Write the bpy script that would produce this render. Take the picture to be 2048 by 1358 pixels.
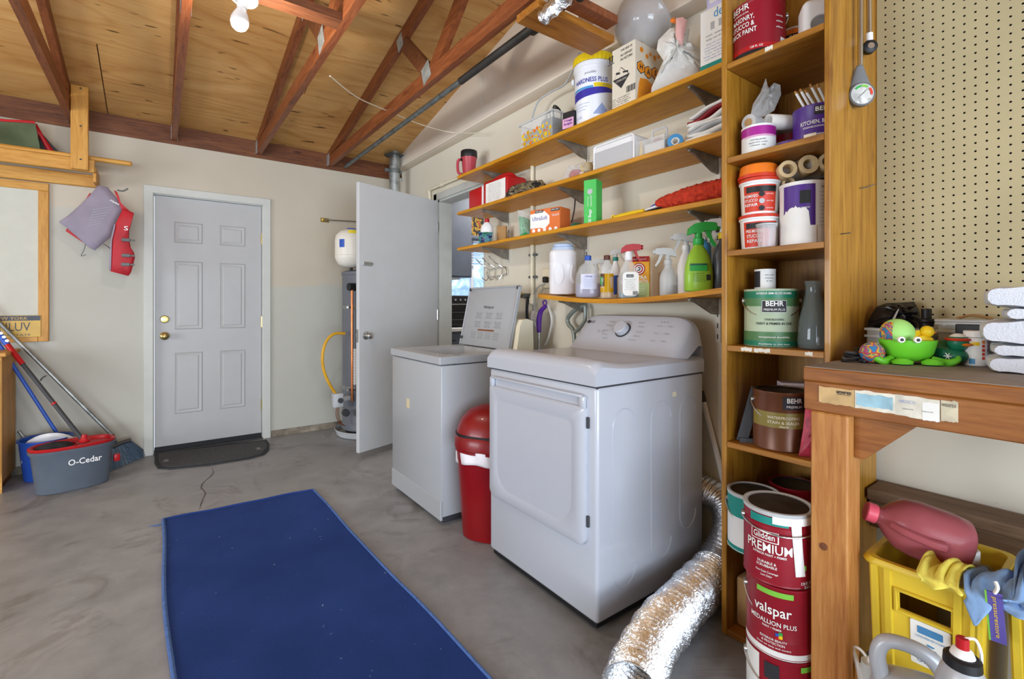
import bpy, bmesh, math, random
from mathutils import Vector, Matrix, Euler
random.seed(7)
for o in list(bpy.data.objects): bpy.data.objects.remove(o)
SC = bpy.context.scene
COL = SC.collection
R = math.radians
# ------------------------------------------------------------------ camera
F = 958.0; U0 = 1024.0; V0 = 610.0; H = 1.19; YAW = R(36.4)
cam_d = bpy.data.cameras.new('camera'); cam = bpy.data.objects.new('camera', cam_d)
COL.objects.link(cam); SC.camera = cam
cam_d.sensor_width = 36.0; cam_d.sensor_fit = 'HORIZONTAL'
cam_d.lens = F / 2048 * 36.0
cam_d.shift_y = -(679 - V0) / 2048
cam_d.clip_start = 0.02; cam_d.clip_end = 200
cam.location = (0, 0, H); cam.rotation_euler = (R(90), 0, -YAW)
# ------------------------------------------------------------------ light and exposure
w = bpy.data.worlds.new('sky'); SC.world = w; w.use_nodes = True
bg = w.node_tree.nodes['Background']
bg.inputs[0].default_value = (0.80, 0.90, 1.0, 1); bg.inputs[1].default_value = 0.8
def area(name, loc, target, sx, sy, power, col):
    l = bpy.data.lights.new(name, 'AREA'); l.shape = 'RECTANGLE'; l.size = sx; l.size_y = sy
    l.energy = power; l.color = col
    o = bpy.data.objects.new(name, l); COL.objects.link(o); o.location = loc
    o.rotation_euler = (Vector(target) - Vector(loc)).to_track_quat('-Z', 'Y').to_euler()
    return o
# daylight through the open garage door behind the camera and a window in the far left wall
area('garage_door_daylight', (-1.2, -4.6, 1.25), (0.0, 3.2, 1.6), 5.5, 2.2, 200, (0.70, 0.84, 1.0))
area('driveway_bounce_daylight', (-1.0, -4.4, 0.15), (0.2, 2.6, 3.0), 5.0, 1.6, 175, (0.84, 0.92, 1.0))
area('side_window_daylight', (-4.0, 2.0, 1.25), (1.2, 2.6, 3.0), 2.2, 1.2, 82, (0.86, 0.93, 1.0))
area('kitchen_ceiling_light', (3.2, 4.2, 2.45), (3.2, 4.2, 0), 0.9, 0.6, 15, (1.0, 0.95, 0.88))
vs = SC.view_settings
vs.view_transform = 'Standard'; vs.look = 'None'; vs.gamma = 1.0; vs.use_curve_mapping = False
vs.exposure = 0.56
# ------------------------------------------------------------------ geometry helpers
CF, SF = math.cos(YAW), math.sin(YAW)
def ray(u, v=V0):
    X = (u - U0) / F
    return Vector((SF + X * CF, CF - X * SF, (V0 - v) / F))
def P(u, v, x=None, y=None, z=None):
    d = ray(u, v)
    t = x / d.x if x is not None else (y / d.y if y is not None else (z - H) / d.z)
    return Vector((d.x * t, d.y * t, H + d.z * t))
def yx(u, x): return P(u, V0, x=x).y
def zv(v, x, y): return H + (V0 - v) / F * (SF * x + CF * y)
def mpp(x, y): return (SF * x + CF * y) / F

class MB:
    def __init__(s): s.v = []; s.f = []; s.m = []
    def add(s, vs, fs, mat=0, M=None):
        b = len(s.v)
        s.v += [tuple(M @ Vector(p)) if M else tuple(p) for p in vs]
        s.f += [tuple(b + i for i in f) for f in fs]; s.m += [mat] * len(fs)
        return s
    def box(s, x0, x1, y0, y1, z0, z1, mat=0, M=None):
        vs = [(x, y, z) for x in (x0, x1) for y in (y0, y1) for z in (z0, z1)]
        return s.add(vs, [(0,1,3,2),(4,6,7,5),(0,4,5,1),(2,3,7,6),(0,2,6,4),(1,5,7,3)], mat, M)
    def rbox(s, x0, x1, y0, y1, z0, z1, r=0.005, seg=2, mat=0, M=None, taper=1.0):
        bm = bmesh.new(); bmesh.ops.create_cube(bm, size=1)
        cx, cy, cz = (x0+x1)/2, (y0+y1)/2, (z0+z1)/2
        for v in bm.verts:
            k = taper if v.co.z < 0 else 1.0
            v.co = Vector((cx + v.co.x*(x1-x0)*k, cy + v.co.y*(y1-y0)*k, cz + v.co.z*(z1-z0)))
        if r > 0: bmesh.ops.bevel(bm, geom=bm.edges[:], offset=r, segments=seg, profile=0.5, affect='EDGES')
        bm.verts.index_update()
        s.add([v.co[:] for v in bm.verts], [[v.index for v in f.verts] for f in bm.faces], mat, M); bm.free()
        return s
    def cyl(s, p0, p1, r0, r1=None, n=16, caps=True, mat=0, M=None):
        p0, p1 = Vector(p0), Vector(p1); r1 = r0 if r1 is None else r1
        q = (p1 - p0).to_track_quat('Z', 'Y')
        vs = []
        for p, r in ((p0, r0), (p1, r1)):
            vs += [p + q @ Vector((r*math.cos(2*math.pi*i/n), r*math.sin(2*math.pi*i/n), 0)) for i in range(n)]
        fs = [(i, (i+1)%n, n+(i+1)%n, n+i) for i in range(n)]
        if caps: fs += [tuple(range(n-1, -1, -1)), tuple(range(n, 2*n))]
        return s.add(vs, fs, mat, M)
    def lathe(s, prof, n=24, mat=0, M=None, sx=1.0, sy=1.0, c=(0,0,0), a0=0.0, a1=None, caps=True, pw=2.0):
        full = a1 is None
        if tuple(prof[0]) == tuple(prof[-1]): caps = False
        a1 = a0 + 2*math.pi if full else a1
        k = n if full else n + 1
        vs = []
        for r, z in prof:
            for i in range(k):
                a = a0 + (a1 - a0) * i / n
                ca, sa = math.cos(a), math.sin(a)
                if pw != 2.0:
                    q = (abs(ca)**pw + abs(sa)**pw) ** (-1/pw); ca *= q; sa *= q
                vs.append((c[0] + r*sx*ca, c[1] + r*sy*sa, c[2] + z))
        fs = []
        for j in range(len(prof)-1):
            for i in range(n):
                i2 = (i+1) % k if full else i+1
                fs.append((j*k+i, j*k+i2, (j+1)*k+i2, (j+1)*k+i))
        if caps and full:
            if prof[0][0] > 1e-5: fs.append(tuple(range(k-1, -1, -1)))
            if prof[-1][0] > 1e-5: fs.append(tuple((len(prof)-1)*k + i for i in range(k)))
        return s.add(vs, fs, mat, M)
    def tube(s, pts, r, n=8, mat=0, M=None, smooth=0, caps=True, flat=1.0):
        pts = [Vector(p) for p in pts]
        if smooth: pts = spline(pts, smooth)
        rs = r if isinstance(r, (list, tuple)) else None
        vs = []; N = len(pts); up = None
        for i, p in enumerate(pts):
            t = (pts[min(i+1, N-1)] - pts[max(i-1, 0)]).normalized()
            if up is None:
                up = Vector((0,0,1)) if abs(t.z) < 0.9 else Vector((1,0,0))
            up = (up - t * up.dot(t))
            up = up.normalized() if up.length > 1e-6 else t.orthogonal().normalized()
            sd = t.cross(up)
            if rs:
                x = i/(N-1)*(len(rs)-1); j = min(int(x), len(rs)-2); rr = rs[j] + (rs[j+1]-rs[j])*(x-j)
            else: rr = r
            vs += [p + (up*math.cos(2*math.pi*k/n)*flat + sd*math.sin(2*math.pi*k/n))*rr for k in range(n)]
        fs = [(i*n+k, i*n+(k+1)%n, (i+1)*n+(k+1)%n, (i+1)*n+k) for i in range(N-1) for k in range(n)]
        if caps: fs += [tuple(range(n-1, -1, -1)), tuple((N-1)*n + k for k in range(n))]
        return s.add(vs, fs, mat, M)
    def prism(s, poly, d0, d1, axis='y', mat=0, M=None):
        def mk(a, b, d): return {'x': (d, a, b), 'y': (a, d, b), 'z': (a, b, d)}[axis]
        n = len(poly)
        vs = [mk(a, b, d0) for a, b in poly] + [mk(a, b, d1) for a, b in poly]
        fs = [tuple(range(n)), tuple(range(2*n-1, n-1, -1))] + [(i, (i+1)%n, n+(i+1)%n, n+i) for i in range(n)]
        return s.add(vs, fs, mat, M)
    def grid(s, fn, nu, nv, mat=0, M=None, closed_u=False):
        vs = [fn(i/nu, j/nv) for j in range(nv+1) for i in range(nu + (0 if closed_u else 1))]
        k = nu if closed_u else nu+1
        fs = [(j*k+i, j*k+(i+1)%k, (j+1)*k+(i+1)%k, (j+1)*k+i) for j in range(nv) for i in range(nu)]
        return s.add(vs, fs, mat, M)
    def build(s, name, mat, parent=None, ang=35, loc=None, solid=0.0):
        me = bpy.data.meshes.new(name); me.from_pydata(s.v, [], s.f); me.validate()
        mats = mat if isinstance(mat, (list, tuple)) else [mat]
        for m in mats: me.materials.append(M_(m))
        if len(mats) > 1 and len(me.polygons) == len(s.m): me.polygons.foreach_set('material_index', s.m)
        bm = bmesh.new(); bm.from_mesh(me)
        bmesh.ops.recalc_face_normals(bm, faces=bm.faces); bm.to_mesh(me); bm.free()
        me.polygons.foreach_set('use_smooth', [True]*len(me.polygons))
        me.set_sharp_from_angle(angle=R(ang)); me.update()
        o = bpy.data.objects.new(name, me); COL.objects.link(o)
        if parent: o.parent = parent
        if loc: o.location = loc
        if solid:
            md = o.modifiers.new('solid', 'SOLIDIFY'); md.thickness = solid; md.offset = 0
        return o
def spline(pts, k):
    out = []; n = len(pts)
    for i in range(n-1):
        p0, p1, p2, p3 = pts[max(i-1,0)], pts[i], pts[i+1], pts[min(i+2,n-1)]
        for j in range(k):
            t = j/k
            out.append(0.5*((2*p1) + (p2-p0)*t + (2*p0-5*p1+4*p2-p3)*t*t + (3*p1-p0-3*p2+p3)*t**3))
    return out + [pts[-1]]
def thing(name, label, cat, loc=(0,0,0), rz=0, group=None, rx=0, ry=0):
    o = bpy.data.objects.new(name, None); COL.objects.link(o); o.empty_display_size = 0.05
    o.location = loc; o.rotation_euler = (R(rx), R(ry), R(rz)); tag(o, label, cat, group); return o
def tag(o, label=None, cat=None, group=None, kind=None):
    if label: o['label'] = label
    if cat: o['category'] = cat
    if group: o['group'] = group
    if kind: o['kind'] = kind
    return o
def struct(o, label=None, cat=None): return tag(o, label, cat, None, 'structure')
def copy_tree(o, parent=None):
    c = o.copy(); COL.objects.link(c)
    if parent: c.parent = parent
    for ch in list(o.children): copy_tree(ch, c)
    return c
TXT = {}
def text_mesh(s, size, bold=0.0):
    k = (s, bold)
    if k not in TXT:
        c = bpy.data.curves.new('lettering', 'FONT'); c.body = s; c.align_x = 'CENTER'; c.align_y = 'CENTER'
        c.size = 1.0; c.offset = bold; c.resolution_u = 2; c.fill_mode = 'FRONT'
        o = bpy.data.objects.new('lettering', c); COL.objects.link(o)
        dg = bpy.context.evaluated_depsgraph_get(); me = bpy.data.meshes.new_from_object(o.evaluated_get(dg))
        TXT[k] = ([tuple(v.co) for v in me.vertices], [tuple(p.vertices) for p in me.polygons])
        bpy.data.objects.remove(o); bpy.data.curves.remove(c); bpy.data.meshes.remove(me)
    return TXT[k]
def text(s, size, mat, parent, M=None, r=None, z=0.0, ang=0.0, sx=1.0, bold=0.0, eps=0.0012, flatd=0.0, name='lettering', width=None, rfn=None):
    """lettering on local -Y face (M places the XZ text plane) or wrapped round a cylinder of radius r"""
    vs, fs = text_mesh(s, size, bold)
    if not vs: return None
    if width:
        w0 = max(v[0] for v in vs) - min(v[0] for v in vs); sx = width / (w0 * size)
    out = []
    for x, y, _ in vs:
        x *= size * sx; y *= size
        if r or rfn:
            rr = r if r else rfn(z + y)
            a = x / rr + ang
            out.append(((rr+eps)*math.sin(a), -(rr+eps)*math.cos(a), z + y))
        else: out.append((x, -eps, y))
    b = MB(); b.add(out, fs, 0, M)
    o = b.build(name, mat, parent); return o
# ------------------------------------------------------------------ materials
MATS = {}
def lin(c):
    if isinstance(c, str): c = tuple(int(c[i:i+2], 16) for i in (0, 2, 4))
    return tuple(((x/255)/12.92 if x/255 <= 0.04045 else ((x/255+0.055)/1.055)**2.4) for x in c) + (1.0,)
def M_(m):
    if not isinstance(m, str): return m
    if m not in MATS: raise KeyError(m)
    return MATS[m]
class NT:
    def __init__(s, name):
        s.m = bpy.data.materials.new(name); s.m.use_nodes = True; s.t = s.m.node_tree; s.n = s.t.nodes
        s.b = s.n['Principled BSDF']; MATS[name] = s.m
    def node(s, typ, **kw):
        n = s.n.new(typ)
        for k, v in kw.items():
            if k in n.inputs: n.inputs[k].default_value = v
            else: setattr(n, k, v)
        return n
    def link(s, a, b): s.t.links.new(a, b)
    def coord(s, scale=(1,1,1), rnd=True, out='Object'):
        tc = s.node('ShaderNodeTexCoord'); mp = s.node('ShaderNodeMapping'); mp.inputs['Scale'].default_value = scale
        s.link(tc.outputs[out], mp.inputs['Vector'])
        if rnd:
            oi = s.node('ShaderNodeObjectInfo'); ml = s.node('ShaderNodeMath', operation='MULTIPLY'); ml.inputs[1].default_value = 37.0
            s.link(oi.outputs['Random'], ml.inputs[0]); cb = s.node('ShaderNodeCombineXYZ')
            for i in range(3): s.link(ml.outputs[0], cb.inputs[i])
            s.link(cb.outputs[0], mp.inputs['Location'])
        return mp.outputs['Vector']
    def noise(s, vec, scale, detail=3, rough=0.55, dist=0.0):
        n = s.node('ShaderNodeTexNoise'); n.inputs['Scale'].default_value = scale; n.inputs['Detail'].default_value = detail
        n.inputs['Roughness'].default_value = rough; n.inputs['Distortion'].default_value = dist
        s.link(vec, n.inputs['Vector']); return n.outputs['Fac']
    def ramp(s, fac, stops):
        r = s.node('ShaderNodeValToRGB'); e = r.color_ramp.elements
        while len(e) < len(stops): e.new(0.5)
        for i, (p, c) in enumerate(stops):
            e[i].position = p; e[i].color = c if len(c) == 4 and not isinstance(c, str) else lin(c)
        s.link(fac, r.inputs[0]); return r.outputs['Color']
    def mix(s, fac, a, b, typ='MIX'):
        x = s.node('ShaderNodeMix', data_type='RGBA', blend_type=typ)
        for sock, val in ((x.inputs[0], fac), (x.inputs[6], a), (x.inputs[7], b)):
            if hasattr(val, 'is_output'): s.link(val, sock)
            else: sock.default_value = val
        return x.outputs[2]
    def bump(s, fac, strength=0.2, dist=0.01):
        b = s.node('ShaderNodeBump'); b.inputs['Strength'].default_value = strength; b.inputs['Distance'].default_value = dist
        s.link(fac, b.inputs['Height']); s.link(b.outputs[0], s.b.inputs['Normal'])
    def set(s, rough=0.5, metal=0.0, spec=0.5, trans=0.0, ior=1.45, alpha=1.0, coat=0.0):
        i = s.b.inputs; i['Roughness'].default_value = rough; i['Metallic'].default_value = metal
        i['Specular IOR Level'].default_value = spec; i['Transmission Weight'].default_value = trans; i['IOR'].default_value = ior
        i['Alpha'].default_value = alpha; i['Coat Weight'].default_value = coat
    def color(s, c):
        if hasattr(c, 'is_output'): s.link(c, s.b.inputs['Base Color'])
        else: s.b.inputs['Base Color'].default_value = c
def mat(name, col, rough=0.5, metal=0.0, var=0.06, sc=8.0, bump=0.0, bsc=60.0, trans=0.0, ior=1.45, alpha=1.0, coat=0.0, spec=0.5):
    t = NT(name); t.set(rough, metal, spec, trans, ior, alpha, coat)
    c = lin(col); v = t.coord((1,1,1))
    if var:
        f = t.noise(v, sc)
        lo = tuple(x*(1-var*2) for x in c[:3]) + (1,); hi = tuple(min(1, x*(1+var*2)) for x in c[:3]) + (1,)
        t.color(t.ramp(f, [(0.3, lo), (0.7, hi)]))
    else: t.color(c)
    if bump: t.bump(t.noise(v, bsc, 4), bump, 0.004)
    return t.m
def wood(name, c0, c1, c2, axis='y', sc=1.0, rough=0.5, knots=True, stretch=12.0, coat=0.0):
    t = NT(name); t.set(rough, coat=coat)
    k = {'x': (1, stretch, stretch), 'y': (stretch, 1, stretch), 'z': (stretch, stretch, 1)}[axis]
    v = t.coord(tuple(a*sc for a in k))
    f = t.noise(v, 2.2, 6, 0.6, 1.2); g = t.noise(v, 14.0, 3, 0.6, 0.3)
    col = t.ramp(f, [(0.30, c0), (0.5, c1), (0.72, c2)])
    col = t.mix(0.35, col, t.ramp(g, [(0.35, c0), (0.65, c2)]))
    if knots:
        kv = t.coord({'x': (3, 9, 9), 'y': (9, 3, 9), 'z': (9, 9, 3)}[axis])
        vo = t.node('ShaderNodeTexVoronoi'); vo.inputs['Scale'].default_value = 0.8; t.link(kv, vo.inputs['Vector'])
        col = t.mix(t.ramp(vo.outputs['Distance'], [(0.05, (1,1,1,1)), (0.13, (0,0,0,1))]), col, lin(c0))
    t.color(col); t.bump(g, 0.12, 0.003)
    return t.m
# surfaces ---------------------------------------------------------------
def m_floor():
    t = NT('concrete'); t.set(0.42, spec=0.45); v = t.coord(rnd=False)
    a = t.noise(v, 0.9, 5, 0.6, 0.6); b = t.noise(v, 5.0, 5, 0.65); c = t.noise(v, 38.0, 3)
    col = t.ramp(a, [(0.32, '777b81'), (0.5, '91959b'), (0.68, 'a3a6aa')])
    col = t.mix(0.45, col, t.ramp(b, [(0.3, '7a7876'), (0.6, 'a3a3a5')]))
    st = t.noise(v, 2.3, 4, 0.7, 1.5)
    col = t.mix(t.ramp(st, [(0.54, (0,0,0,1)), (0.74, (.75,.75,.75,1))]), col, lin('615a52'))
    col = t.mix(t.ramp(c, [(0.70, (0,0,0,1)), (0.80, (.5,.5,.5,1))]), col, lin('cfcac2'))
    t.color(col)
    rr = t.ramp(b, [(0.3, (.30,.30,.30,1)), (0.7, (.52,.52,.52,1))]); t.link(rr, t.b.inputs['Roughness'])
    t.bump(c, 0.05, 0.002)
m_floor()
def m_wall(name, top, low, zc, xlo):
    t = NT(name); t.set(0.85, spec=0.25); v = t.coord(rnd=False)
    tc = t.node('ShaderNodeTexCoord'); sp = t.node('ShaderNodeSeparateXYZ'); t.link(tc.outputs['Object'], sp.inputs[0])
    n = t.noise(v, 6.0, 5, 0.7); b = t.noise(v, 1.3, 3); dn = t.noise(v, 45.0, 2)
    # a newer cream coat rolled over the lower part of an older beige one, its upper edge ragged
    m1 = t.node('ShaderNodeMath', operation='MULTIPLY_ADD'); t.link(n, m1.inputs[0]); m1.inputs[1].default_value = 0.16
    t.link(sp.outputs['Z'], m1.inputs[2])
    if xlo:
        mx = t.node('ShaderNodeMapRange'); mx.inputs[1].default_value = -0.1; mx.inputs[2].default_value = 0.6; mx.inputs[3].default_value = -0.55; mx.inputs[4].default_value = 0.0
        t.link(sp.outputs['X'], mx.inputs[0]); ad = t.node('ShaderNodeMath', operation='ADD'); t.link(m1.outputs[0], ad.inputs[0]); t.link(mx.outputs[0], ad.inputs[1]); m1 = ad
    edge = t.node('ShaderNodeMapRange'); edge.inputs[1].default_value = zc + 0.07; edge.inputs[2].default_value = zc + 0.10
    t.link(m1.outputs[0], edge.inputs[0])
    col = t.mix(edge.outputs[0], lin(low), lin(top))
    sc = t.ramp(t.noise(v, 3.1, 6, 0.75, 0.8), [(0.66, (0,0,0,1)), (0.80, (.35,.35,.35,1))])
    col = t.mix(sc, col, lin('b59a78'))
    col = t.mix(t.ramp(dn, [(0.765, (0,0,0,1)), (0.80, (.6,.6,.6,1))]), col, lin('8f8374'))
    col = t.mix(0.10, col, t.ramp(b, [(0.35, 'cfc4b4'), (0.65, 'fff8ec')]))
    t.color(col); t.bump(t.noise(v, 90, 2), 0.06, 0.002)
m_wall('paint_back', 'bcb2a0', 'b3b2a8', 1.36, 1)
m_wall('paint_right', 'dfd7c6', 'dfd8c6', 2.45, 0)
m_wall('paint_gable', 'f0e5d6', 'f0e5d6', 0.5, 0)
def m_ply():
    t = NT('plywood'); t.set(0.62, spec=0.3)
    # rotary cut veneer: contour lines of a stretched noise field make the cathedral figure
    h = t.noise(t.coord((0.42, 1.7, 1.7)), 1.15, 2, 0.4, 0.35)
    m1 = t.node('ShaderNodeMath', operation='MULTIPLY'); t.link(h, m1.inputs[0]); m1.inputs[1].default_value = 26.0
    fr = t.node('ShaderNodeMath', operation='PINGPONG'); t.link(m1.outputs[0], fr.inputs[0]); fr.inputs[1].default_value = 1.0
    col = t.ramp(fr.outputs[0], [(0.0, 'b9803f'), (0.35, 'd09c58'), (1.0, 'd9aa6a')])
    ds = t.noise(t.coord((0.7, 2.6, 2.6)), 1.7, 4, 0.6, 0.6)
    col = t.mix(0.45, col, t.ramp(ds, [(0.3, 'a9713a'), (0.5, 'cd9a5a'), (0.72, 'e2b880')]))
    fine = t.noise(t.coord((1.5, 26.0, 26.0)), 4, 4)
    col = t.mix(0.22, col, t.ramp(fine, [(0.3, 'a8713a'), (0.7, 'e0b47c')]))
    kn = t.noise(t.coord((2.6, 15.0, 15.0)), 2.1, 2, 0.4, 0.3)
    col = t.mix(t.ramp(kn, [(0.685, (0,0,0,1)), (0.73, (.85,.85,.85,1))]), col, lin('4a2a12'))
    t.color(col); t.bump(fine, 0.05, 0.003)
m_ply()
wood('truss_wood', '5a2812', '80431f', '995a34', 'y', 1.0, 0.5)
wood('beam_dark', '4a2612', '6b3c20', '85512f', 'x', 1.0, 0.6)
wood('beam_orange', '7a4510', 'a3661e', 'b97c30', 'x', 0.8, 0.5)
wood('pine', 'a3681f', 'c9903c', 'd8a652', 'x', 0.7, 0.5)
wood('pine_z', 'a3681f', 'c48b39', 'd5a14e', 'z', 0.7, 0.5)
wood('shelf_wood', 'ae6c0a', 'cf8f15', 'e0a322', 'y', 0.7, 0.45)
wood('unit_wood', '7c4b10', 'a6721f', 'ba8731', 'z', 0.6, 0.42, coat=0.15)
wood('unit_wood_y', '7d4a12', 'a26a22', 'b57f33', 'y', 0.6, 0.42, coat=0.1)
wood('bench_wood', '6b3a12', '93561d', 'a86c30', 'y', 0.7, 0.5)
wood('leg_wood', '9a5a24', 'b87a3c', 'cd9556', 'z', 0.7, 0.55)
wood('ledge_wood', '5e4632', '7a624c', '8d7660', 'y', 0.8, 0.75)
mat('bench_top', '8a7f78', 0.7, var=0.12, sc=9)
mat('door_white', 'afaeae', 0.45, var=0.01)
mat('door_white2', 'c4c5c6', 0.5, var=0.01)
mat('trim_white', 'c4c5bf', 0.55, var=0.02)
mat('rubber_black', '1b1c20', 0.7)
mat('black', '17171a', 0.5, var=0.03)
mat('black_gloss', '141418', 0.2, var=0.0)
mat('dark_grey', '3b3c40', 0.55)
mat('mid_grey', '77797c', 0.5)
mat('lt_grey', 'b9bbbd', 0.5)
mat('white', 'efeff0', 0.4, var=0.01)
mat('white_matte', 'ebe9e4', 0.8, var=0.02)
mat('cream', 'e9e1c8', 0.5, var=0.02)
mat('galv', 'a3a7a6', 0.42, 0.75, var=0.2, sc=14)
mat('galv_dark', '6f7473', 0.5, 0.6, var=0.2, sc=14)
mat('gusset', 'a9b0ae', 0.5, 0.5, var=0.15, sc=30)
mat('steel', 'c9cbcc', 0.25, 1.0, var=0.05)
mat('brass', 'b9a56a', 0.25, 1.0, var=0.05)
mat('chrome', 'd8d8d8', 0.12, 1.0, var=0.0)
mat('copper', 'b0683f', 0.3, 0.9, var=0.1)
mat('iron_black', '3a3836', 0.55, 0.4, var=0.15)
mat('red', 'b3121c', 0.4, var=0.04)
mat('dark_red', '8c1420', 0.4, var=0.04)
mat('orange', 'ec7a1c', 0.45, var=0.03)
mat('yellow', 'f0c91c', 0.45, var=0.03)
mat('green', '2faa4c', 0.45, var=0.03)
mat('blue', '2a56b8', 0.4, var=0.03)
mat('purple', '5b2a94', 0.4, var=0.03)
mat('teal', '1f8a80', 0.4, var=0.03)
mat('ink', '2a2a30', 0.6, var=0)
mat('ink_grey', '8b8c92', 0.6, var=0)
mat('paper', 'f1f0ec', 0.7, var=0.02)
mat('clear', 'ffffff', 0.05, var=0, trans=0.96, ior=1.2)
mat('clear_thin', 'eef1f2', 0.12, var=0, alpha=0.30, coat=0.3)
mat('glass_smoke', '74807f', 0.05, var=0, alpha=0.32, coat=0.6)
mat('frost', 'dfe2e4', 0.35, var=0.02, alpha=0.62)

Y_B = 4.75; X_R = 2.06; Z_T = 2.49; X_G = 1.96; SL = 0.22; Z_E = 2.65
Y_R = 0.9
def zroof(y): return Z_E + SL * (Y_B - y) if y > Y_R else Z_E + SL * (Y_B - Y_R) - SL * (Y_R - y)
# floor ------------------------------------------------------------------
b = MB(); b.box(-4.2, X_R + 0.15, -7.0, Y_B + 0.15, -0.12, 0.0)
fl = struct(b.build('floor', 'concrete'), 'worn grey brown concrete garage floor slab', 'floor')
mat('crack', '4e463f', 0.9, var=0.1)
def crack(pts, w0):
    b = MB(); q = [P(u, v, z=0.0015) for u, v in pts]
    vs = []
    for i, p in enumerate(q):
        w_ = w0 * (0.4 + 0.6 * random.random()) * (1 if 0 < i < len(q)-1 else 0.2)
        vs += [p + Vector((-w_, 0, 0)), p + Vector((w_, 0, 0))]
    b.add(vs, [(2*i, 2*i+1, 2*i+3, 2*i+2) for i in range(len(q)-1)]); b.build('floor_crack', 'crack', fl)
crack([(424,934),(427,945),(421,953),(412,960),(404,968),(402,976),(408,981),(411,987),(406,997),(402,1008),(399,1019)], 0.004)
# back wall with a door opening --------------------------------------------
DX0, DX1, DZ1 = -0.035, 0.745, 2.075
b = MB()
b.box(-4.2, DX0-0.02, Y_B, Y_B+0.12, 0.06, Z_T); b.box(DX1+0.02, X_R+0.14, Y_B, Y_B+0.12, 0.06, Z_T)
b.box(DX0-0.02, DX1+0.02, Y_B, Y_B+0.12, DZ1+0.02, Z_T)
struct(b.build('wall_back', 'paint_back'), 'cream and beige painted back wall of the garage', 'wall')
b = MB(); b.box(-4.2, DX0-0.02, Y_B+0.012, Y_B+0.12, 0, 0.06); b.box(DX1+0.02, X_R+0.14, Y_B+0.012, Y_B+0.12, 0, 0.06)
mat('concrete_dark', '8b7f6f', 0.85, var=0.25, sc=10)
struct(b.build('baseboard_back', 'concrete_dark'), 'bare concrete curb under the back wall', 'curb')
b = MB(); b.box(-4.2, X_G, Y_B-0.004, Y_B+0.12, Z_T, Z_T+0.03)
struct(b.build('trim_1', 'beam_dark'), 'dark wooden top plate running along the back wall', 'top plate')
# right wall with a doorway and the set-forward gable above it
OY0, OY1, OZ1 = 3.15, 3.935, 2.15
b = MB()
b.box(X_R, X_R+0.12, -3.0, OY0, 0, 2.60); b.box(X_R, X_R+0.12, OY1, Y_B, 0, 2.60); b.box(X_R, X_R+0.12, OY0, OY1, OZ1, 2.60)
struct(b.build('wall_right', 'paint_right'), 'beige plaster lower right wall behind the shelves', 'wall')
b = MB(); yb_ = Y_B - .002
b.prism([(-3.0, 2.601), (-3.0, zroof(-3.0)+.02), (Y_R, zroof(Y_R)+.02), (yb_, zroof(yb_)+.02), (yb_, 2.601)], X_G, X_R+.12, 'x')
struct(b.build('wall_gable', 'paint_gable'), 'beige plaster gable above the right wall', 'wall')
b = MB(); b.rbox(X_G-.008, X_R, -2.99, yb_, 2.576, 2.599, .006, 2)
struct(b.build('trim_8', 'paint_gable'), 'narrow plaster ledge between right wall and gable', 'ledge')
# joint compound dabs over the gable screws
mat('plaster', 'ebe6dc', 0.9, var=0.03)
dabs = MB()
for u, v, s_ in ((1026,127,.05), (962,163,.045), (962,204,.04), (1015,172,.03)):
    p = P(u, v, x=X_G - 0.001); n = 14
    ring = [(p.x-0.002, p.y + s_*(0.7+0.35*random.random())*math.cos(6.283*i/n)*0.7, p.z + s_*(0.8+0.3*random.random())*math.sin(6.283*i/n)) for i in range(n)]
    dabs.add(ring + [(p.x-0.004, p.y, p.z)], [(i, (i+1)%n, n) for i in range(n)])
wr = bpy.data.objects['wall_gable']; dabs.build('plaster_patch', 'plaster', wr)
# ceiling of plywood sheets -------------------------------------------------
b = MB(); y_r = Y_R
for y0, y1 in ((y_r, Y_B+0.5), (-3.2, y_r)):
    b.add([(-4.2,y0,zroof(y0)+.03),(X_R+.2,y0,zroof(y0)+.03),(X_R+.2,y1,zroof(y1)+.03),(-4.2,y1,zroof(y1)+.03)], [(0,1,2,3)])
    b.add([(-4.2,y0,zroof(y0)+.05),(X_R+.2,y0,zroof(y0)+.05),(X_R+.2,y1,zroof(y1)+.05),(-4.2,y1,zroof(y1)+.05)], [(3,2,1,0)])
ce = struct(b.build('ceiling', 'beam_dark'), 'bare pitched plywood roof underside of the garage', 'ceiling')
rows = [Y_B+0.10, 3.96, 2.74, 1.52, Y_R]
sheets = {}
for j in range(4):
    for xi in range(-3, 2):
        x0 = -0.31 + xi*2.44 + (1.22 if j % 2 else 0); x1 = min(x0 + 2.434, X_R+0.1)
        if x1 < -3.0 or x0 > X_R: continue
        ya, yb = rows[j] - 0.003, rows[j+1] + 0.003
        b = MB(); vs = []
        for dz in (0, 0.016):
            vs += [(x, y, zroof(y)+dz) for x, y in ((x0,ya),(x1,ya),(x1,yb),(x0,yb))]
        b.add(vs, [(0,1,2,3),(7,6,5,4),(0,4,5,1),(1,5,6,2),(2,6,7,3),(3,7,4,0)]); b.build('plywood_sheet', 'plywood', ce)
b = MB(); vs = []
for dz in (0, 0.016): vs += [(x, y, zroof(y)+dz) for x, y in ((-4.2,Y_R),(X_R+.1,Y_R),(X_R+.1,-3.2),(-4.2,-3.2))]
b.add(vs, [(0,1,2,3),(7,6,5,4),(0,4,5,1),(1,5,6,2),(2,6,7,3),(3,7,4,0)]); b.build('plywood_sheet', 'plywood', ce)
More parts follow.
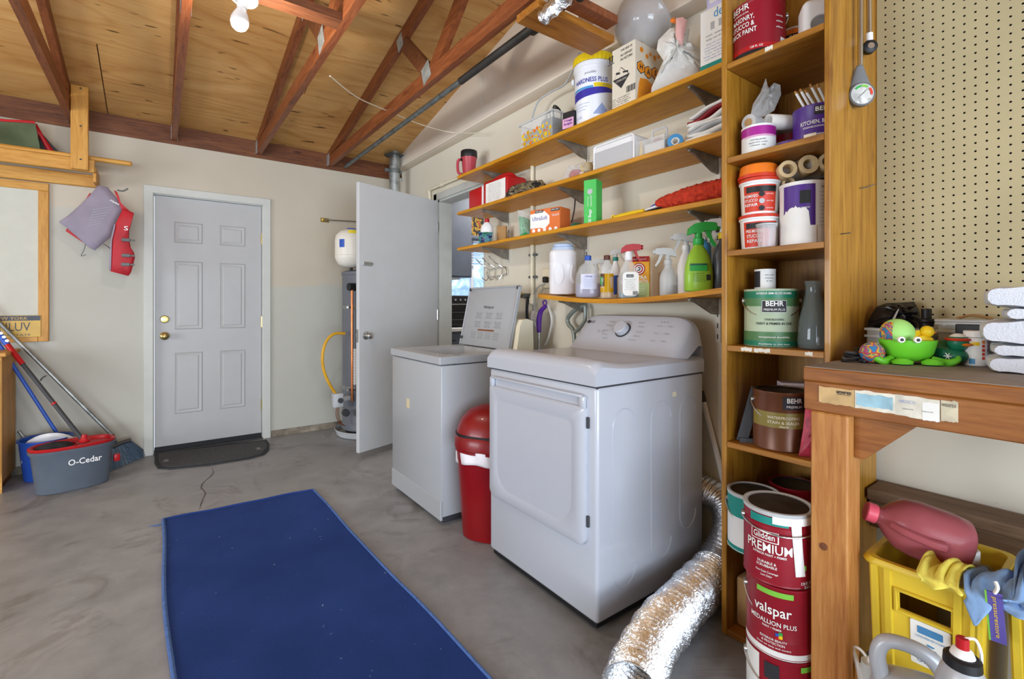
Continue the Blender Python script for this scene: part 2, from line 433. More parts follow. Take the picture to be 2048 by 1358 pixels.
# blocking between the truss heels
TX = [-1.73, -1.12, -0.51, 0.10, 0.71, 1.32]
for i, (xa, xb) in enumerate([(TX[k]+.02, TX[k+1]-.02) for k in range(len(TX)-1)] + [(TX[-1]+.02, X_G+.02)]):
    if xb < -1.2: continue
    b = MB(); b.box(xa, xb, Y_B+0.01, Y_B+0.05, Z_T+0.03, zroof(Y_B)-0.005)
    struct(b.build('trim_%d' % (i+2), 'beam_dark'), 'dark stained wood block between truss heels, bay %d from the left' % (i+1), 'blocking')
# walls out of view that close the garage: left wall and short returns beside the open garage door
b = MB(); b.box(-4.3, -4.2, -3.0, 0.6, 0, 2.9); b.box(-4.3, -4.2, 3.0, Y_B+0.1, 0, 2.9)
b.box(-4.3, -4.2, 0.6, 3.0, 0, 0.7); b.box(-4.3, -4.2, 0.6, 3.0, 2.3, 3.3)
struct(b.build('wall_left', 'paint_back'), 'beige left wall with a window opening', 'wall')
b = MB(); b.box(-4.2, -3.1, -3.1, -3.0, 0, 2.5); b.box(2.0, X_R+0.12, -3.1, -3.0, 0, 2.5); b.box(-4.2, X_R+.12, -3.1, -3.0, 2.3, 2.66)
struct(b.build('wall_front', 'paint_back'), 'beige front wall round the garage door opening', 'wall')
# trusses --------------------------------------------------------------------
truss_names = {-0.51: 'reddish wooden roof truss above the wall rack at far left', 0.10: 'reddish wooden roof truss just left of the light bulb',
   0.71: 'reddish wooden roof truss just right of the light bulb', 1.32: 'reddish wooden roof truss nearest the gable wall', -1.12: 'reddish wooden roof truss left of the wall rack', -1.73:'outermost wooden roof truss at left'}
for x in TX:
    if x < -0.6: continue
    T = thing('roof_truss', truss_names[x], 'truss', (x, Y_B, Z_T+0.03), 0, 'roof trusses')
    b = MB(); b.box(-.019, .019, -6.5, 0.05, 0, .089); b.build('bottom_chord', 'truss_wood', T)
    zt = lambda y: zroof(Y_B + y) - (Z_T+0.03) - 0.004
    yr = Y_R - Y_B
    b = MB(); b.prism([(0.05, zt(0.05)-.002), (yr, zt(yr)), (yr, zt(yr)-.089), (-0.35, zt(-0.35)-.089), (0.05, max(zt(0.05)-.089, .09))], -.019, .019, 'x'); b.build('top_chord', 'truss_wood', T)
    b = MB(); b.prism([(yr, zt(yr)), (-6.4, zt(-6.4)), (-6.4, zt(-6.4)-.089), (yr, zt(yr)-.089)], -.019, .019, 'x'); b.build('top_chord', 'truss_wood', T)
    def web(ya, za, yb, zb, m='truss_wood'):
        d = Vector((yb-ya, zb-za)).normalized(); n = Vector((-d.y, d.x))*.0445
        b = MB(); b.prism([(ya+n.x, za+n.y), (yb+n.x, zb+n.y), (yb-n.x, zb-n.y), (ya-n.x, za-n.y)], -.0185, .0185, 'x'); b.build('web', m, T)
    y_w = -2.12; y_t = -1.72
    web(y_w, .075, y_t, zt(y_t)-.06, 'beam_dark'); web(y_w-0.06, .07, -3.0, zt(-3.0)-.06)
    for s_ in (-1, 1):
        def plate(yc, zc, a, c, rot=0):
            b = MB(); b.box(-.0012, .0012, -a, a, -c, c, 0, Matrix.Translation((s_*.0202, yc, zc)) @ Matrix.Rotation(rot, 4, 'X')); b.build('gusset_plate', 'gusset', T)
        plate(y_w+.01, .075, .05, .055, -.35); plate(y_t, zt(y_t)-.075, .04, .05, -.35); plate(-.02, .055, .04, .055)
# door_1: six panel entry door in the back wall -------------------------------
D = bpy.data.objects.new('door_1', None); COL.objects.link(D); D.location = (DX0, Y_B, 0); struct(D, 'white six panel back door with brass knob and deadbolt', 'door')
W_, Hd = DX1-DX0, DZ1
b = MB(); b.box(0.008, W_-0.008, 0.03, 0.07, 0.045, Hd-0.006); b.build('slab', 'door_white', D)
def door_panel(x0, x1, z0, z1):
    b = MB()
    def fr(o_, i_, yo, yi):
        vs = [(x0+o_,yo,z0+o_),(x1-o_,yo,z0+o_),(x1-o_,yo,z1-o_),(x0+o_,yo,z1-o_),(x0+i_,yi,z0+i_),(x1-i_,yi,z0+i_),(x1-i_,yi,z1-i_),(x0+i_,yi,z1-i_)]
        b.add(vs, [(k,(k+1)%4,4+(k+1)%4,4+k) for k in range(4)])
    fr(0, .006, .0295, .024); fr(.006, .012, .024, .0262); fr(.012, .024, .0262, .0285); fr(.024, .034, .0285, .025)
    b.add([(x0+.034,.025,z0+.034),(x1-.034,.025,z0+.034),(x1-.034,.025,z1-.034),(x0+.034,.025,z1-.034)], [(0,1,2,3)])
    b.build('panel', 'door_white', D, 20)
for xa, xb in ((.135, .135+.195), (W_-.135-.195, W_-.135)):
    door_panel(xa, xb, 1.70, 1.87); door_panel(xa, xb, 0.99, 1.55); door_panel(xa, xb, .30, .80)
b = MB(); b.box(0.006, W_-.006, .026, .032, .012, .05); b.build('door_sweep', 'rubber_black', D)
b = MB(); b.box(-0.02, W_+.02, -.01, .1, 0, .014); b.build('threshold', 'dark_grey', D)
fm = MB()
cw = 0.062
for x0, x1 in ((-cw, 0.0), (W_, W_+cw)): fm.rbox(x0, x1, -.018, .002, 0, Hd+cw, .004, 1)
fm.rbox(-cw, W_+cw, -.019, .002, Hd+.001, Hd+cw, .004, 1)
fm.box(-.02, 0.004, 0, .1, 0, Hd); fm.box(W_-.004, W_+.02, 0, .1, 0, Hd); fm.box(-.02, W_+.02, 0, .1, Hd-.004, Hd+.018)
fm.build('casing', 'trim_white', D)
for zk, kind in ((1.075, 'deadbolt'), (0.94, 'knob')):
    b = MB(); Mk = Matrix.Translation((.072, .029, zk)) @ Matrix.Rotation(R(90), 4, 'X')
    if kind == 'deadbolt':
        b.lathe([(.031,0),(.031,.004),(.026,.010),(.012,.012),(0,.012)], 20, 0, Mk); k_ = b.build('deadbolt', 'brass', D)
        b = MB(); b.rbox(-.004,.004,-.014,.014,.012,.026,.002,1,0,Mk); b.build('thumb_turn', 'brass', k_)
    else:
        b.lathe([(.033,0),(.033,.004),(.024,.008),(.011,.012),(.011,.03),(.022,.036),(.028,.048),(.026,.06),(.017,.067),(0,.068)], 24, 0, Mk); b.build('knob', 'brass', D)
for zh in (.30, 1.04, 1.78):
    b = MB(); b.box(W_-.012, W_+.008, .020, .029, zh-.045, zh+.045); b.cyl((W_-.003,.017,zh-.048),(W_-.003,.017,zh+.048),.006,n=10); b.build('hinge', 'brass', D)
# doorway 2 casing and open slab door ------------------------------------------
E = bpy.data.objects.new('trim_9', None); COL.objects.link(E); E.location = (X_R, OY1, 0); struct(E, 'white painted casing round the kitchen doorway', 'casing')
b = MB(); b.rbox(-.018, .002, -.004, .058, 0, OZ1+.058, .004, 1); b.box(0, .13, -.022, 0, 0.0, OZ1); b.build('jamb', 'trim_white', E)
b = MB(); b.rbox(-.018, .002, OY0-OY1-.002, .058, OZ1-.002, OZ1+.058, .004, 1); b.box(0, .13, OY0-OY1, 0, OZ1-.02, OZ1); b.build('head', 'trim_white', E)
b = MB(); b.box(0, .13, OY0-OY1, OY0-OY1+.02, 0, OZ1); b.build('jamb', 'trim_white', E)
b = MB(); b.box(-.0, .13, OY0-OY1, 0, 0.0, .05); b.build('sill', 'mid_grey', E)
hp = Vector((2.035, OY1-.005, 0)); fp = Vector((1.229, 3.669, 0))
L2 = (fp-hp).length; ang2 = math.atan2(fp.y-hp.y, fp.x-hp.x)
D2 = bpy.data.objects.new('door_2', None); COL.objects.link(D2); D2.location = (hp.x, hp.y, .052); D2.rotation_euler.z = ang2
struct(D2, 'plain white slab door standing open in front of the kitchen doorway', 'door')
b = MB(); b.rbox(0, L2, -.0175, .0175, 0, 2.085, .003, 1); b.build('slab', 'door_white2', D2)
for s_ in (1, -1):
    b = MB(); b.lathe([(.032,0),(.031,.005),(.012,.010),(.012,.03),(.022,.036),(.027,.048),(.024,.060),(.014,.066),(0,.067)], 24, 0, Matrix.Translation((L2-.065, s_*.0175, .90)) @ Matrix.Rotation(R(-90*s_), 4, 'X')); b.build('knob', 'steel', D2)
b = MB(); b.box(L2-.0005, L2+.0015, -.012, .012, .85, .95); b.build('latch_plate', 'steel', D2)
b = MB(); b.rbox(L2-.12, L2-.03, .0175, .030, 1.445, 1.475, .003, 1); b.cyl((L2-.118,.033,1.46),(L2-.032,.033,1.46),.008,n=10); b.build('slide_bolt', 'steel', D2)
for zh in (.25, 1.05, 1.85):
    b = MB(); b.cyl((.0,.022,zh-.045),(.0,.022,zh+.045),.006,n=8); b.build('hinge', 'steel', D2)
# ============================================================ kitchen seen through the doorway
KY = 5.0
b = MB(); b.box(X_R+0.1, 5.2, KY, KY+.1, 0.05, 0.95); b.box(X_R+0.1, 2.78, KY, KY+.1, 0.95, 2.6); b.box(3.75, 5.2, KY, KY+.1, 0.95, 2.6); b.box(2.78, 3.75, KY, KY+.1, 2.0, 2.6); b.box(2.78, 3.75, KY, KY+.1, .95, 1.02)
struct(b.build('wall_kitchen_back', 'white_matte'), 'white kitchen wall with a window, beyond the doorway', 'wall')
b = MB(); b.box(5.2, 5.3, 2.4, KY+.1, .05, 2.6); struct(b.build('wall_kitchen_side', 'white_matte'), 'white kitchen side wall beyond the doorway', 'wall')
b = MB(); b.box(X_R+.12, 5.2, 2.4, KY, 2.6, 2.65); struct(b.build('ceiling_kitchen', 'white_matte'), 'white kitchen ceiling beyond the doorway', 'ceiling')
b = MB(); b.box(X_R+.12, 5.2, 2.4, KY, 0.0, .05); struct(b.build('floor_kitchen', 'bench_top'), 'grey kitchen floor beyond the doorway', 'floor')
b = MB(); b.box(X_R+.12, 5.2, 2.3, 2.4, 0.0, 2.6); struct(b.build('wall_kitchen_near', 'white_matte'), 'white kitchen near wall, out of sight', 'wall')
Wn = bpy.data.objects.new('window_1', None); COL.objects.link(Wn); Wn.location = (2.78, KY, 1.02); struct(Wn, 'kitchen window with half raised white blind', 'window')
t = NT('outside_view'); t.set(1.0)
em = t.n.new('ShaderNodeEmission'); v = t.coord((1,1,1), False)
t.link(t.ramp(t.noise(v, 5.0, 5, 0.7, 1.0), [(0.35, '6f93c4'), (0.52, 'a9c6e6'), (0.66, 'f4f8ff')]), em.inputs[0]); em.inputs[1].default_value = 1.3
t.link(em.outputs[0], t.n['Material Output'].inputs[0])
b = MB(); b.box(0, .97, .06, .066, 0, .98); b.build('pane', 'outside_view', Wn)
b = MB()
for x in (0, .30, .94): b.box(x, x+.03, .02, .06, 0, .98)
b.box(0, .97, .02, .06, 0, .03); b.box(0, .97, .02, .06, .95, .98); b.build('sash', 'white', Wn)
for i in range(9):
    b = MB(); b.box(.01, .96, -.02, .018, 0, .003, 0, Matrix.Translation((0, 0, .66+.034*i)) @ Matrix.Rotation(R(25), 4, 'X')); b.build('blind_slat', 'white', Wn)
b = MB(); b.box(.0, .97, -.025, .02, .95, 1.0); b.build('head_rail', 'white', Wn)
mat('cab_grey', '606776', 0.5, var=0.03)
U = thing('wall_cabinet', 'blue grey kitchen wall cabinet seen through the doorway', 'cabinet', (X_R+.16, 4.62, 1.50))
b = MB(); b.box(0, .62, 0, .375, 0, 1.0); b.build('body', 'cab_grey', U)
b = MB(); b.rbox(.01, .61, -.02, -.001, .01, .99, .003, 1); d_ = b.build('door', 'cab_grey', U)
b = MB(); b.tube([(.06,-.02,.12),(.06,-.045,.12),(.06,-.045,.24),(.06,-.02,.24)], .005, 8); b.build('handle', 'black', d_)
b = MB(); b.rbox(.05,.5,.05,.2,-.025,-.001,.004,1); b.build('light_strip', 'white', U)
U2 = thing('display_shelf', 'grey open shelf holding a dark floral panel above the kitchen window', 'shelf', (2.86, 4.80, 1.98))
b = MB(); b.box(0,.6,0,.19,0,.03); b.box(0,.6,0,.19,.37,.4); b.box(0,.03,0,.19,.03,.37); b.box(.57,.6,0,.19,.03,.37); b.build('body', 'cab_grey', U2)
t = NT('floral'); t.set(.6); t.color(t.ramp(t.noise(t.coord(), 16, 2, .5), [(.45, '1d1a22'), (.55, 'c79a1e'), (.62, '26202a'), (.7, 'd8531e')]))
b = MB(); b.box(.04,.56,.12,.14,.03,.36); b.build('floral_panel', 'floral', U2)
Lc = thing('base_cabinet', 'blue grey kitchen base cabinet under the oven', 'cabinet', (X_R+.16, 4.40, .05))
b = MB(); b.box(0, 1.6, 0, .595, .08, .86); b.build('body', 'cab_grey', Lc)
for i in range(3):
    b = MB(); b.rbox(.01+.4*i, .39+.4*i, -.02, -.001, .68, .84, .003, 1); d_ = b.build('drawer', 'cab_grey', Lc)
    b = MB(); b.tube([(.14+.4*i,-.02,.77),(.14+.4*i,-.045,.77),(.26+.4*i,-.045,.77),(.26+.4*i,-.02,.77)], .005, 8); b.build('handle', 'black', d_)
    b = MB(); b.rbox(.01+.4*i, .39+.4*i, -.02, -.001, .09, .66, .003, 1); b.build('door', 'cab_grey', Lc)
b = MB(); b.rbox(X_R+.14, X_R+1.8, 4.36, KY-.003, .912, .95, .005, 1); tag(b.build('worktop', 'white'), 'pale kitchen worktop carrying the toaster oven', 'worktop')
T = thing('toaster_oven', 'black countertop toaster oven on the kitchen worktop', 'oven', (2.30, 4.46, .951))
b = MB(); b.rbox(0,.55,0,.40,.015,.34,.01,2); b.build('body', 'black', T)
b = MB(); b.rbox(.02,.52,-.008,0,.03,.25,.004,1); b.build('glass_door', 'black_gloss', T)
b = MB(); b.tube([(.05,-.008,.245),(.05,-.035,.245),(.49,-.035,.245),(.49,-.008,.245)], .007, 8); b.build('handle', 'steel', T)
for i in range(6):
    b = MB(); b.cyl((.12+.06*i,0,.295),(.12+.06*i,-.008,.295),.010,n=10); b.build('button', 'lt_grey', T)
for x in (.04,.5):
    b = MB(); b.cyl((x,.05,0),(x,.05,.016),.015,n=10); b.build('foot', 'rubber_black', T)
for k in range(2):
    b = MB(); b.box(.03,.51,-.011,-.009,.08+.08*k,.084+.08*k); b.build('rack', 'mid_grey', T)
# ============================================================ dryer
mat('enamel', 'babec8', 0.28, var=0.0, coat=0.3); mat('enamel_warm', 'aaadb1', 0.32, var=0.0, coat=0.2)
mat('label_beige', 'd9c9a0', .6)
DW, DD = .346, .335
T = thing('clothes_dryer', 'white front load clothes dryer with raised rear control panel', 'dryer', (1.60, 1.547, 0), -90)
b = MB(); b.rbox(-DW, DW, -DD, DD, .038, .893, .014, 3); b.build('body', 'enamel', T)
b = MB(); b.rbox(-DW+.012, DW-.012, -DD+.012, DD-.01, .014, .04, .004, 1); b.build('plinth', 'black', T)
for x in (-.29,.29):
    for y in (-.29,.29):
        b = MB(); b.cyl((x,y,0),(x,y,.02),.022,n=12); b.build('foot', 'dark_grey', T)
b = MB(); b.box(-DW+.004, DW-.004, -DD+.004, DD-.004, .885, .899); b.build('seam', 'dark_grey', T)
# top with a rolled, slightly bulged front edge
def topf(i, j):
    x = -DW-.004 + 2*(DW+.004)*i; s_ = j*4.0
    ex = (1-abs(2*i-1)**14)**.5 if 0 < i < 1 else 0
    if s_ < 1: y, z = -DD-.012 + .0*s_, .897 + .050*s_
    elif s_ < 2: a = (s_-1)*math.pi/2; y, z = -DD-.012 + .045*(1-math.cos(a)), .947 + .042*math.sin(a)
    elif s_ < 3: k = s_-2; y, z = -DD+.033 + (.19+DD-.033)*k, .989 - .020*math.sin(min(1,k*3)*math.pi/2)
    else: k = s_-3; y, z = .19 + (DD-.19)*k, .969
    return (x, y, .897 + (z-.897)*(.72+.28*ex) )
b = MB(); b.grid(topf, 40, 40)
nu, nv = 40, 40
for i in (0, nu): b.add([b.v[j*(nu+1)+i] for j in range(nv+1)] + [((-DW-.004) if i == 0 else DW+.004, DD, .897)], [tuple(range(nv+2))])
b.add([(-DW-.004,-DD-.012,.897),(DW+.004,-DD-.012,.897),(DW+.004,DD,.897),(-DW-.004,DD,.897),(-DW-.004,DD,.949),(DW+.004,DD,.949)], [(0,1,2,3),(3,2,5,4)])
b.build('top', 'enamel', T, 50)
# control panel
prof = [(.13,.968),(.150,.985),(.165,1.00),(.265,1.122),(.280,1.136),(.300,1.14),(.322,1.132),(.334,1.10),(.335,.95)]
def conf(i, j):
    x = -1+2*i; k = min(len(prof)-2, int(j*(len(prof)-1))); f = j*(len(prof)-1)-k
    y = prof[k][0]+(prof[k+1][0]-prof[k][0])*f; z = prof[k][1]+(prof[k+1][1]-prof[k][1])*f
    q = (1-abs(x)**9)**(1/2.5) if abs(x) < 1 else 0
    yy = .335 - (.335-y)*(.55+.45*q)
    return (x*(DW-.004) , yy, .955 + (z-.955)*(.30+.70*q))
b = MB(); b.grid(conf, 56, 32); b.build('control_panel', 'enamel', T, 60)
tilt = math.atan2(.122, .10)
def conM(x, s_): return Matrix.Translation((x, .165+.10*s_, 1.00+.122*s_)) @ Matrix.Rotation(-(math.pi/2-tilt), 4, 'X')
cp = bpy.data.objects.new('dial', None)
b = MB(); Mk = conM(-.01,.55) @ Matrix.Rotation(R(90),4,'X'); b.lathe([(.042,0),(.042,.004),(.040,.0045)], 32, 0, Mk); dl = b.build('dial', 'dark_grey', T)
b = MB(); b.lathe([(.036,.003),(.035,.03),(.031,.034),(0,.035)], 32, 0, Mk); b.build('cap', 'enamel', dl)
text('LG', .022, 'ink', T, conM(-.235,.82), bold=.01, eps=.004)
b = MB(); b.lathe([(.010,0),(.010,.0015),(0,.0015)], 20, 0, conM(-.263,.82) @ Matrix.Translation((0,-.003,0)) @ Matrix.Rotation(R(90),4,'X')); b.build('logo_disc', 'ink', T)
for k, (x, s_) in enumerate([(-.10,.85),(-.11,.7),(-.115,.5),(-.11,.35),(-.095,.2),(.08,.85),(.09,.7),(.095,.5),(.09,.35),(.075,.2)]):
    text('Normal' if k % 2 else 'Delicates', .010, 'ink_grey', T, conM(x,s_), eps=.004, width=.034)
for k in range(6): text('High' if k % 2 else 'Damp Dry', .009, 'ink_grey', T, conM(.19+.055*(k%2), .75-.26*(k//2)), eps=.004, width=.026)
for k in range(3): text('●' if False else 'o', .010, 'ink', T, conM(.19+.016*k, .9), eps=.004, bold=.02)
for k in range(2): text('O', .018, 'ink_grey', T, conM(-.16+.03*k,.45), eps=.004)
# door
def rrect(x0, x1, z0, z1, r, n=6, rb=None):
    pts = []
    for cx, cz, a0, rr in ((x1-r,z1-r,0,r),(x0+r,z1-r,90,r),(x0+(rb or r),z0+(rb or r),180,rb or r),(x1-(rb or r),z0+(rb or r),270,rb or r)):
        pts += [(cx+rr*math.cos(R(a0+90*k/n)), cz+rr*math.sin(R(a0+90*k/n))) for k in range(n+1)]
    return pts
def inset_plate(b, rings, mat_=0):
    n = len(rings[0][1])
    for k, (y, poly) in enumerate(rings): b.add([(x, y, z) for x, z in poly], [tuple(range(n))] if k == len(rings)-1 else [], mat_)
    base = len(b.v) - n*len(rings)
    for k in range(len(rings)-1):
        f = [(base+k*n+i, base+k*n+(i+1)%n, base+(k+1)*n+(i+1)%n, base+(k+1)*n+i) for i in range(n)]
        b.f += f; b.m += [mat_]*n
dx0, dx1, dz0, dz1 = -.322, .300, .312, .862
def bow(poly, k=.035):   # bottom edge bows downwards
    return [(x, z - (k*(1-((x-(dx0+dx1)/2)/((dx1-dx0)/2))**2) if z < (dz0+dz1)/2 else 0)) for x, z in poly]
gz0 = dz1-.046
b = MB(); inset_plate(b, [(-DD+.001, bow(rrect(dx0,dx1,dz0,dz1,.03))), (-DD-.004, bow(rrect(dx0,dx1,dz0,dz1,.03)))]); dr = b.build('door', 'enamel', T, 40)
b = MB(); inset_plate(b, [(-DD-.003, bow(rrect(dx0,dx1,dz0,gz0,.012,rb=.03))), (-DD-.017, bow(rrect(dx0,dx1,dz0,gz0,.012,rb=.03))), (-DD-.022, bow(rrect(dx0+.007,dx1-.007,dz0+.007,gz0-.005,.010,rb=.026))),
   (-DD-.0222, bow(rrect(dx0+.055,dx1-.055,dz0+.062,gz0-.05,.03,rb=.09))), (-DD-.0195, bow(rrect(dx0+.062,dx1-.062,dz0+.070,gz0-.057,.028,rb=.085))),
   (-DD-.0195, bow(rrect(dx0+.070,dx1-.070,dz0+.078,gz0-.065,.026,rb=.08)))])
b.build('door_panel', 'enamel', dr, 40)
b = MB(); b.rbox(dx0+.016, dx1-.016, -DD-.022, -DD-.003, dz1-.013, dz1-.001, .005, 2); b.build('grip_lip', 'enamel', dr)
for xa, xb in ((dx0+.001, dx0+.030), (dx1-.030, dx1-.001)):
    b = MB(); b.rbox(xa, xb, -DD-.021, -DD-.003, gz0-.008, dz1-.004, .008, 2); b.build('grip_end', 'enamel', dr)
for z in (.40,.76):
    b = MB(); b.box(dx1-.004, dx1+.010, -DD-.010, -DD-.001, z-.02, z+.02); b.build('hinge_slot', 'dark_grey', dr)
for k, (ya, yb, z0, z1) in enumerate([(-.255,-.125,.13,.80),(-.03,.10,.17,.80),(.16,.275,.24,.80)]):
    pts = [(DW+.0005, (ya+yb)/2 + (yb-ya)/2*math.cos(a), (z1-.07 if math.sin(a) >= 0 else z0+.07) + .07*math.sin(a)) for a in [2*math.pi*i/36 for i in range(37)]]
    b = MB(); b.tube(pts, .0025, 6); b.build('side_rib', 'enamel', T)
b = MB(); b.box(DW+.0005, DW+.0015, .11, .135, .81, .83); b.build('sticker', 'cream', T)
# ============================================================ washer
T = thing('washing_machine', 'white top load washing machine with its lid open', 'washer', (1.545, 2.63, 0), -90)
WW, WD = .335, .325
b = MB(); b.rbox(-WW, WW, -WD, WD, .045, .862, .006, 2); b.build('body', 'enamel_warm', T)
b = MB(); b.rbox(-WW, WW, -WD-.004, -WD+.01, .028, .135, .003, 1); b.build('kick_panel', 'enamel_warm', T)
b = MB(); b.box(-WW+.03, WW-.03, -WD+.03, WD-.03, .0, .05); b.build('base', 'dark_grey', T)
b = MB(); ox, oy0, oy1 = .225, -.24, .15; zt0, zt1 = .867, .91
for xa, xb, ya, yb in ((-WW-.004,WW+.004,-WD-.01,oy0),(-WW-.004,WW+.004,oy1,WD),(-WW-.004,-ox,oy0,oy1),(ox,WW+.004,oy0,oy1)): b.rbox(xa,xb,ya,yb,zt0,zt1,.004,1)
tp = b.build('top', 'enamel_warm', T)
b = MB(); b.box(-ox,-ox+.004,oy0,oy1,.72,.905); b.box(ox-.004,ox,oy0,oy1,.72,.905); b.box(-ox,ox,oy0,oy0+.004,.72,.905); b.box(-ox,ox,oy1-.004,oy1,.72,.905)
b.build('opening_wall', 'lt_grey', tp)
b = MB(); b.lathe([(.23,.86),(.20,.855),(.19,.70),(.19,.5),(0,.5)], 32, 0, Matrix.Translation((0,-.045,0))); b.build('tub', 'dark_grey', T)
b = MB(); b.prism([(.19,.912),(.215,1.06),(.235,1.10),(.27,1.105),(.315,1.09),(.32,.912)], -WW+.01, WW-.01, 'x'); b.build('console', 'cream', T)
b = MB(); b.rbox(-.10, .0, .20, .21, .97, 1.03, .003, 1, 0, Matrix.Rotation(0,4,'X')); b.build('console_plate', 'black', T)
Ml = Matrix.Translation((-.0, .165, .915)) @ Matrix.Rotation(R(-12.5), 4, 'X')
b = MB(); b.rbox(-.300, .287, -.006, .012, .0, .405, .006, 2, 0, Ml); ld = b.build('lid', 'enamel_warm', T)
b = MB(); 
for xa, xb, za, zb in ((-.300,-.288,.0,.405),(.275,.287,.0,.405),(-.300,.287,.393,.405)): b.rbox(xa,xb,-.014,-.004,za,zb,.003,1,0,Ml)
b.build('lid_flange', 'enamel_warm', ld)
Mf = Ml @ Matrix.Translation((0,-.006,0))
text('Whirlpool', .028, 'ink', ld, Mf @ Matrix.Translation((-.02,0,.265)))
for r_ in range(2):
    for c_ in range(3):
        for l_ in range(4): text('Water level' if l_ % 2 else 'Select cycle', .010, 'ink_grey', ld, Mf @ Matrix.Translation((-.12+.12*c_,0,.225-.06*r_-.011*l_)), width=.075 - .012*(l_ % 3))
b = MB(); b.box(-.10,.09,-.0015,0,.105,.115,0,Mf); b.build('warning_stripe', 'copper', ld)
for c_ in range(4):
    for l_ in range(5): text('Do not reach in', .008, 'ink_grey', ld, Mf @ Matrix.Translation((-.15+.09*c_,0,.095-.010*l_)), width=.065-.01*(l_%2))
for x, z in ((-.285,.39),(.272,.39),(-.285,.05)):
    b = MB(); b.rbox(x-.008,x+.008,-.018,-.004,z-.01,z+.01,.003,1,0,Ml); b.build('bumper', 'dark_grey', ld)
b = MB(); b.box(-.11,-.07,-WD-.001,-WD,.565,.62); b.build('sticker', 'label_beige', T)
# ============================================================ trash can
mat('can_red', '800009', 0.36, var=0.02, coat=0.1); mat('bag_white', 'ece6ea', 0.5, var=0.05, alpha=1)
T = thing('trash_can', 'red plastic trash can with domed swing lid between washer and dryer', 'trash can', (1.405, 2.094, 0), -60)
b = MB(); b.lathe([(.135,0),(.142,.004),(.172,.44),(.180,.445),(.180,.46),(.172,.46),(.168,.44),(.138,.02),(0,.02)], 40, pw=2.4, sy=.95); b.build('body', 'can_red', T)
b = MB(); b.grid(lambda i, j: ((.176+.006*math.sin(9*i*6.283+2*j)+.004*math.sin(23*i*6.283))*math.cos(i*6.283), (.176+.006*math.sin(9*i*6.283+2*j))*.97*math.sin(i*6.283), .385+.085*j+.012*math.sin(3*i*6.283)*(1-j)), 72, 5, closed_u=True); b.build('bin_liner', 'bag_white', T, solid=.002)
b = MB(); b.lathe([(.180,.455),(.188,.462),(.187,.505),(.176,.525),(.160,.53)], 40, pw=2.2, sy=.95); ld = b.build('lid_rim', 'can_red', T)
b = MB(); b.lathe([(.172,.532),(.165,.56),(.145,.605),(.105,.645),(.05,.665),(0,.668)], 40, pw=2.5, sy=.95); d_ = b.build('swing_dome', 'can_red', T, 60)
b = MB(); b.lathe([(.165,.520),(.174,.5225),(.174,.535)], 40, pw=2.6, sy=.95); b.build('lid_gap', 'black', T)
b = MB(); b.lathe([(.0,-.004),(.035,-.002),(.03,.006),(0,.009)], 20, 0, Matrix.Translation((0,-.125,.60)) @ Matrix.Rotation(R(52),4,'X'), sy=.55); b.build('thumb_dent', 'dark_red', d_)
# ============================================================ foil vent hose
t = NT('foil'); t.set(0.30, 1.0); t.color(lin('e2e4e8')); v = t.coord()
t.bump(t.noise(v, 60, 3, .6, 1.0), 0.45, 0.008)
def hose(name, pts, r, rings, label, cat):
    pts = spline([Vector(p) for p in pts], 24); n = 20
    L = [0]
    for i in range(1, len(pts)): L.append(L[-1] + (pts[i]-pts[i-1]).length)
    b = MB(); N = rings*4; vs = []; up = Vector((0,0,1))
    for k in range(N+1):
        s_ = L[-1]*k/N; i = max(j for j in range(len(L)) if L[j] <= s_+1e-9); i = min(i, len(pts)-2)
        f = (s_-L[i])/(L[i+1]-L[i]); p = pts[i].lerp(pts[i+1], f)
        tn = (pts[i+1]-pts[i]).normalized(); a = (up - tn*up.dot(tn)).normalized(); c_ = tn.cross(a)
        rr = (r if k < N*.6 else r + (.057-r)*min(1,(k-N*.6)/(N*.2)))*(1 + .075*math.cos(k*math.pi/2) + .03*math.sin(k*.11) + .02*math.sin(k*.37))
        for q in range(n):
            th = 2*math.pi*q/n; w_ = rr*(1+.02*math.sin(3*th+k*.3)+.005*random.uniform(-1,1))
            vs.append(p + (a*math.cos(th)+c_*math.sin(th))*w_)
    b.add(vs, [(k*n+q, k*n+(q+1)%n, (k+1)*n+(q+1)%n, (k+1)*n+q) for k in range(N) for q in range(n)])
    o = b.build(name, 'foil', None, 80, solid=.002); return tag(o, label, cat)
hose('vent_hose', [P(1262,1385,z=.085), P(1300,1290,z=.085), P(1352,1222,z=.085), P(1404,1168,z=.088), Vector((1.875,1.10,.12)), Vector((1.962,1.105,.24)), Vector((1.996,1.16,.33)), Vector((1.997,1.30,.36))], .08, 64, 'crinkled silver foil vent hose lying on the floor beside the dryer', 'hose')
# ============================================================ rug, mat
def m_rug():
    t = NT('rug_blue'); t.set(0.95, spec=0.15); v = t.coord(rnd=False)
    a = t.noise(v, 2.0, 4); s_ = t.noise(v, 70.0, 1, .3)
    col = t.ramp(a, [(.3, '233a78'), (.7, '2c4689')])
    col = t.mix(t.ramp(s_, [(.80,(0,0,0,1)),(.84,(.8,.8,.8,1))]), col, lin('b9bfd0'))
    d = t.noise(v, 4.5, 2, .4); col = t.mix(t.ramp(d, [(.74,(0,0,0,1)),(.82,(.6,.6,.6,1))]), col, lin('16203f'))
    t.color(col); t.bump(t.noise(v, 320, 2), .5, .004)
m_rug(); mat('rug_edge', '4a6ba8', .9, var=.1, sc=40, bump=.3, bsc=200)
a, c = P(323,1040,z=.008), P(625,979,z=.008); bl = P(345,1358,z=.008); br = P(980,1358,z=.008)
bl2 = bl + (bl-a)*.55; br2 = br + (br-c).normalized()*((bl2-a).length - (br-c).length)
Tr = thing('floor_rug', 'long navy blue rug lying on the concrete floor', 'rug', (a.x, a.y, 0))
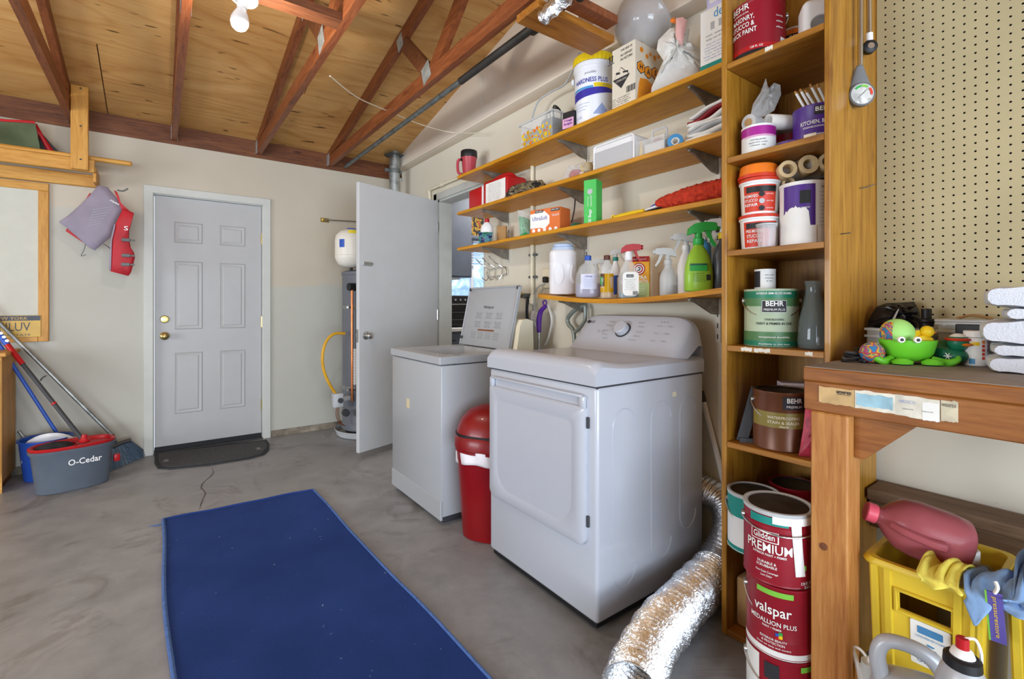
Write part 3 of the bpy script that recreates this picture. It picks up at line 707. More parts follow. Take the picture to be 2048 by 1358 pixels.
loc = Vector((a.x, a.y, 0))
def rugf(i, j):
    p = a.lerp(c, i).lerp(bl2.lerp(br2, i), j); e = math.sin(j*9+1)*.008*(1 if i < .5 else .6)
    return (p.x + e - loc.x, p.y - loc.y + .004*math.sin(i*11), .009 + .0015*math.sin(i*17+j*23))
b = MB(); b.grid(rugf, 30, 60)
top_n = 31*61
b.add([(x, y, .001) for x, y, z in b.v[:top_n]], []); 
edge = [i for i in range(31)] + [31*j+30 for j in range(1,61)] + [31*60+i for i in range(29,-1,-1)] + [31*j for j in range(59,0,-1)]
b.f += [(edge[k], edge[(k+1)%len(edge)], edge[(k+1)%len(edge)]+top_n, edge[k]+top_n) for k in range(len(edge))]; b.m += [0]*len(edge)
pile = b.build('pile', 'rug_blue', Tr)
b = MB(); b.tube([b2 for b2 in [rugf(0, k/60) for k in range(61)]], .008, 8); b.build('binding', 'rug_edge', Tr)
b = MB(); b.tube([rugf(1, k/60) for k in range(61)], .006, 8); b.build('binding', 'rug_edge', Tr)
b = MB(); b.tube([rugf(k/30, 0) for k in range(31)], .006, 8); b.build('binding', 'rug_blue', Tr)
b = MB()
for k in range(4): b.tube([Vector(rugf(0,.03)), Vector(rugf(0,.03))+Vector((-.03-.012*k, .008*k-.01, -.002))], .0012, 4)
b.build('loose_thread', 'rug_edge', Tr)
mat('mat_rubber', '4a4c50', .9, var=.15, sc=60, bump=.4, bsc=300); mat('mat_rim', '323438', .8)
pl = [P(u, v, z=.006) for u, v in ((309,906),(309,925),(316,936),(340,938),(420,930),(500,917),(528,909),(538,899),(539,888),(533,880))]
c0 = sum(pl, Vector())/len(pl)
T = thing('door_mat', 'dark grey rubber door mat with rounded corners at the back door', 'mat', (c0.x, c0.y, 0))
q = [(p.x-c0.x, p.y-c0.y) for p in pl]
b = MB(); b.prism(q, .0, .010, 'z'); b.build('mat_base', 'mat_rim', T)
b = MB(); b.prism([(x*.94, y*.86) for x, y in q], .010, .013, 'z'); b.build('mat_surface', 'mat_rubber', T)
for u, v in ((332,921),(517,897)):
    p = P(u, v, z=.013) - c0; b = MB()
    b.prism([(p.x+a_*.045, p.y+b_*.07) for a_, b_ in ((-.5,-.5),(.5,-.5),(.15,-.1),(.5,.3),(.15,.25),(.2,.5),(-.2,.5),(-.15,.25),(-.5,.3),(-.15,-.1))], .0132, .0142, 'z'); b.build('figure_emblem', 'mid_grey', T)
# ============================================================ water heater corner
mat('heater_grey', '6d7078', .45, var=.02); mat('gas_yellow', 'd9a11c', .45); mat('pink_paper', 'e3c3c6', .7); mat('label_yellow', 'e8d21e', .6); mat('tank_cream', 'ece6da', .35, var=.01)
hx, hy = 1.587, 4.42
T = thing('water_heater', 'tall grey tank water heater standing behind the open door', 'water heater', (hx, hy, 0))
b = MB(); b.lathe([(.238,.06),(.242,.065),(.242,.10),(.235,.11),(.235,1.46),(.242,1.465),(.242,1.49),(.20,1.505),(0,1.515)], 48); b.build('tank', 'heater_grey', T)
b = MB(); b.lathe([(.27,.004),(.285,.006),(.30,.055),(.304,.058),(.30,.062),(.28,.01),(0,.008)], 40); b.build('drain_pan', 'lt_grey', T)
b = MB(); b.lathe([(.20,.009),(.20,.06)], 24); b.build('stand', 'dark_grey', T)
for z in (1.17, .44):
    b = MB(); b.lathe([(.2365,z-.016),(.239,z-.012),(.239,z+.012),(.2365,z+.016)], 48); b.build('strap', 'galv', T)
    b = MB(); b.cyl((-.20,-.13,z),(-.25,-.17,z),.012,n=8); b.build('strap_bolt', 'steel', T)
def wrap(name, m, a0, a1, z0, z1, parent, r=.2375, n=8, sx=1, sy=1):
    b = MB(); b.grid(lambda i, j: (r*sx*math.sin(R(a0+(a1-a0)*i)), -r*sy*math.cos(R(a0+(a1-a0)*i)), z0+(z1-z0)*j), n, 1); return b.build(name, m, parent)
wrap('energy_label', 'label_yellow', -38, -12, 1.05, 1.24, T); wrap('warning_label', 'paper', -58, -44, .48, .80, T); wrap('instruction_sheet', 'pink_paper', -36, -8, .46, .74, T); wrap('rating_label', 'paper', -25, -10, 1.36, 1.44, T)
for k in range(12): text('CAUTION HOT' if k % 3 == 0 else 'follow the manual', .010, 'ink_grey', T, r=.2380, z=.78-.025*k, ang=R(-51), width=.045)
text('ENERGYGUIDE', .02, 'ink', T, r=.238, z=1.215, ang=R(-25), width=.09)
cpx = P(703, 610, y=4.26)
b = MB(); p = Vector((cpx.x-hx, 4.245-hy, 0)); b.tube([p+Vector((0.02,.03,1.34)), p+Vector((0,0,1.325)), p+Vector((0,0,1.28)), p+Vector((0,0,.34))], .011, 10); b.build('relief_pipe', 'copper', T)
b = MB(); b.cyl(p+Vector((-.03,.0,1.35)), p+Vector((.05,.02,1.35)), .034, n=16); b.build('relief_valve', 'black', T)
b = MB(); gv = P(673, 800, y=4.25) - Vector((hx,hy,0)); b.rbox(gv.x-.035, gv.x+.05, gv.y-.04, gv.y+.03, gv.z-.06, gv.z+.06, .008, 2); b.cyl((gv.x+.04,gv.y,gv.z),(gv.x+.12,gv.y+.03,gv.z),.025,n=12); g_ = b.build('gas_valve', 'lt_grey', T)
b = MB(); b.cyl((gv.x+.02,gv.y-.04,gv.z),(gv.x+.02,gv.y-.06,gv.z),.022,n=14); b.build('valve_knob', 'dark_grey', g_)
b = MB(); pts = [P(u,v,y=4.27)-Vector((hx,hy,0)) for u,v in ((690,667),(668,668),(652,684),(645,712),(648,742),(661,772),(672,788))]; b.tube(pts, .0125, 10, smooth=8); b.build('gas_hose', 'gas_yellow', T)
b = MB()
for k in range(3): b.tube([P(u,v,y=4.24)-Vector((hx,hy,0)) for u,v in ((674+2*k,812),(672+3*k,830),(678+2*k,845),(690,852))], .003, 6, smooth=6)
b.build('thermocouple_lines', 'copper', T)
b = MB(); b.rbox(-.16,-.08,-.232,-.20,.13,.20,.005,1); b.build('burner_hatch', 'copper', T)
b = MB(); q = P(692,826,y=4.22)-Vector((hx,hy,0)); b.cyl((q.x,q.y+.03,q.z),(q.x,q.y-.02,q.z),.03,n=14); b.build('sight_glass', 'dark_grey', T)
p0 = P(703, 535, y=4.33)
T = thing('expansion_tank', 'small cream expansion tank with blue cap above the water heater', 'tank', (p0.x, p0.y, 1.525))
b = MB(); b.lathe([(0,0),(.06,.004),(.115,.03),(.14,.08),(.142,.10),(.142,.24),(.135,.285),(.10,.325),(.05,.342),(0,.345)], 36); b.build('shell', 'tank_cream', T, 60)
b = MB(); b.lathe([(.1425,.10),(.145,.104),(.1425,.108)], 36); b.build('seam', 'tank_cream', T)
b = MB(); b.lathe([(.045,.341),(.04,.352),(0,.356)], 24); b.build('cap', 'blue', T)
wrap('tank_label', 'label_yellow', 8, 40, .16, .22, T, r=.1435); wrap('tank_label', 'blue', -62, -42, .17, .24, T, r=.1435)
wrap('tank_label', 'label_yellow', -30, 10, .295, .32, T, r=.13)
b = MB(); b.tube([(.0,0,.0),(0,0,-.03),(.06,.02,-.05),(.14,.05,-.05)], .014, 10, smooth=4); b.build('nipple', 'iron_black', T)
fx = P(789, 610, y=4.53)
T = thing('flue_pipe', 'galvanized flue pipe running up the corner into the roof', 'pipe', (fx.x, fx.y, 1.6))
b = MB(); b.cyl((0,0,0),(0,0,zroof(4.5)-1.6+.03),.052,n=24); b.build('pipe', 'galv', T)
for z in (.66, .92):
    b = MB(); b.lathe([(.053,z-.022),(.058,z-.02),(.058,z+.02),(.053,z+.022)], 24); b.box(-.10,-.05,-.01,.01,z-.015,z+.015); b.box(.05,.075,-.01,.01,z-.015,z+.015); b.build('clamp', 'galv_dark', T)
b = MB(); b.lathe([(.056,.50),(.056,.53)], 24); b.build('coupling', 'galv_dark', T)
b = MB(); zz = zroof(4.5)-1.6; b.lathe([(.06,zz-.035),(.10,zz-.03)], 24); b.build('roof_collar', 'galv_dark', T)
# gas line under the trusses
x_p = 1.46; T = thing('gas_line', 'thin dark steel gas line running under the trusses', 'pipe', (x_p, 4.70, 2.535))
b = MB(); b.cyl((0,.0,0),(0,-2.2,0),.017,n=12); b.build('pipe', 'galv_dark', T)
b = MB(); b.cyl((0,-2.2,0),(0,-3.25,0),.022,n=12); b.build('pipe', 'iron_black', T)
b = MB(); b.cyl((0,-2.88,0),(0,-2.97,0),.034,n=12); b.build('coupling', 'iron_black', T)
b = MB(); b.cyl((0,-3.2,0),(0,-3.3,0),.034,n=12); b.build('coupling', 'iron_black', T)
# string across trusses
pts = [P(660,152,x=.74), P(715,195,x=1.0), P(776,222,x=1.32), P(845,250,x=1.62), P(905,265,x=1.92), P(965,266,x=X_G-.006)]
b = MB(); b.tube(pts, .0035, 6, smooth=8); tag(b.build('string', 'cream'), 'thin cream string strung from a truss to the gable wall', 'string')
# rod with bracket on back wall
p0 = P(652,440,y=4.73)
T = thing('wall_rod', 'short steel rod on a rusty bracket on the back wall', 'rod', (p0.x, Y_B, p0.z))
b = MB(); b.box(-.045,.03,-.006,0,-.02,.02); b.box(-.03,-.01,-.03,0,-.012,.012); b.build('bracket', 'brass', T)
b = MB(); b.cyl((-.02,-.022,0),(.62,-.022,.03),.007,n=10); b.build('rod', 'steel', T)
# light bulb
bp = P(480, 22, y=2.32); bp = Vector((bp.x, 2.32, 2.40))
T = thing('ceiling_light', 'bare white bulb in a porcelain holder under the roof', 'light', (bp.x, bp.y, bp.z))
mat('bulb', 'd8d6d4', .25, var=0); mat('porcelain', 'f1f0ee', .3, var=0)
t = MATS['bulb'].node_tree.nodes['Principled BSDF']; t.inputs['Emission Color'].default_value = (1,.95,.9,1); t.inputs['Emission Strength'].default_value = .05
tilt_ = Matrix.Rotation(R(8),4,'Y')
b = MB(); b.lathe([(0,-.046),(.016,-.044),(.028,-.034),(.035,-.016),(.035,.0),(.030,.018),(.020,.042),(.014,.055),(.0135,.066)], 28, 0, tilt_); b.build('bulb', 'bulb', T, 60)
b = MB(); b.lathe([(.017,.052),(.020,.055),(.020,.075),(.026,.08),(.05,.086),(.056,.095),(.056,.125)], 28, 0, tilt_); b.build('lamp_holder', 'porcelain', T)
b = MB(); b.box(.10-bp.x+.02,.71-bp.x-.02,-.045,.045,.12,.158); b.build('mounting_board', 'beam_dark', T)
bl_ = bpy.data.lights.new('bulb_fill', 'POINT'); bl_.energy = 16; bl_.color = (1.0, 0.93, 0.84); bl_.shadow_soft_size = 0.05  # fill lamp added just below the bulb to brighten gable and roof
blo = bpy.data.objects.new('bulb_fill', bl_); COL.objects.link(blo); blo.location = (bp.x, bp.y, bp.z - 0.10)
# plank over the chords and its load
pe = P(1226,94,z=2.50); 
T = thing('ceiling_plank', 'short rough wooden plank laid from the last truss toward the gable wall', 'plank', (1.32, 1.66, 2.463))
b = MB(); b.rbox(-.02,.46,-.085,.07,.0,.036,.003,1); b.build('board', 'beam_orange', T)
b = MB(); b.rbox(.03,.40,-.16,-.087,.037,.075,.003,1); b.build('cleat', 'truss_wood', T)
T = thing('foil_duct_scrap', 'torn piece of silver foil duct tucked over the truss', 'duct', tuple(P(1135,-14,x=1.36)))
pts = [Vector((0,-.08,.04)), Vector((0,0,0)), Vector((-.03,.05,-.045)), Vector((-.06,.09,-.085))]
b = MB(); 
sp_ = spline(pts, 5); vs = []; n = 14
for k, p in enumerate(sp_):
    for q in range(n):
        a = 6.283*q/n; r_ = .045*(1-.5*k/len(sp_))*(1+.25*random.uniform(-1,1)); vs.append(p+Vector((r_*math.cos(a), r_*.3*math.sin(a), r_*math.sin(a))))
b.add(vs, [(k*n+q,k*n+(q+1)%n,(k+1)*n+(q+1)%n,(k+1)*n+q) for k in range(len(sp_)-1) for q in range(n)]); b.build('crumpled_foil', 'foil', T, 40, solid=.002)
pc = P(1183, 62, x=1.68)
T = thing('paper_roll', 'white cylinder standing behind the ceiling plank', 'roll', (1.66, pc.y+.02, 2.50))
b = MB(); b.lathe([(.03,0),(.035,.002),(.035,.14),(.033,.145),(.012,.145),(.012,.10)], 28); b.build('roll', 'white', T)
b = MB(); b.box(.012,.036,-.006,.006,.125,.146); b.build('tape_tab', 'dark_grey', T)
# ============================================================ left rack with bag and pole
T = thing('wall_rack', 'pine rack on the back wall hung from a truss by a post', 'rack', (-.365, 4.47, 2.066))
b = MB(); b.rbox(-1.9,0,0,.038,.060,.146,.003,1); b.build('front_beam', 'pine', T)
b = MB(); b.rbox(-1.9,-.005,.24,.279,0,.088,.003,1); b.build('rear_ledger', 'pine', T)
b = MB(); b.rbox(-.012,.006,.038,.278,.0,.10,.002,1); b.build('end_board', 'pine', T)
for k in range(4):
    b = MB(); b.rbox(-1.9,-.013,.04+.05*k,.085+.05*k,.10,.118,.002,1); b.build('slat', 'pine', T)
b = MB(); b.rbox(-.122,-.030,-.040,-.001,.062,zroof(4.45)-2.066-.012,.003,1); b.build('hanger_post', 'pine_z', T)
for z in (.13,.36,.62):
    b = MB(); b.cyl((-.07,-.040,z),(-.07,-.043,z),.006,n=8); b.build('screw', 'dark_grey', T)
p1 = P(264,325,y=4.505); T = thing('closet_pole', 'long round wooden pole lying on the pine rack', 'pole', (p1.x, 4.505, 2.229))
b = MB(); b.cyl((-1.8,0,0),(-.012,0,0),.017,n=16); b.lathe([(.017,0),(.014,.010),(0,.014)],16,0,Matrix.Translation((-.012,0,0)) @ Matrix.Rotation(R(90),4,'Y')); b.build('dowel', 'pine', T)
mat('bag_green', '4a5a44', .18, var=.12, sc=6, coat=.4)
T = thing('storage_bag', 'glossy dark green zip bag with red piping on the pine rack', 'bag', (-1.02, 4.60, 2.19))
def bagf(i, j):
    x = -.38+.76*i; k = math.sin(math.pi*min(1,max(0,j)));  top = .27 + .02*math.sin(7*i)-.05*i
    z = top*j; yw = -.10 + .04*j + .012*math.sin(13*i+5*j)
    return (x - .05*j*(i-.3), yw, z)
b = MB(); b.grid(bagf, 14, 10); b.grid(lambda i, j: (lambda p: (p[0], .10-.05*j, p[2]))(bagf(i, j)), 14, 10)
b.add([bagf(1,j/8) for j in range(9)] + [(bagf(1,j/8)[0], .10-.05*j/8, bagf(1,j/8)[2]) for j in range(9)], [(j,j+1,j+10,j+9) for j in range(8)]); b.build('body', 'bag_green', T, 60)
b = MB(); b.tube([Vector(bagf(k/10,1))+Vector((0,0,.004)) for k in range(11)], .009, 8); b.build('top_piping', 'red', T)
b = MB(); b.tube([(.33,-.02,.235),(.37,-.01,.16),(.42,.0,.06),(.46,.0,.03)], [.02,.012,.02,.012], 8, smooth=4); b.build('strap', 'red', T)
b = MB(); b.prism([(.30,.02),(.50,.02),(.42,.12),(.36,.20)], .0, .07, 'y'); b.build('side_flap', 'black', T)
# framed panel on the wall and plate
mat('panel_cream', 'c3c2b6', .6, var=.02)
T = thing('framed_panel', 'wood framed white panel mounted on the back wall', 'panel', (-.72, Y_B, 1.02))
fr_r = P(97,500,y=4.72).x + .72; fz0 = zv(684,-.72,4.72)-1.02; fz1 = zv(363,-.72,4.72)-1.02
b = MB(); b.box(-1.2,fr_r-.01,-.008,0,fz0+.01,fz1-.01); b.build('board', 'panel_cream', T)
b = MB(); b.rbox(fr_r-.055,fr_r,-.022,-.001,fz0,fz1-.056,.003,1); b.build('stile', 'pine_z', T)
b = MB(); b.rbox(-1.2,fr_r,-.022,-.001,fz1-.055,fz1,.003,1); b.build('rail', 'pine', T)
b = MB(); b.rbox(-1.2,fr_r-.056,-.022,-.001,fz0,fz0+.05,.003,1); b.build('rail', 'pine', T)
pr = P(82, 652, y=4.722)
mat('plate_gold', 'cda43a', .4, var=.05); mat('plate_navy', '2b2b35', .4)
T = thing('license_plate', 'gold and navy car license plate on the framed panel', 'license plate', (pr.x-.153, 4.722, pr.z-.076))
b = MB(); b.rbox(-.152,.152,0,.004,0,.152,.0015,1); b.build('plate', 'plate_gold', T)
b = MB(); b.box(-.150,.150,-.001,0,.116,.150); b.build('top_band', 'plate_navy', T)
text('NEW YORK', .030, 'plate_gold', T, Matrix.Translation((0,-.001,.131)), width=.17)
text('ONLUV', .085, 'plate_navy', T, Matrix.Translation((-.005,0,.070)), width=.205)
text('EMPIRE STATE', .018, 'plate_navy', T, Matrix.Translation((0,0,.016)), width=.20)
# life jacket
mat('vest_grey', '8d8493', .7, var=.05, bump=.2, bsc=25); mat('vest_red', 'b0202a', .6, var=.06, bump=.2, bsc=25); mat('strap_grey', '6b6c6c', .7)
vy = 4.55
def vp(u, v, y=vy): return P(u, v, y=y)
o0 = vp(200,375); T = thing('life_vest', 'grey and red life vest hanging from the end of the rack', 'life vest', tuple(o0))
def pad(name, pts, m, y, th, parent, lay=0):
    q = [vp(u,v,y)-o0 for u,v in pts]; n = len(q); c_ = sum(q, Vector())/n
    b = MB()
    for s_ in (-1, 1):
        r0 = [Vector((p.x, y-vy, p.z)) for p in q]
        r1 = [Vector((c_.x+(p.x-c_.x)*.93, y-vy+s_*th*.75, c_.z+(p.z-c_.z)*.93)) for p in q]
        r2 = [Vector((c_.x+(p.x-c_.x)*.72, y-vy+s_*th, c_.z+(p.z-c_.z)*.72)) for p in q]
        vs = r0+r1+r2
        b.add(vs, [(k*n+i,k*n+(i+1)%n,(k+1)*n+(i+1)%n,(k+1)*n+i) for k in range(2) for i in range(n)] + [tuple(2*n+i for i in range(n))])
    return b.build(name, m, parent, 70)
pad('back_panel', [(196,371),(215,374),(230,392),(246,414),(243,424),(233,440),(224,462),(221,474),(200,492),(190,501),(178,495),(150,470),(130,453),(117,444),(135,432),(160,410),(180,390)], 'vest_grey', vy, .022, T)
pad('back_panel_lining', [(180,385),(222,455),(186,498),(131,462),(133,458)], 'vest_red', vy+.03, .012, T)
fp_ = pad('front_panel', [(246,416),(268,426),(264,440),(259,452),(258,478),(262,496),(268,505),(270,516),(265,535),(262,545),(257,552),(222,543),(219,540),(222,500),(224,470),(230,450)], 'vest_red', vy-.03, .02, T)
pad('shoulder_strap', [(228,380),(234,384),(240,405),(268,430),(262,436),(244,422)], 'vest_red', vy-.012, .01, T)
pad('panel_edge', [(228,448),(231,449),(224,478),(222,540),(218,540),(221,480)], 'vest_grey', vy-.045, .006, T)
text('S', .045, 'white', fp_, Matrix.Translation(vp(252,457,vy-.055)-o0), sx=1.4)
for u, v in ((253,480),(253,511),(252,529)):
    q = vp(u,v,vy-.056)-o0; b = MB(); b.rbox(q.x-.028,q.x+.022,q.y-.012,q.y+.006,q.z-.012,q.z+.012,.004,1); b.rbox(q.x+.02,q.x+.05,q.y-.006,q.y+.004,q.z-.006,q.z+.006,.002,1); b.build('buckle', 'strap_grey', T)
for k in range(7): text('Approved personal flotation device', .010, 'lt_grey', T, Matrix.Translation(vp(206-3*k,416+5.5*k,vy-.024)-o0) @ Matrix.Rotation(R(-18),4,'Y'), width=.11-.006*k)
text('STEARN', .016, 'white', T, Matrix.Translation(vp(229,405,vy-.02)-o0) @ Matrix.Rotation(R(28),4,'Y'), bold=.02)
b = MB(); b.tube([vp(234,380)-o0, vp(246,382)-o0, vp(256,377)-o0], .006, 6, smooth=4); b.build('hanging_cord', 'strap_grey', T)
b = MB(); b.tube([vp(207,488)-o0, vp(214,492,vy-.01)-o0, vp(224,500,vy-.02)-o0], .010, 6, flat=.3); b.build('webbing', 'strap_grey', T)
b = MB(); b.tube([vp(171,488)-o0, vp(168,500)-o0, vp(162,512)-o0, vp(172,509)-o0], .006, 6, smooth=3, flat=.4); b.build('webbing', 'strap_grey', T)
# ============================================================ cleaning corner
T = thing('wood_cabinet', 'honey brown wooden cabinet at the far left edge', 'cabinet', (-1.15, 4.36, 0))
b = MB(); b.rbox(-.35,.35,0,.355,.06,.86,.003,1); b.build('body', 'pine_z', T)
b = MB(); b.rbox(-.37,.372,-.02,.365,.861,.888,.004,1); b.build('top', 'pine', T)
b = MB(); b.box(-.33,.33,.02,.35,0,.06); b.build('plinth', 'bench_wood', T)
b = MB(); b.prism([(.30,.0),(.352,.0),(.352,.12)], -.012, .0, 'y'); b.build('foot_block', 'pine', T)
b = MB(); b.rbox(-.34,.33,-.018,-.001,.10,.84,.003,1); b.build('door', 'pine_z', T)
mat('pail_grey', '5b6470', .42, var=.04); mat('mop_black', '26272c', .9, bump=.6, bsc=60)
T = thing('mop_bucket', 'oval grey mop bucket with red wringer rim by the back wall', 'bucket', (-.452, 4.24, 0), 14)
b = MB(); b.lathe([(.170,0),(.178,.006),(.202,.24),(.214,.255),(.216,.27),(.206,.275),(.196,.25),(.172,.02),(0,.015)], 48, sy=.60, pw=2.6); b.build('pail', 'pail_grey', T)
b = MB(); b.lathe([(.200,.262),(.213,.277),(.215,.285),(.207,.292),(.194,.288),(.186,.272)], 48, sy=.60, pw=2.6); b.build('rim', 'red', T)
text('O-Cedar', .052, 'white', T, Matrix.Translation((.040,-.117,.185)) @ Matrix.Rotation(R(-8),4,'X'), eps=.008, bold=.015, width=.165)
b = MB(); b.rbox(.200,.235,-.05,-.02,.12,.17,.008,2); b.build('foot_pedal', 'red', T)
b = MB(); b.lathe([(.10,.20),(.11,.285),(.105,.285),(.09,.21),(0,.205)], 28, 0, Matrix.Translation((-.09,0,0))); b.build('wringer_basket', 'red', T)
b = MB(); b.grid(lambda i, j: (-.09+(.10+.012*math.sin(31*i))*math.cos(6.283*i)*math.cos(j*1.5), (.10+.012*math.sin(31*i))*math.sin(6.283*i)*math.cos(j*1.5), .25+.06*math.sin(j*1.5)), 40, 8, closed_u=True); b.build('mop_head', 'mop_black', T)
def pole(name, label, segs, base, cat='mop'):
    T = thing(name, label, cat, tuple(base)); return T
A = P(169, 884, y=4.22); B = P(-30, 633, y=4.60)
T = thing('spin_mop', 'spin mop with dark handle and red sleeve standing in the bucket', 'mop', tuple(A))
d = B-A
def seg(T, f0, f1, r, m, nm, d, r1=None):
    b = MB(); b.cyl(d*f0, d*f1, r, r1 or r, 14); return b.build(nm, m, T)
seg(T, .0, .80, .0125, 'dark_grey', 'handle', d); seg(T, .62, .78, .0155, 'red', 'sleeve', d); seg(T, .775, .9, .0165, 'blue', 'grip', d); seg(T, .9, 1, .013, 'red', 'end', d); seg(T, .30, .312, .0145, 'red', 'collar', d)
b = MB(); b.lathe([(.028,0),(.030,.012),(.018,.03),(.014,.05)], 16); b.build('socket', 'red', T)
for k in range(3): 
    b = MB(); b.lathe([(.009,0),(.010,.004)], 12, 0, Matrix.Translation(d*(.80+.03*k)+Vector((.012,-.014,.006))) @ Matrix.Rotation(R(90),4,'X')); b.build('dot', 'white', T)
A = P(226, 872, y=4.66); B = P(-40, 607, y=4.695); hd = P(252, 915, y=4.63)
T = thing('push_broom', 'angled broom with grey bristles and steel handle leaning on the wall', 'broom', (hd.x, hd.y, 0)); o0 = Vector((hd.x, hd.y, 0))
d = B-A; b = MB(); b.cyl(A-o0, A-o0+d*.96, .0125, n=14); b.build('handle', 'galv', T)
b = MB(); b.cyl(A-o0+d*.90, A-o0+d, .0135, n=14); b.build('handle_tip', 'orange', T)
m0, m1 = P(214,900,y=4.62)-o0, P(262,880,y=4.62)-o0
b = MB(); b.tube([m0, m0.lerp(m1,.5)+Vector((0,0,.008)), m1], .022, 12, smooth=4, flat=.7); b.build('head', 'dark_grey', T)
b = MB(); b.cyl(A-o0+d*.01, m0.lerp(m1,.35), .015, .018, 12); b.build('ferrule', 'dark_grey', T)
mat('bristle', '5e7285', .6, var=.2, sc=90)
f0, f1 = P(205,949,z=.004)-o0, P(296,909,z=.004)-o0
b = MB(); rnd = random.Random(3)
for k in range(260):
    s_ = rnd.random(); t_ = s_ + rnd.uniform(-.04,.04); dy = rnd.uniform(-.018,.018)
    p0 = m0.lerp(m1, s_)+Vector((0,dy*.8,-.005)); p1 = f0.lerp(f1, min(1,max(0,t_)))+Vector((0,dy*1.6+.01,0))
    p1.z = max(.003, p1.z)
    b.cyl(p0, p1, .0022, .0016, 4, caps=False)
tag(b.build('bristles', 'bristle', T), kind='stuff')
T = thing('blue_pail', 'blue pail with a white dustpan behind the mop bucket', 'pail', (-.63, 4.585, 0))
b = MB(); b.lathe([(.105,0),(.11,.005),(.135,.26),(.145,.265),(.145,.275),(.132,.27),(.105,.02),(0,.012)], 32); b.build('bucket', 'blue', T)
T = thing('dustpan', 'white plastic dustpan resting inside the blue pail', 'dustpan', (-.60, 4.55, .13))
b = MB(); b.grid(lambda i, j: (-.14+.28*i, -.02-.05*math.sin(math.pi*i)*j, .19*math.sin(math.pi*(.08+.84*i))**.4*j+.0*i), 20, 6); b.build('pan', 'white', T, solid=.004)
A = P(121, 877, y=4.62); B = P(-30, 645, y=4.66)
T = thing('flat_mop', 'flat mop with a bright blue handle behind the mop bucket', 'mop', (A.x, A.y, 0)); o0 = Vector((A.x,A.y,0))
b = MB(); b.cyl(A-o0, B-o0, .011, n=12); b.build('handle', 'blue', T)
b = MB(); b.rbox(-.06,.16,-.05,.03,.20,.225,.008,2,0,Matrix.Rotation(R(-10),4,'Y')); b.build('plate', 'white', T)
b = MB(); b.rbox(-.02,.06,-.03,.02,.222,.27,.012,2); b.build('swivel', 'blue', T)
b = MB(); b.rbox(-.03,.10,-.055,.035,.0,.20,.02,2); b.build('pad', 'dark_grey', T)
b = MB(); b.tube([P(37,862,y=4.735), P(55,885,y=4.735), P(72,902,y=4.73)], .009, 8); tag(b.build('steel_rod', 'galv'), 'thin grey rod leaning behind the blue pail', 'rod')
b = MB(); p = P(82,760,y=Y_B-.002); b.tube([p, p+Vector((.0,-.02,.0)), p+Vector((.012,-.03,.02)), p+Vector((.03,-.02,.03))], .003, 6, smooth=4); tag(b.build('wall_hook', 'dark_grey'), 'small bent wire hook on the back wall', 'hook')
# ============================================================ wall shelves with steel brackets
mat('bracket_steel', '8d8880', .45, .6, var=.15, sc=20); mat('standard_white', 'd9d3c8', .5, var=.05)
STD = [2.82, 2.03, 1.20]
SZ = {1: 2.152, 2: 1.882, 3: 1.617, 4: 1.262}
XF = 1.790
names = {1: 'topmost long wooden wall shelf, holding the white bucket', 2: 'second long wooden wall shelf, holding the red jug', 3: 'third long wooden wall shelf, holding the tall green box', 4: 'lowest short sagging wooden wall shelf of cleaning bottles'}
def sag(y): return -.042*math.sin(math.pi*max(0,min(1,(y-1.0)/1.25)))
for k in (1,2,3,4):
    yl = 3.12 if k < 4 else 2.235; y0 = .975
    T = thing('wall_shelf', names[k], 'shelf', (X_R, y0, SZ[k]), 0, 'shelves on the right wall')
    if k < 4:
        b = MB(); b.rbox(XF-X_R, -.003, 0, yl-y0, -.022, 0, .003, 1); b.build('board', 'shelf_wood', T)
    else:
        n = 28; vs = []; fs = []
        for i in range(n+1):
            y = y0 + (yl-y0)*i/n; s_ = sag(y); xf = XF-X_R + (.06*max(0,(i/n-.93)/.07)**2)
            vs += [(xf,y-y0,s_-.022),(xf,y-y0,s_),(-.003,y-y0,s_),(-.003,y-y0,s_-.022)]
        fs = [(4*i+q,4*i+(q+1)%4,4*i+4+(q+1)%4,4*i+4+q) for i in range(n) for q in range(4)] + [(0,1,2,3),(4*n+3,4*n+2,4*n+1,4*n)]
        b = MB(); b.add(vs, fs); b.build('board', 'shelf_wood', T)
    for ys in STD:
        if ys > yl: continue
        zz = -.022 + (sag(ys) if k == 4 else 0)
        b = MB(); b.prism([(-.012, zz-.075),(-.012,zz-.0005),(-.235,zz-.0005),(-.235,zz-.012),(-.19,zz-.020),(-.06,zz-.07)], ys-y0-.005, ys-y0+.005, 'y')
        b.box(-.235,-.012,ys-y0-.012,ys-y0+.012,zz-.003,zz-.0003); b.build('bracket', 'bracket_steel', T)
for i, ys in enumerate(STD):
    z0, z1 = ((1.02 if i else 1.50), 2.16)
    b = MB(); b.box(X_R-.012, X_R, ys-.012, ys+.012, z0, z1)
    o = tag(b.build('shelf_standard', 'standard_white'), ['slotted white shelf standard nearest the kitchen doorway','slotted white shelf standard in the middle of the shelves','slotted white shelf standard beside the tall shelf unit'][i], 'shelf standard', 'shelf standards')
    b = MB()
    for q in range(int((z1-z0)/.05)): b.box(X_R-.0126,X_R-.0119,ys-.003,ys+.003,z0+.015+.05*q,z0+.037+.05*q)
    b.build('slots', 'dark_grey', o)
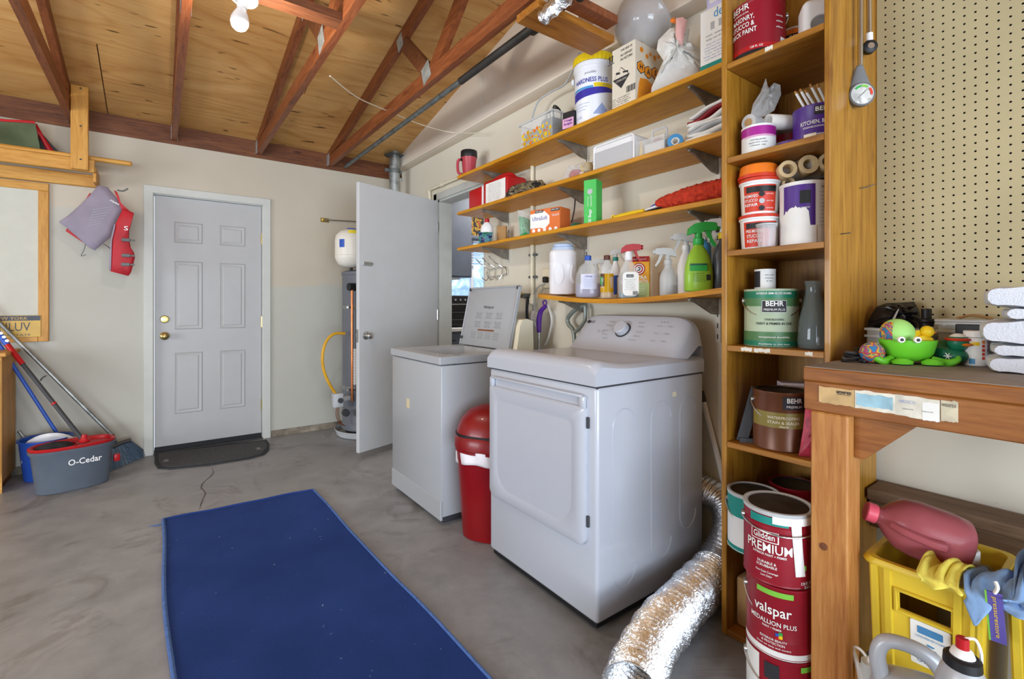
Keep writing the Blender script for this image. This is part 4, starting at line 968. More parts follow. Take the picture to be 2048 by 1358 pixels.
# ------------------------------------------------------------ generic makers
def put(u, x, z): return (x, yx(u, x), z)
def slab(T, name, m, x0, x1, y0, y1, z0, z1, r=.004, seg=1, M=None):
    b = MB(); b.rbox(x0,x1,y0,y1,z0,z1,r,seg,0,M); return b.build(name, m, T)
def lines(T, n, x, z, w, dz, m='ink_grey', y=0, size=.007, M=None, rnd=random.Random(5)):
    for k in range(n):
        MM = Matrix.Translation((x, y, z - dz*k)); text(rnd.choice(['wash hands after use','keep out of reach','see back panel','store in a dry place','net weight']), size, m, T, (M @ MM) if M else MM, width=w*(1-.25*rnd.random()))
def plate(T, name, m, x0, x1, z0, z1, y, r=.004):
    b = MB(); b.prism(rrect(x0,x1,z0,z1,r,3), y-.0012, y, 'y'); return b.build(name, m, T)
def spray_head(T, z, m_body, m_trig, m_neck, s=1.0, d=1, M=None):
    """trigger sprayer, nozzle toward local +x*d"""
    def pr(nm, pts, hw, m):
        b = MB(); b.prism([(x*s*d, z+zz*s) for x, zz in pts], -hw*s, hw*s, 'y'); return b.build(nm, m, T, 50)
    b = MB(); b.lathe([(.0155*s,z-.002),(.0165*s,z),(.0165*s,z+.018*s),(.013*s,z+.021*s)], 20); b.build('collar', m_neck, T)
    b = MB(); b.cyl((0,0,z+.019*s),(0,0,z+.045*s),.011*s,n=14); b.build('neck', m_body, T)
    h = pr('spray_head', [(-.034,.030),(-.030,.052),(-.012,.066),(.018,.070),(.046,.068),(.052,.064),(.053,.046),(.046,.042),(.014,.042),(.006,.034),(-.012,.036)], .013, m_body)
    b = MB(); b.cyl((.052*s*d,0,z+.055*s),(.062*s*d,0,z+.055*s),.010*s,n=12); b.build('nozzle', m_trig, h)
    pr('trigger', [(.020,.042),(.034,.042),(.040,.020),(.054,-.004),(.048,-.008),(.034,.010),(.026,.028)], .007, m_trig)
def bottle(name, label, cat, loc, rx, ry, h, prof, m, rz=-50, pw=2.6, group=None, liquid=None):
    T = thing(name, label, cat, loc, rz, group)
    b = MB(); b.lathe([(r*rx, zz*h) for r, zz in prof], 36, sy=ry/rx, pw=pw); b.build('body', m, T, 60)
    if liquid:
        zl, lm = liquid
        pr = [(max(0,r*rx-.003), max(.003, zz*h)) for r, zz in prof if zz <= zl]; pr.append((pr[-1][0], zl*h)); pr.append((0, zl*h))
        b = MB(); b.lathe(pr, 28, sy=ry/rx, pw=pw); b.build('liquid', lm, T, 60)
    return T
def cap(T, r, z0, h, m, n=24, name='cap'):
    b = MB(); b.lathe([(r,z0),(r,z0+h-.003),(r-.003,z0+h),(0,z0+h)], n); return b.build(name, m, T)
SPR = [(.92,0),(1,.02),(1,.52),(.92,.66),(.62,.86),(.40,.94),(.36,1.0)]
# ============================================================ shelf 1
z = SZ[1]+.0005
mat('rose_red', 'b3404c', .35, var=.02)
T = thing('lantern_torch', 'rose red lantern torch with black top at the shelf end', 'torch', put(938,1.90,z), -50)
b = MB(); b.lathe([(.042,0),(.046,.004),(.050,.07),(.056,.13),(.060,.155)], 28); b.build('body', 'rose_red', T)
b = MB(); b.lathe([(.062,.155),(.064,.16),(.064,.200),(.060,.207),(.0,.207)], 12); b.build('lens_ring', 'black', T)
b = MB(); b.tube([(-.052,-.02,.145),(-.082,-.02,.13),(-.080,-.02,.05),(-.05,-.02,.03)], .011, 10, smooth=5); b.build('handle', 'rose_red', T)
b = MB(); b.cyl((-.045,-.035,.135),(-.05,-.042,.135),.010,n=10); b.build('switch', 'black', T)
T = thing('dotted_bin', 'clear plastic bin with yellow and orange dots full of cables', 'bin', put(1088,1.925,z), -90)
yb0 = yx(1040,1.84); yb1 = yx(1107,1.84); W_ = (yb0-yb1)/2
T.location.y = (yb0+yb1)/2
b = MB(); hb = .165
for xa,xb,ya,yb in ((-W_,W_,-.085,-.083),(-W_,W_,.083,.085),(-W_,-W_+.002,-.083,.083),(W_-.002,W_,-.083,.083)): b.box(xa*.93,xb*.93,ya,yb,.002,hb)
b.box(-W_*.93,W_*.93,-.085,.085,0,.002); b.build('tub', 'clear_thin', T)
b = MB()
for xa,xb,ya,yb in ((-W_-.008,W_+.008,-.10,-.088),(-W_-.008,W_+.008,.088,.10),(-W_-.008,-W_+.006,-.09,.09),(W_-.006,W_+.008,-.09,.09)): b.rbox(xa,xb,ya,yb,hb-.002,hb+.008,.003,1)
b.build('rim', 'frost', T)
b = MB(); b.box(-W_*.85,W_*.88,-.070,-.02,.004,.105); b.build('lining', 'dark_grey', T)
rnd = random.Random(11); pts = []
for k in range(400):
    x, zz, r_ = rnd.uniform(-W_*.86,W_*.86), rnd.uniform(.012,.112), rnd.choice([.013,.011,.008,.006])
    if all((x-a)**2+(zz-c)**2 > (r_+q+.0015)**2 for a,c,q in pts): pts.append((x,zz,r_))
for k, (x, zz, r_) in enumerate(pts[:60]):
    b = MB(); b.cyl((x,-.0852,zz),(x,-.0862,zz),r_,n=16); b.build('dot', rnd.choice(['yellow','yellow','orange','gas_yellow']), T)
for k in range(3):
    b = MB(); b.tube([(W_*.2+.03*k,.0,.10),(W_*.15+.03*k,-.02,.19),(W_*.45,0,.225+.01*k),(W_*.75,.01,.19),(W_*.6,.02,.10)], .0035, 8, smooth=8); b.build('cable', 'black', T)
b = MB(); b.tube([(-W_*.3,0,.10),(-W_*.1,-.02,.165),(W_*.2,0,.175),(W_*.4,.01,.12)], .004, 8, smooth=8); b.build('cable', 'black', T)
slab(T, 'adapter', 'dark_grey', W_*.25, W_*.8, -.065, .06, .01, .15, .008)
T = thing('small_carton', 'small black carton with a pink label beside the dotted bin', 'carton', put(1143,1.828,z), -80)
slab(T, 'box', 'black', -.04,.04,-.03,.03,0,.095); mat('pink', 'e2a8c8', .6); plate(T, 'pink_label', 'pink', -.038,.036,.004,.058,-.030)
text('7 Tough', .016, 'purple', T, Matrix.Translation((0,-.0315,.044)), bold=.02, width=.055); text('Bright', .014, 'purple', T, Matrix.Translation((0,-.0315,.026)), bold=.02, width=.055)
mat('bucket_white', 'eceef4', .35, var=.01); mat('label_indigo', '3c34a4', .45); mat('sky_blue', '4f9bd4', .45); mat('lav', '9fb0dc', .5); mat('pail_yellow', 'efd01c', .4)
T = thing('chemical_pail', 'white pail with yellow screw lid on the top shelf', 'pail', put(1189,1.915,z), -58)
r_ = .108
b = MB(); b.lathe([(.098,0),(.102,.006),(r_,.30),(r_+.006,.305),(r_+.006,.325),(r_,.33)], 40); b.build('body', 'bucket_white', T)
b = MB(); n = 64; prf = [(.114,.326),(.114,.366),(.106,.374),(.0,.374)]
vs = []
for r2, zz in prf: vs += [((r2*(1+(.02 if q%2 else 0)))*math.cos(6.283*q/n), (r2*(1+(.02 if q%2 else 0)))*math.sin(6.283*q/n), zz) for q in range(n)]
b.add(vs, [(j*n+q,j*n+(q+1)%n,(j+1)*n+(q+1)%n,(j+1)*n+q) for j in range(3) for q in range(n)]); b.build('lid', 'pail_yellow', T, 25)
rf = lambda zz: .1005 + .0082*zz/.30*1.0 + .0006
def band(T, name, m, a0, a1, f0, f1, rfn, n=24):
    b = MB(); b.grid(lambda i, j: (lambda zz, a: (rfn(zz)*math.sin(a), -rfn(zz)*math.cos(a), zz))(f0(i)+(f1(i)-f0(i))*j, R(a0+(a1-a0)*i)), n, 2); return b.build(name, m, T)
rf2 = lambda zz: .1024 + (.1085-.1024)*min(1,zz/.30) + .0004
band(T, 'wave_band', 'label_indigo', -72, 72, lambda i: .130+.035*i**1.6, lambda i: .175+.012*i, rf2)
band(T, 'blue_bar', 'sky_blue', -72, 8, lambda i: .180, lambda i: .192, rf2); band(T, 'yellow_bar', 'pail_yellow', 10, 72, lambda i: .184, lambda i: .205, rf2)
text('HARDNESS PLUS', .034, 'label_indigo', T, rfn=rf2, z=.222, width=.19, bold=.01); text('poolife', .018, 'ink_grey', T, rfn=rf2, z=.262, width=.06); text('calcium', .010, 'ink_grey', T, rfn=rf2, z=.194, ang=R(42), width=.03)
for k in range(3): text('Raises calcium hardness', .010, 'lav', T, rfn=rf2, z=.105-.016*k, ang=R(-30), width=.10-.02*k)
text('25 LB', .018, 'lav', T, rfn=rf2, z=.035, ang=R(-40))
band(T, 'powder_heap', 'lav', 8, 58, lambda i: .042, lambda i: .045+.055*(1-abs(2*i-1)), rf2)
b = MB(); b.cyl((-r_-.004,0,.27),(-r_-.016,0,.27),.018,n=12); b.build('handle_ear', 'bucket_white', T)
T = thing('plastic_wrap', 'crumpled clear plastic wrap on the lid of the white pail', 'plastic wrap', tuple(Vector(put(1195,1.915,z))+Vector((0,0,.3745))))
rnd = random.Random(2)
b = MB(); b.grid(lambda i, j: ((.03+.05*j*(1+.3*math.sin(17*i)))*math.cos(6.283*i)*(1-.3*j), (.03+.04*j)*math.sin(6.283*i), .05*abs(math.sin(5*i+3*j))*(1-.6*j)+.003), 30, 5, closed_u=True); b.build('film', 'clear_thin', T)
# acid carton
mat('carton', 'e3d9c6', .75, var=.02); mat('amber', 'f0951c', .5)
xc, yc = 1.805, yx(1270,1.805); wl = yx(1224,1.805)-yc; dd = .235
T = thing('acid_carton', 'beige cardboard acid carton printed with orange honeycombs', 'carton', (xc+dd/2, yc+wl/2, z), -90)
hz = .292
slab(T, 'box', 'carton', -wl/2, wl/2, -dd/2, dd/2, 0, hz, .002)
F1 = Matrix.Translation((0,-dd/2,0)); F2 = Matrix.Translation((wl/2,0,0)) @ Matrix.Rotation(R(90),4,'Z')
text('THIS SIDE UP', .014, 'ink', T, F1 @ Matrix.Translation((.02,0,.270)), width=wl*.5, bold=.01)
text('NO DEPOSIT', .016, 'ink', T, F1 @ Matrix.Translation((.02,0,.246)), width=wl*.5, bold=.01); text('NO RETURN', .016, 'ink', T, F1 @ Matrix.Translation((.02,0,.226)), width=wl*.5, bold=.01)
for dx in (-.085,-.068):
    b = MB(); q = [(dx-.003,.235),(dx+.003,.235),(dx+.003,.262),(dx+.007,.262),(dx,.272),(dx-.007,.262),(dx-.003,.262)]; b.prism(q, -.0012, 0, 'y', M=F1); b.build('up_arrow', 'ink', T)
b = MB(); b.box(-.096,-.055,-.0012,0,.228,.231,0,F1); b.build('arrow_base', 'ink', T)
s_ = min(.068, wl*.36)
b = MB(); b.prism([(-s_-.012,.14),(-.012,.14-s_),(s_-.012,.14),(-.012,.14+s_)], -.001, 0, 'y', M=F1); hzd = b.build('hazard_diamond', 'ink', T)
b = MB(); b.prism([(-s_+.006-.012,.143),(s_-.006-.012,.143),(-.012,.14+s_-.004)], -.002, 0, 'y', M=F1); b.build('diamond_field', 'carton', hzd)
text('CORROSIVE', .014, 'carton', T, F1 @ Matrix.Translation((-.012,-.001,.128)), width=s_*1.3)
b = MB(); b.prism([(-.045,.165),(-.02,.158),(-.016,.166),(-.04,.174)], -.003, 0, 'y', M=F1); b.prism([(0,.158),(.03,.152),(.03,.16),(0,.166)], -.003, 0, 'y', M=F1); b.build('pictogram', 'ink', T)
for k in range(9):
    b = MB(); b.box(.02+.006*k,.02+.006*k+.002+.001*(k%3),-.0012,0,.055,.085,0,F1); b.build('bar_code_line', 'ink', T)
lines(T, 4, -.02, .045, .13, .010, 'ink', size=.008, M=F1)
def hexa(cx, cz, r, m, nm, M, y=-.0012):
    b = MB(); b.prism([(cx+r*math.cos(R(60*k+30)), cz+r*math.sin(R(60*k+30))) for k in range(6)], y, 0, 'y', M=M); return b.build(nm, m, T)
for k, ch in enumerate('HASA'):
    cx = -.075+.054*k; zz = .17-(.0 if k%2==0 else .010); hexa(cx, zz, .032, 'ink', 'letter_cell', F2); hexa(cx, zz, .028, 'amber', 'letter_cell', F2, -.002); text(ch, .036, 'ink', T, F2 @ Matrix.Translation((cx,-.002,zz)), bold=.02)
for cx, zz, r2 in ((-.07,.255,.014),(-.03,.235,.012),(-.005,.252,.010),(.03,.245,.014),(.06,.26,.01)): hexa(cx, zz, r2, 'amber', 'cell_print', F2)
b = MB(); b.prism([(-.105,.0),(-.02,.02),(.03,.10),(-.03,.125),(-.08,.118),(-.09,.09)], -.0012, 0, 'y', M=F2); b.build('amber_print', 'amber', T)
lines(T, 4, -.055, .06, .06, .012, 'ink', size=.008, M=F2)
# bowl on top, bag, white box
mat('bowl_clear', 'd6d6d8', .10, var=0, alpha=.50, coat=.5)
bc = P(1282, 60, x=1.90)
T = thing('mixing_bowl', 'large translucent plastic bowl tipped against the wall behind the carton', 'bowl', (1.885, bc.y, z+hz+.01), -90)
Mb = Matrix.Translation((.0,.0,.088)) @ Matrix.Rotation(R(-42),4,'X') @ Matrix.Rotation(R(10),4,'Y')
prf = [(.050,-.080),(.083,-.074),(.122,-.045),(.144,-.005),(.152,.030),(.158,.033),(.158,.042),(.149,.040),(.140,-.004),(.118,-.041),(.080,-.069),(.0,-.075)]
b = MB(); b.lathe(prf, 48, 0, Mb, sx=.98, sy=.9); b.build('shell', 'bowl_clear', T, 60)
mat('bag_film', 'ecebe6', .45, var=.04, sc=20); mat('pink_tie', 'efb9b4', .5)
def blob(name, m, T, w, d, h, seed, n=36, k=18, top=.35, amp=.08, M=None, flop=0.0):
    rd = random.Random(seed); ph = [rd.uniform(0,6.28) for _ in range(8)]
    def f(i, j):
        a = 6.283*i; s_ = (1-(2*j-1)**4)**.5 if 0<j<1 else 0
        body = (1-j)**.5*(1-top)+top if j > .02 else .9
        rr = s_**.5*body*(1+amp*math.sin(3*a+ph[0]+4*j)+amp*.7*math.sin(7*a+ph[1]+9*j)+amp*.5*math.sin(13*a+ph[2]-6*j))
        return (w*rr*math.cos(a)+flop*j*j, d*rr*math.sin(a), max(0,h*(j+.03*math.sin(5*a+ph[3])*j)))
    b = MB(); b.grid(f, n, k, closed_u=True, M=M); return b.build(name, m, T, 70)
def pouch(name, m, T, pts, th, M=None, amp=.012, seed=1):
    """crumpled pillow from an outline in local XZ"""
    rd = random.Random(seed); n = len(pts); cx = sum(p[0] for p in pts)/n; cz = sum(p[1] for p in pts)/n
    b = MB(); K = 5
    vs = []
    for s_ in (-1, 1):
        base = len(b.v); vs = []
        for k in range(K+1):
            f = 1-k/K
            for (x, zz) in pts:
                q = th*s_*(1-f**2.2) + (rd.uniform(-amp,amp) if 0 < f < 1 else 0)
                vs.append((cx+(x-cx)*max(f,.02), q, cz+(zz-cz)*max(f,.02)))
        b.add(vs, [(k*n+i,k*n+(i+1)%n,(k+1)*n+(i+1)%n,(k+1)*n+i) for k in range(K) for i in range(n)]+[tuple(K*n+i for i in range(n))], 0, M)
    return b.build(name, m, T, 40)
def densify(pts, k=3):
    out = []
    for i in range(len(pts)):
        a, c = pts[i], pts[(i+1)%len(pts)]
        out += [(a[0]+(c[0]-a[0])*q/k, a[1]+(c[1]-a[1])*q/k) for q in range(k)]
    return out
pb = put(1352,1.88,z); ms = mpp(1.88, pb[1])
def loc2(u, v, u0, x, y, z0): return ((u-u0)*mpp(x,y)*1.0, zv(v, x, y)-z0)
T = thing('plastic_bag', 'white plastic bag with pink ties slumped between carton and white box', 'bag', pb, -52)
pts = [loc2(u,v,1352,1.88,pb[1],z) for u,v in ((1304,196),(1305,170),(1318,140),(1328,118),(1315,95),(1318,75),(1340,55),(1365,54),(1378,62),(1375,85),(1395,100),(1402,130),(1404,150),(1400,170))]
pts = [(x, max(0,zz)) for x, zz in pts]
pouch('film', 'bag_film', T, densify(pts,4), .075, amp=.012, seed=4)
pts2 = [loc2(u,v,1352,1.88,pb[1],z) for u,v in ((1350,55),(1362,55),(1370,62),(1362,112),(1356,108),(1349,90))]
pouch('pink_tie', 'pink_tie', T, densify(pts2,2), .012, Matrix.Translation((0,-.075,0)), .001)
pts2 = [loc2(u,v,1352,1.88,pb[1],z) for u,v in ((1340,50),(1347,46),(1348,52),(1360,56),(1352,60),(1341,56))]
pouch('orange_tie', 'orange', T, densify(pts2,2), .01, Matrix.Translation((0,-.05,0)), .001)
yc = yx(1399,1.80); 
T = thing('white_carton', 'white printed carton with teal base stripe at the shelf end', 'carton', (1.86, (yc+.985)/2, z), -90); wl = (yc-.985)
hz2 = .245
slab(T, 'box', 'paper', -wl/2, wl/2, -.055, .07, 0, hz2, .002); plate(T, 'teal_stripe', 'teal', -wl/2+.001, wl/2-.001, .001, .022, -.055, .001)
text('deco', .055, 'sky_blue', T, Matrix.Translation((wl*.18,-.055,.215)), width=wl*.55); lines(T, 2, .0, .135, wl*.7, .016, 'ink_grey', y=-.055, size=.011); lines(T, 6, -.005, .10, wl*.7, .012, 'lav', y=-.055, size=.008)
for dx in (-.02,.015): 
    b = MB(); b.box(dx-.008,dx+.008,-.0562,-.055,.155,.185); b.build('printed_part', 'lt_grey', T)
T = thing('lavender_pack', 'lavender and white pack lying on top of the white carton', 'pack', (1.87, (yc+.985)/2-.01, z+hz2+.001), -90)
mat('lavender', 'c3bfe0', .5); slab(T, 'pack', 'lavender', -wl*.42, wl*.42, -.06, .06, 0, .09, .01, 2); plate(T, 'front_label', 'paper', -wl*.3, wl*.4, .02, .08, -.06)
# ============================================================ shelf 2
z = SZ[2]+.0005
mat('jug_red', 'b81a1f', .35, var=.03); mat('camo_dark', '4e4740', .9, var=.3, sc=9)
yc = yx(968,1.84); ya = yx(936,1.84); 
T = thing('red_jug', 'red plastic jug with a white label lying on the second shelf', 'jug', (1.93, (ya+yx(1012,1.84))/2, z), -90); w2 = (ya-yx(1012,1.84))
b = MB(); b.rbox(-w2/2, -w2/2+w2*.40, -.09,.09, 0,.155,.022,3); b.build('end_half', 'jug_red', T)
b = MB(); b.rbox(-w2/2+w2*.41, w2/2, -.09,.09, 0,.175,.022,3); b.build('body', 'jug_red', T)
b = MB(); b.box(-w2/2+w2*.385,-w2/2+w2*.425,-.088,.088,.01,.15); b.build('seam', 'white', T)
plate(T, 'label', 'paper', -w2/2+w2*.50, w2/2-.006, .01,.150,-.0902); lines(T, 12, w2*.22, .138, w2*.36, .010, 'ink_grey', y=-.0915, size=.007)
b = MB(); b.tube([(-w2*.05,0,.165),(-w2*.02,0,.20),(w2*.3,0,.205),(w2*.45,0,.17)], .014, 10, smooth=5); b.build('handle', 'jug_red', T)
def m_camo():
    t = NT('camo'); t.set(.9); v = t.coord(); t.color(t.ramp(t.noise(v, 22, 1, .3, .6), [(.46,'3a342e'),(.50,'c9b48c'),(.56,'4a423a'),(.60,'8b7a58')])); t.bump(t.noise(v,30,3),.5,.01)
m_camo()
T = thing('camo_cloth', 'rumpled camouflage cloth beside the red jug', 'cloth', put(1048,1.90,z), -60)
ms = mpp(1.9, yx(1040,1.9)); pts = [((u-1040)*ms, max(0,(390-v)*ms+.0)) for u, v in ((996,392),(1000,380),(1012,365),(1040,360),(1062,358),(1078,358),(1086,368),(1080,380),(1065,392))]
pouch('cloth', 'camo', T, densify(pts,4), .075, amp=.012, seed=8)
T = thing('clear_bag', 'clear bag holding red and yellow party items', 'bag', put(1160,1.90,z), -52)
ms = mpp(1.9, yx(1160,1.9))
pts = [((u-1160)*ms, max(0,(357-v)*ms)) for u, v in ((1128,357),(1128,342),(1132,332),(1136,322),(1141,330),(1152,324),(1165,318),(1180,322),(1188,335),(1190,352),(1186,357))]
pouch('film', 'clear_thin', T, densify(pts,3), .05, amp=.004, seed=5)
b = MB(); b.grid(lambda i, j: (-.022+.045*math.cos(6.283*i)*math.sin(3.14*j)*(1+.1*math.sin(9*i)), .028*math.sin(6.283*i)*math.sin(3.14*j), .036-.034*math.cos(3.14*j)), 20, 10, closed_u=True); b.build('red_pouch', 'jug_red', T)
b = MB(); b.rbox(-.01,.03,-.035,-.028,.02,.045,.003,1,0,Matrix.Rotation(R(20),4,'Y')); b.build('white_tag', 'paper', T)
b = MB(); b.cyl((.03,-.02,.0),(.01,-.02,.085),.007,n=8); b.build('yellow_stick', 'yellow', T)
b = MB(); b.lathe([(.0,.0),(.03,.01),(.032,.04),(.02,.06),(0,.062)], 16, 0, Matrix.Translation((.045,.0,.04))); b.build('straw_bundle', 'label_beige', T)
T = thing('white_tub_ring', 'curved white plastic handle loop behind the clear bag', 'handle', put(1172,1.97,z), -60)
b = MB(); b.tube([(-.05,0,.0),(-.045,0,.05),(-.01,0,.10),(.05,0,.13),(.10,0,.135)], .010, 10, smooth=5); b.build('loop', 'white', T)
mat('lid_grey', 'bfc1c4', .4, var=.01)
ya, yb2 = yx(1186,1.83), yx(1266,1.83)
T = thing('storage_tub', 'white storage tub with grey lid face on the second shelf', 'tub', (1.93, (ya+yb2)/2, z), -90); w2 = (ya-yb2)
Mt = Matrix.Rotation(R(4),4,'X')
b = MB(); b.rbox(-w2/2, w2/2, -.09,.10, .0,.135,.014,3,0); b.build('tub', 'white', T)
b = MB(); b.rbox(-w2/2+.004, w2/2-.01, -.096,-.089, .006,.100,.004,1); b.build('lid_face', 'lid_grey', T)
b = MB(); b.tube([(x,-.092,zz) for x,zz in rrect(-w2/2+.002,w2/2-.002,.004,.133,.014,4)]+[(w2/2-.002,-.092,.12)], .006, 8); b.build('rolled_rim', 'white', T)
ya, yb2 = yx(1268,1.83), yx(1326,1.83); w2 = ya-yb2
T = thing('craft_caddy', 'clear handled caddy filled with small craft supplies', 'caddy', (1.915, (ya+yb2)/2, z), -90)
b = MB()
for xa,xb,y0_,y1_ in ((-w2/2,w2/2,-.075,-.073),(-w2/2,w2/2,.073,.075),(-w2/2,-w2/2+.002,-.073,.073),(w2/2-.002,w2/2,-.073,.073)): b.box(xa,xb,y0_,y1_,.002,.085)
b.box(-w2/2,w2/2,-.075,.075,0,.002); b.build('tray', 'clear_thin', T)
b = MB(); b.tube([(-w2*.25,0,.08),(-w2*.25,0,.135),(-w2*.18,0,.145),(w2*.18,0,.145),(w2*.25,0,.135),(w2*.25,0,.08)], .006, 8); b.build('handle', 'frost', T)
slab(T, 'paper_stack', 'paper', -w2*.25, w2*.42, -.06,.05,.012,.066,.002); slab(T, 'purple_pad', 'purple', -w2*.25,w2*.42,-.065,.05,.003,.0115,.001); slab(T, 'red_item', 'red', w2*.0,w2*.25,-.05,-.01,.067,.085,.006)
b = MB(); b.lathe([(.009,.003),(.010,.006),(.010,.05),(.006,.06),(.005,.09)],12,0,Matrix.Translation((-w2*.38,-.055,0))); b.build('glue_bottle', 'yellow', T)
T = thing('tape_roll', 'blue tape roll lying beside the caddy', 'tape', put(1351,1.86,z), -60)
b = MB(); b.lathe([(.018,-.015),(.034,-.015),(.034,.015),(.018,.015),(.018,-.015)],28,0,Matrix.Translation((0,0,.0345)) @ Matrix.Rotation(R(80),4,'X')); b.build('roll', 'sky_blue', T)
b = MB(); b.lathe([(.013,-.013),(.0179,-.013),(.0179,.013),(.013,.013),(.013,-.013)],24,0,Matrix.Translation((0,0,.0345)) @ Matrix.Rotation(R(80),4,'X')); b.build('core', 'paper', T)
T = thing('bag_bundle', 'bundle of folded white and grey bags at the shelf end', 'bags', (1.90, 1.105, z), -90)
rnd = random.Random(9)
for k in range(7):
    zz = .004+.016*k; w3 = .105-.004*k; m_ = ['paper','bag_film','lt_grey','bag_film','paper','dark_red','bag_film'][k]
    def ff(i, j, zz=zz, w3=w3, k=k): return ((-w3+2*w3*i)+.006*math.sin(5*j+k), -.09+.17*j+.004*math.sin(7*i+k), zz+.006*math.sin(6*i+k*2)+.004*math.sin(5*j+k)+.05*max(0,i-.1)*(k/7))
    b = MB(); b.grid(ff, 14, 8); b.build('folded_bag', m_, T, 60, solid=.010)
# ============================================================ shelf 3
z = SZ[3]+.0005
T = thing('bleach_bottle', 'white bottle with a red cap at the left end of the shelf', 'bottle', put(974,1.93,z), -55)
b = MB(); b.lathe([(.045,0),(.048,.004),(.048,.12),(.042,.15),(.022,.17),(.018,.175)],28,sy=.7,pw=2.5); b.build('body', 'white', T)
cap(T, .018, .175, .028, 'red'); plate(T,'label','paper',-.03,.035,.03,.11,-.0345)
lines(T, 4, 0, .10, .05, .014, 'ink_grey', y=-.036)
T = thing('foil_pouch', 'blue and green printed pouch leaning on the white bottle', 'pouch', put(972,1.845,z), -48)
t = NT('pouch_print'); t.set(.3); t.color(t.ramp(t.noise(t.coord((1,1,2)), 24, 2), [(.40,'1c2b4e'),(.5,'5f8fae'),(.6,'2b7a56')]))
pouch('film', 'pouch_print', T, densify([(-.05,.0),(.035,.0),(.045,.085),(-.06,.09)],4), .016, Matrix.Rotation(R(-12),4,'X'), .002)
T = thing('cardboard_piece', 'small piece of brown cardboard behind the white bottle', 'cardboard', put(1004,1.97,z), -60)
mat('kraft', 'b08a5c', .85, var=.08); slab(T,'flap','kraft',-.035,.035,-.012,.012,0,.135,.001)
T = thing('green_bag', 'clear bag with bright green contents on the third shelf', 'bag', put(1051,1.88,z), -55)
ms = mpp(1.88, yx(1051,1.88)); mat('bag_green2', '2fae6a', .3, var=.15, sc=30)
pts = [((u-1051)*ms, max(0,(470-v)*ms)) for u, v in ((1037,472),(1036,440),(1034,413),(1048,416),(1062,424),(1064,445),(1067,472))]
pouch('film', 'clear_thin', T, densify(pts,3), .03, amp=.003, seed=3); pts = [(x*.85, zz*.75+.004) for x, zz in pts]
pouch('green_contents', 'bag_green2', T, densify(pts,3), .024, amp=.006, seed=4)
ya, ym, yb2 = yx(1067,1.82), yx(1108,1.82), yx(1133,1.82)
T = thing('dryer_sheet_box', 'orange and white dryer sheet box on the third shelf', 'carton', put(1100,1.88,z), -76); w2 = .215
mat('box_orange', 'e0712a', .5, var=.03)
slab(T, 'box', 'box_orange', -w2/2, w2/2, -.055,.055,0,.140,.002)
b = MB(); b.prism([(-w2/2+.002,.03),(-.03,.03),(.0,.02),(.035,.05),(.035,.095),(.0,.125),(-w2/2+.002,.115)], -.0562,-.055,'y'); b.build('white_swoosh', 'paper', T)
text('UltraSoft', .034, 'label_indigo', T, Matrix.Translation((-.035,-.056,.085)), width=.11); 
for x in (-.04,.075): plate(T,'brand_bar','black',x-.03,x+.03,.118,.134,-.055,.001); text('KIRKLAND', .012, 'white', T, Matrix.Translation((x,-.0565,.126)), width=.05)
text('UltraSoft', .02, 'paper', T, Matrix.Translation((.078,-.056,.095)), width=.05)
for k in range(5): 
    b = MB(); b.cyl((-.08+.04*k,-.055,.016),(-.08+.04*k,-.0565,.016),.011,n=14); b.build('icon_dot', 'paper', T)
mat('box_green', '3fbf52', .45, var=.01)
T = thing('tall_green_box', 'tall narrow bright green box of bags standing on the third shelf', 'carton', put(1186,1.845,z), -72)
hg = zv(362,1.845,T.location.y)-z
slab(T,'box','box_green',-.036,.036,-.036,.036,0,hg,.002)
Mr = Matrix.Translation((0,-.036,0)) @ Matrix.Rotation(R(-90),4,'Y')
text('20 Bags', .024, 'white', T, Matrix.Translation((0,0,.035)) @ Mr, bold=.01); text('compostable', .014, 'white', T, Matrix.Translation((.006,0,.115)) @ Mr, width=.06); text('food scraps', .011, 'white', T, Matrix.Translation((-.012,0,.115)) @ Mr, width=.05)
b = MB(); b.prism([(-.012,hg-.05),(.012,hg-.05),(.016,hg-.068),(0,hg-.08),(-.016,hg-.068)], -.0372,-.036,'y'); b.build('leaf_emblem', 'lt_grey', T)
T = thing('teal_wrapper', 'small crumpled dark green wrapper beside the green box', 'wrapper', put(1157,1.86,z), -60); mat('bottle_green', '2c6a50', .4, var=.2, sc=30)
pouch('wrapper', 'bottle_green', T, densify([(-.04,0),(.03,0),(.02,.02),(-.02,.028),(-.045,.02)],3), .02, amp=.004)
T = thing('putty_scraper', 'yellow handled scraper lying on the third shelf', 'scraper', put(1258,1.84,z), -90)
b = MB(); b.tube([(-.09,0,.010),(-.05,0,.012),(.02,0,.016),(.09,0,.018)], [.010,.013,.012,.008], 10, smooth=4); b.build('handle', 'yellow', T)
b = MB(); b.lathe([(.006,-.004),(.012,-.004),(.012,.004),(.006,.004),(.006,-.004)],16,0,Matrix.Translation((-.10,0,.013)) @ Matrix.Rotation(R(90),4,'X')); b.build('hanging_ring', 'yellow', T)
b = MB(); b.box(-.16,-.112,-.02,.02,.002,.005); b.build('blade', 'dark_grey', T)
T = thing('hand_brush', 'black and white handled scrub brush lying on the third shelf', 'brush', put(1322,1.85,z), -90)
b = MB(); b.tube([(-.09,0,.012),(-.04,0,.016),(.03,0,.022),(.09,0,.028)], [.006,.010,.010,.013], 10, smooth=4, flat=.6); b.build('handle', 'black', T)
b = MB(); b.tube([(-.085,-.004,.020),(-.03,-.006,.026),(.05,-.006,.034),(.10,0,.038)], [.004,.006,.007,.005], 8, smooth=4); b.build('inlay', 'white', T)
mat('duster_red', 'c23a22', .95, var=.12, sc=60, bump=.8, bsc=90)
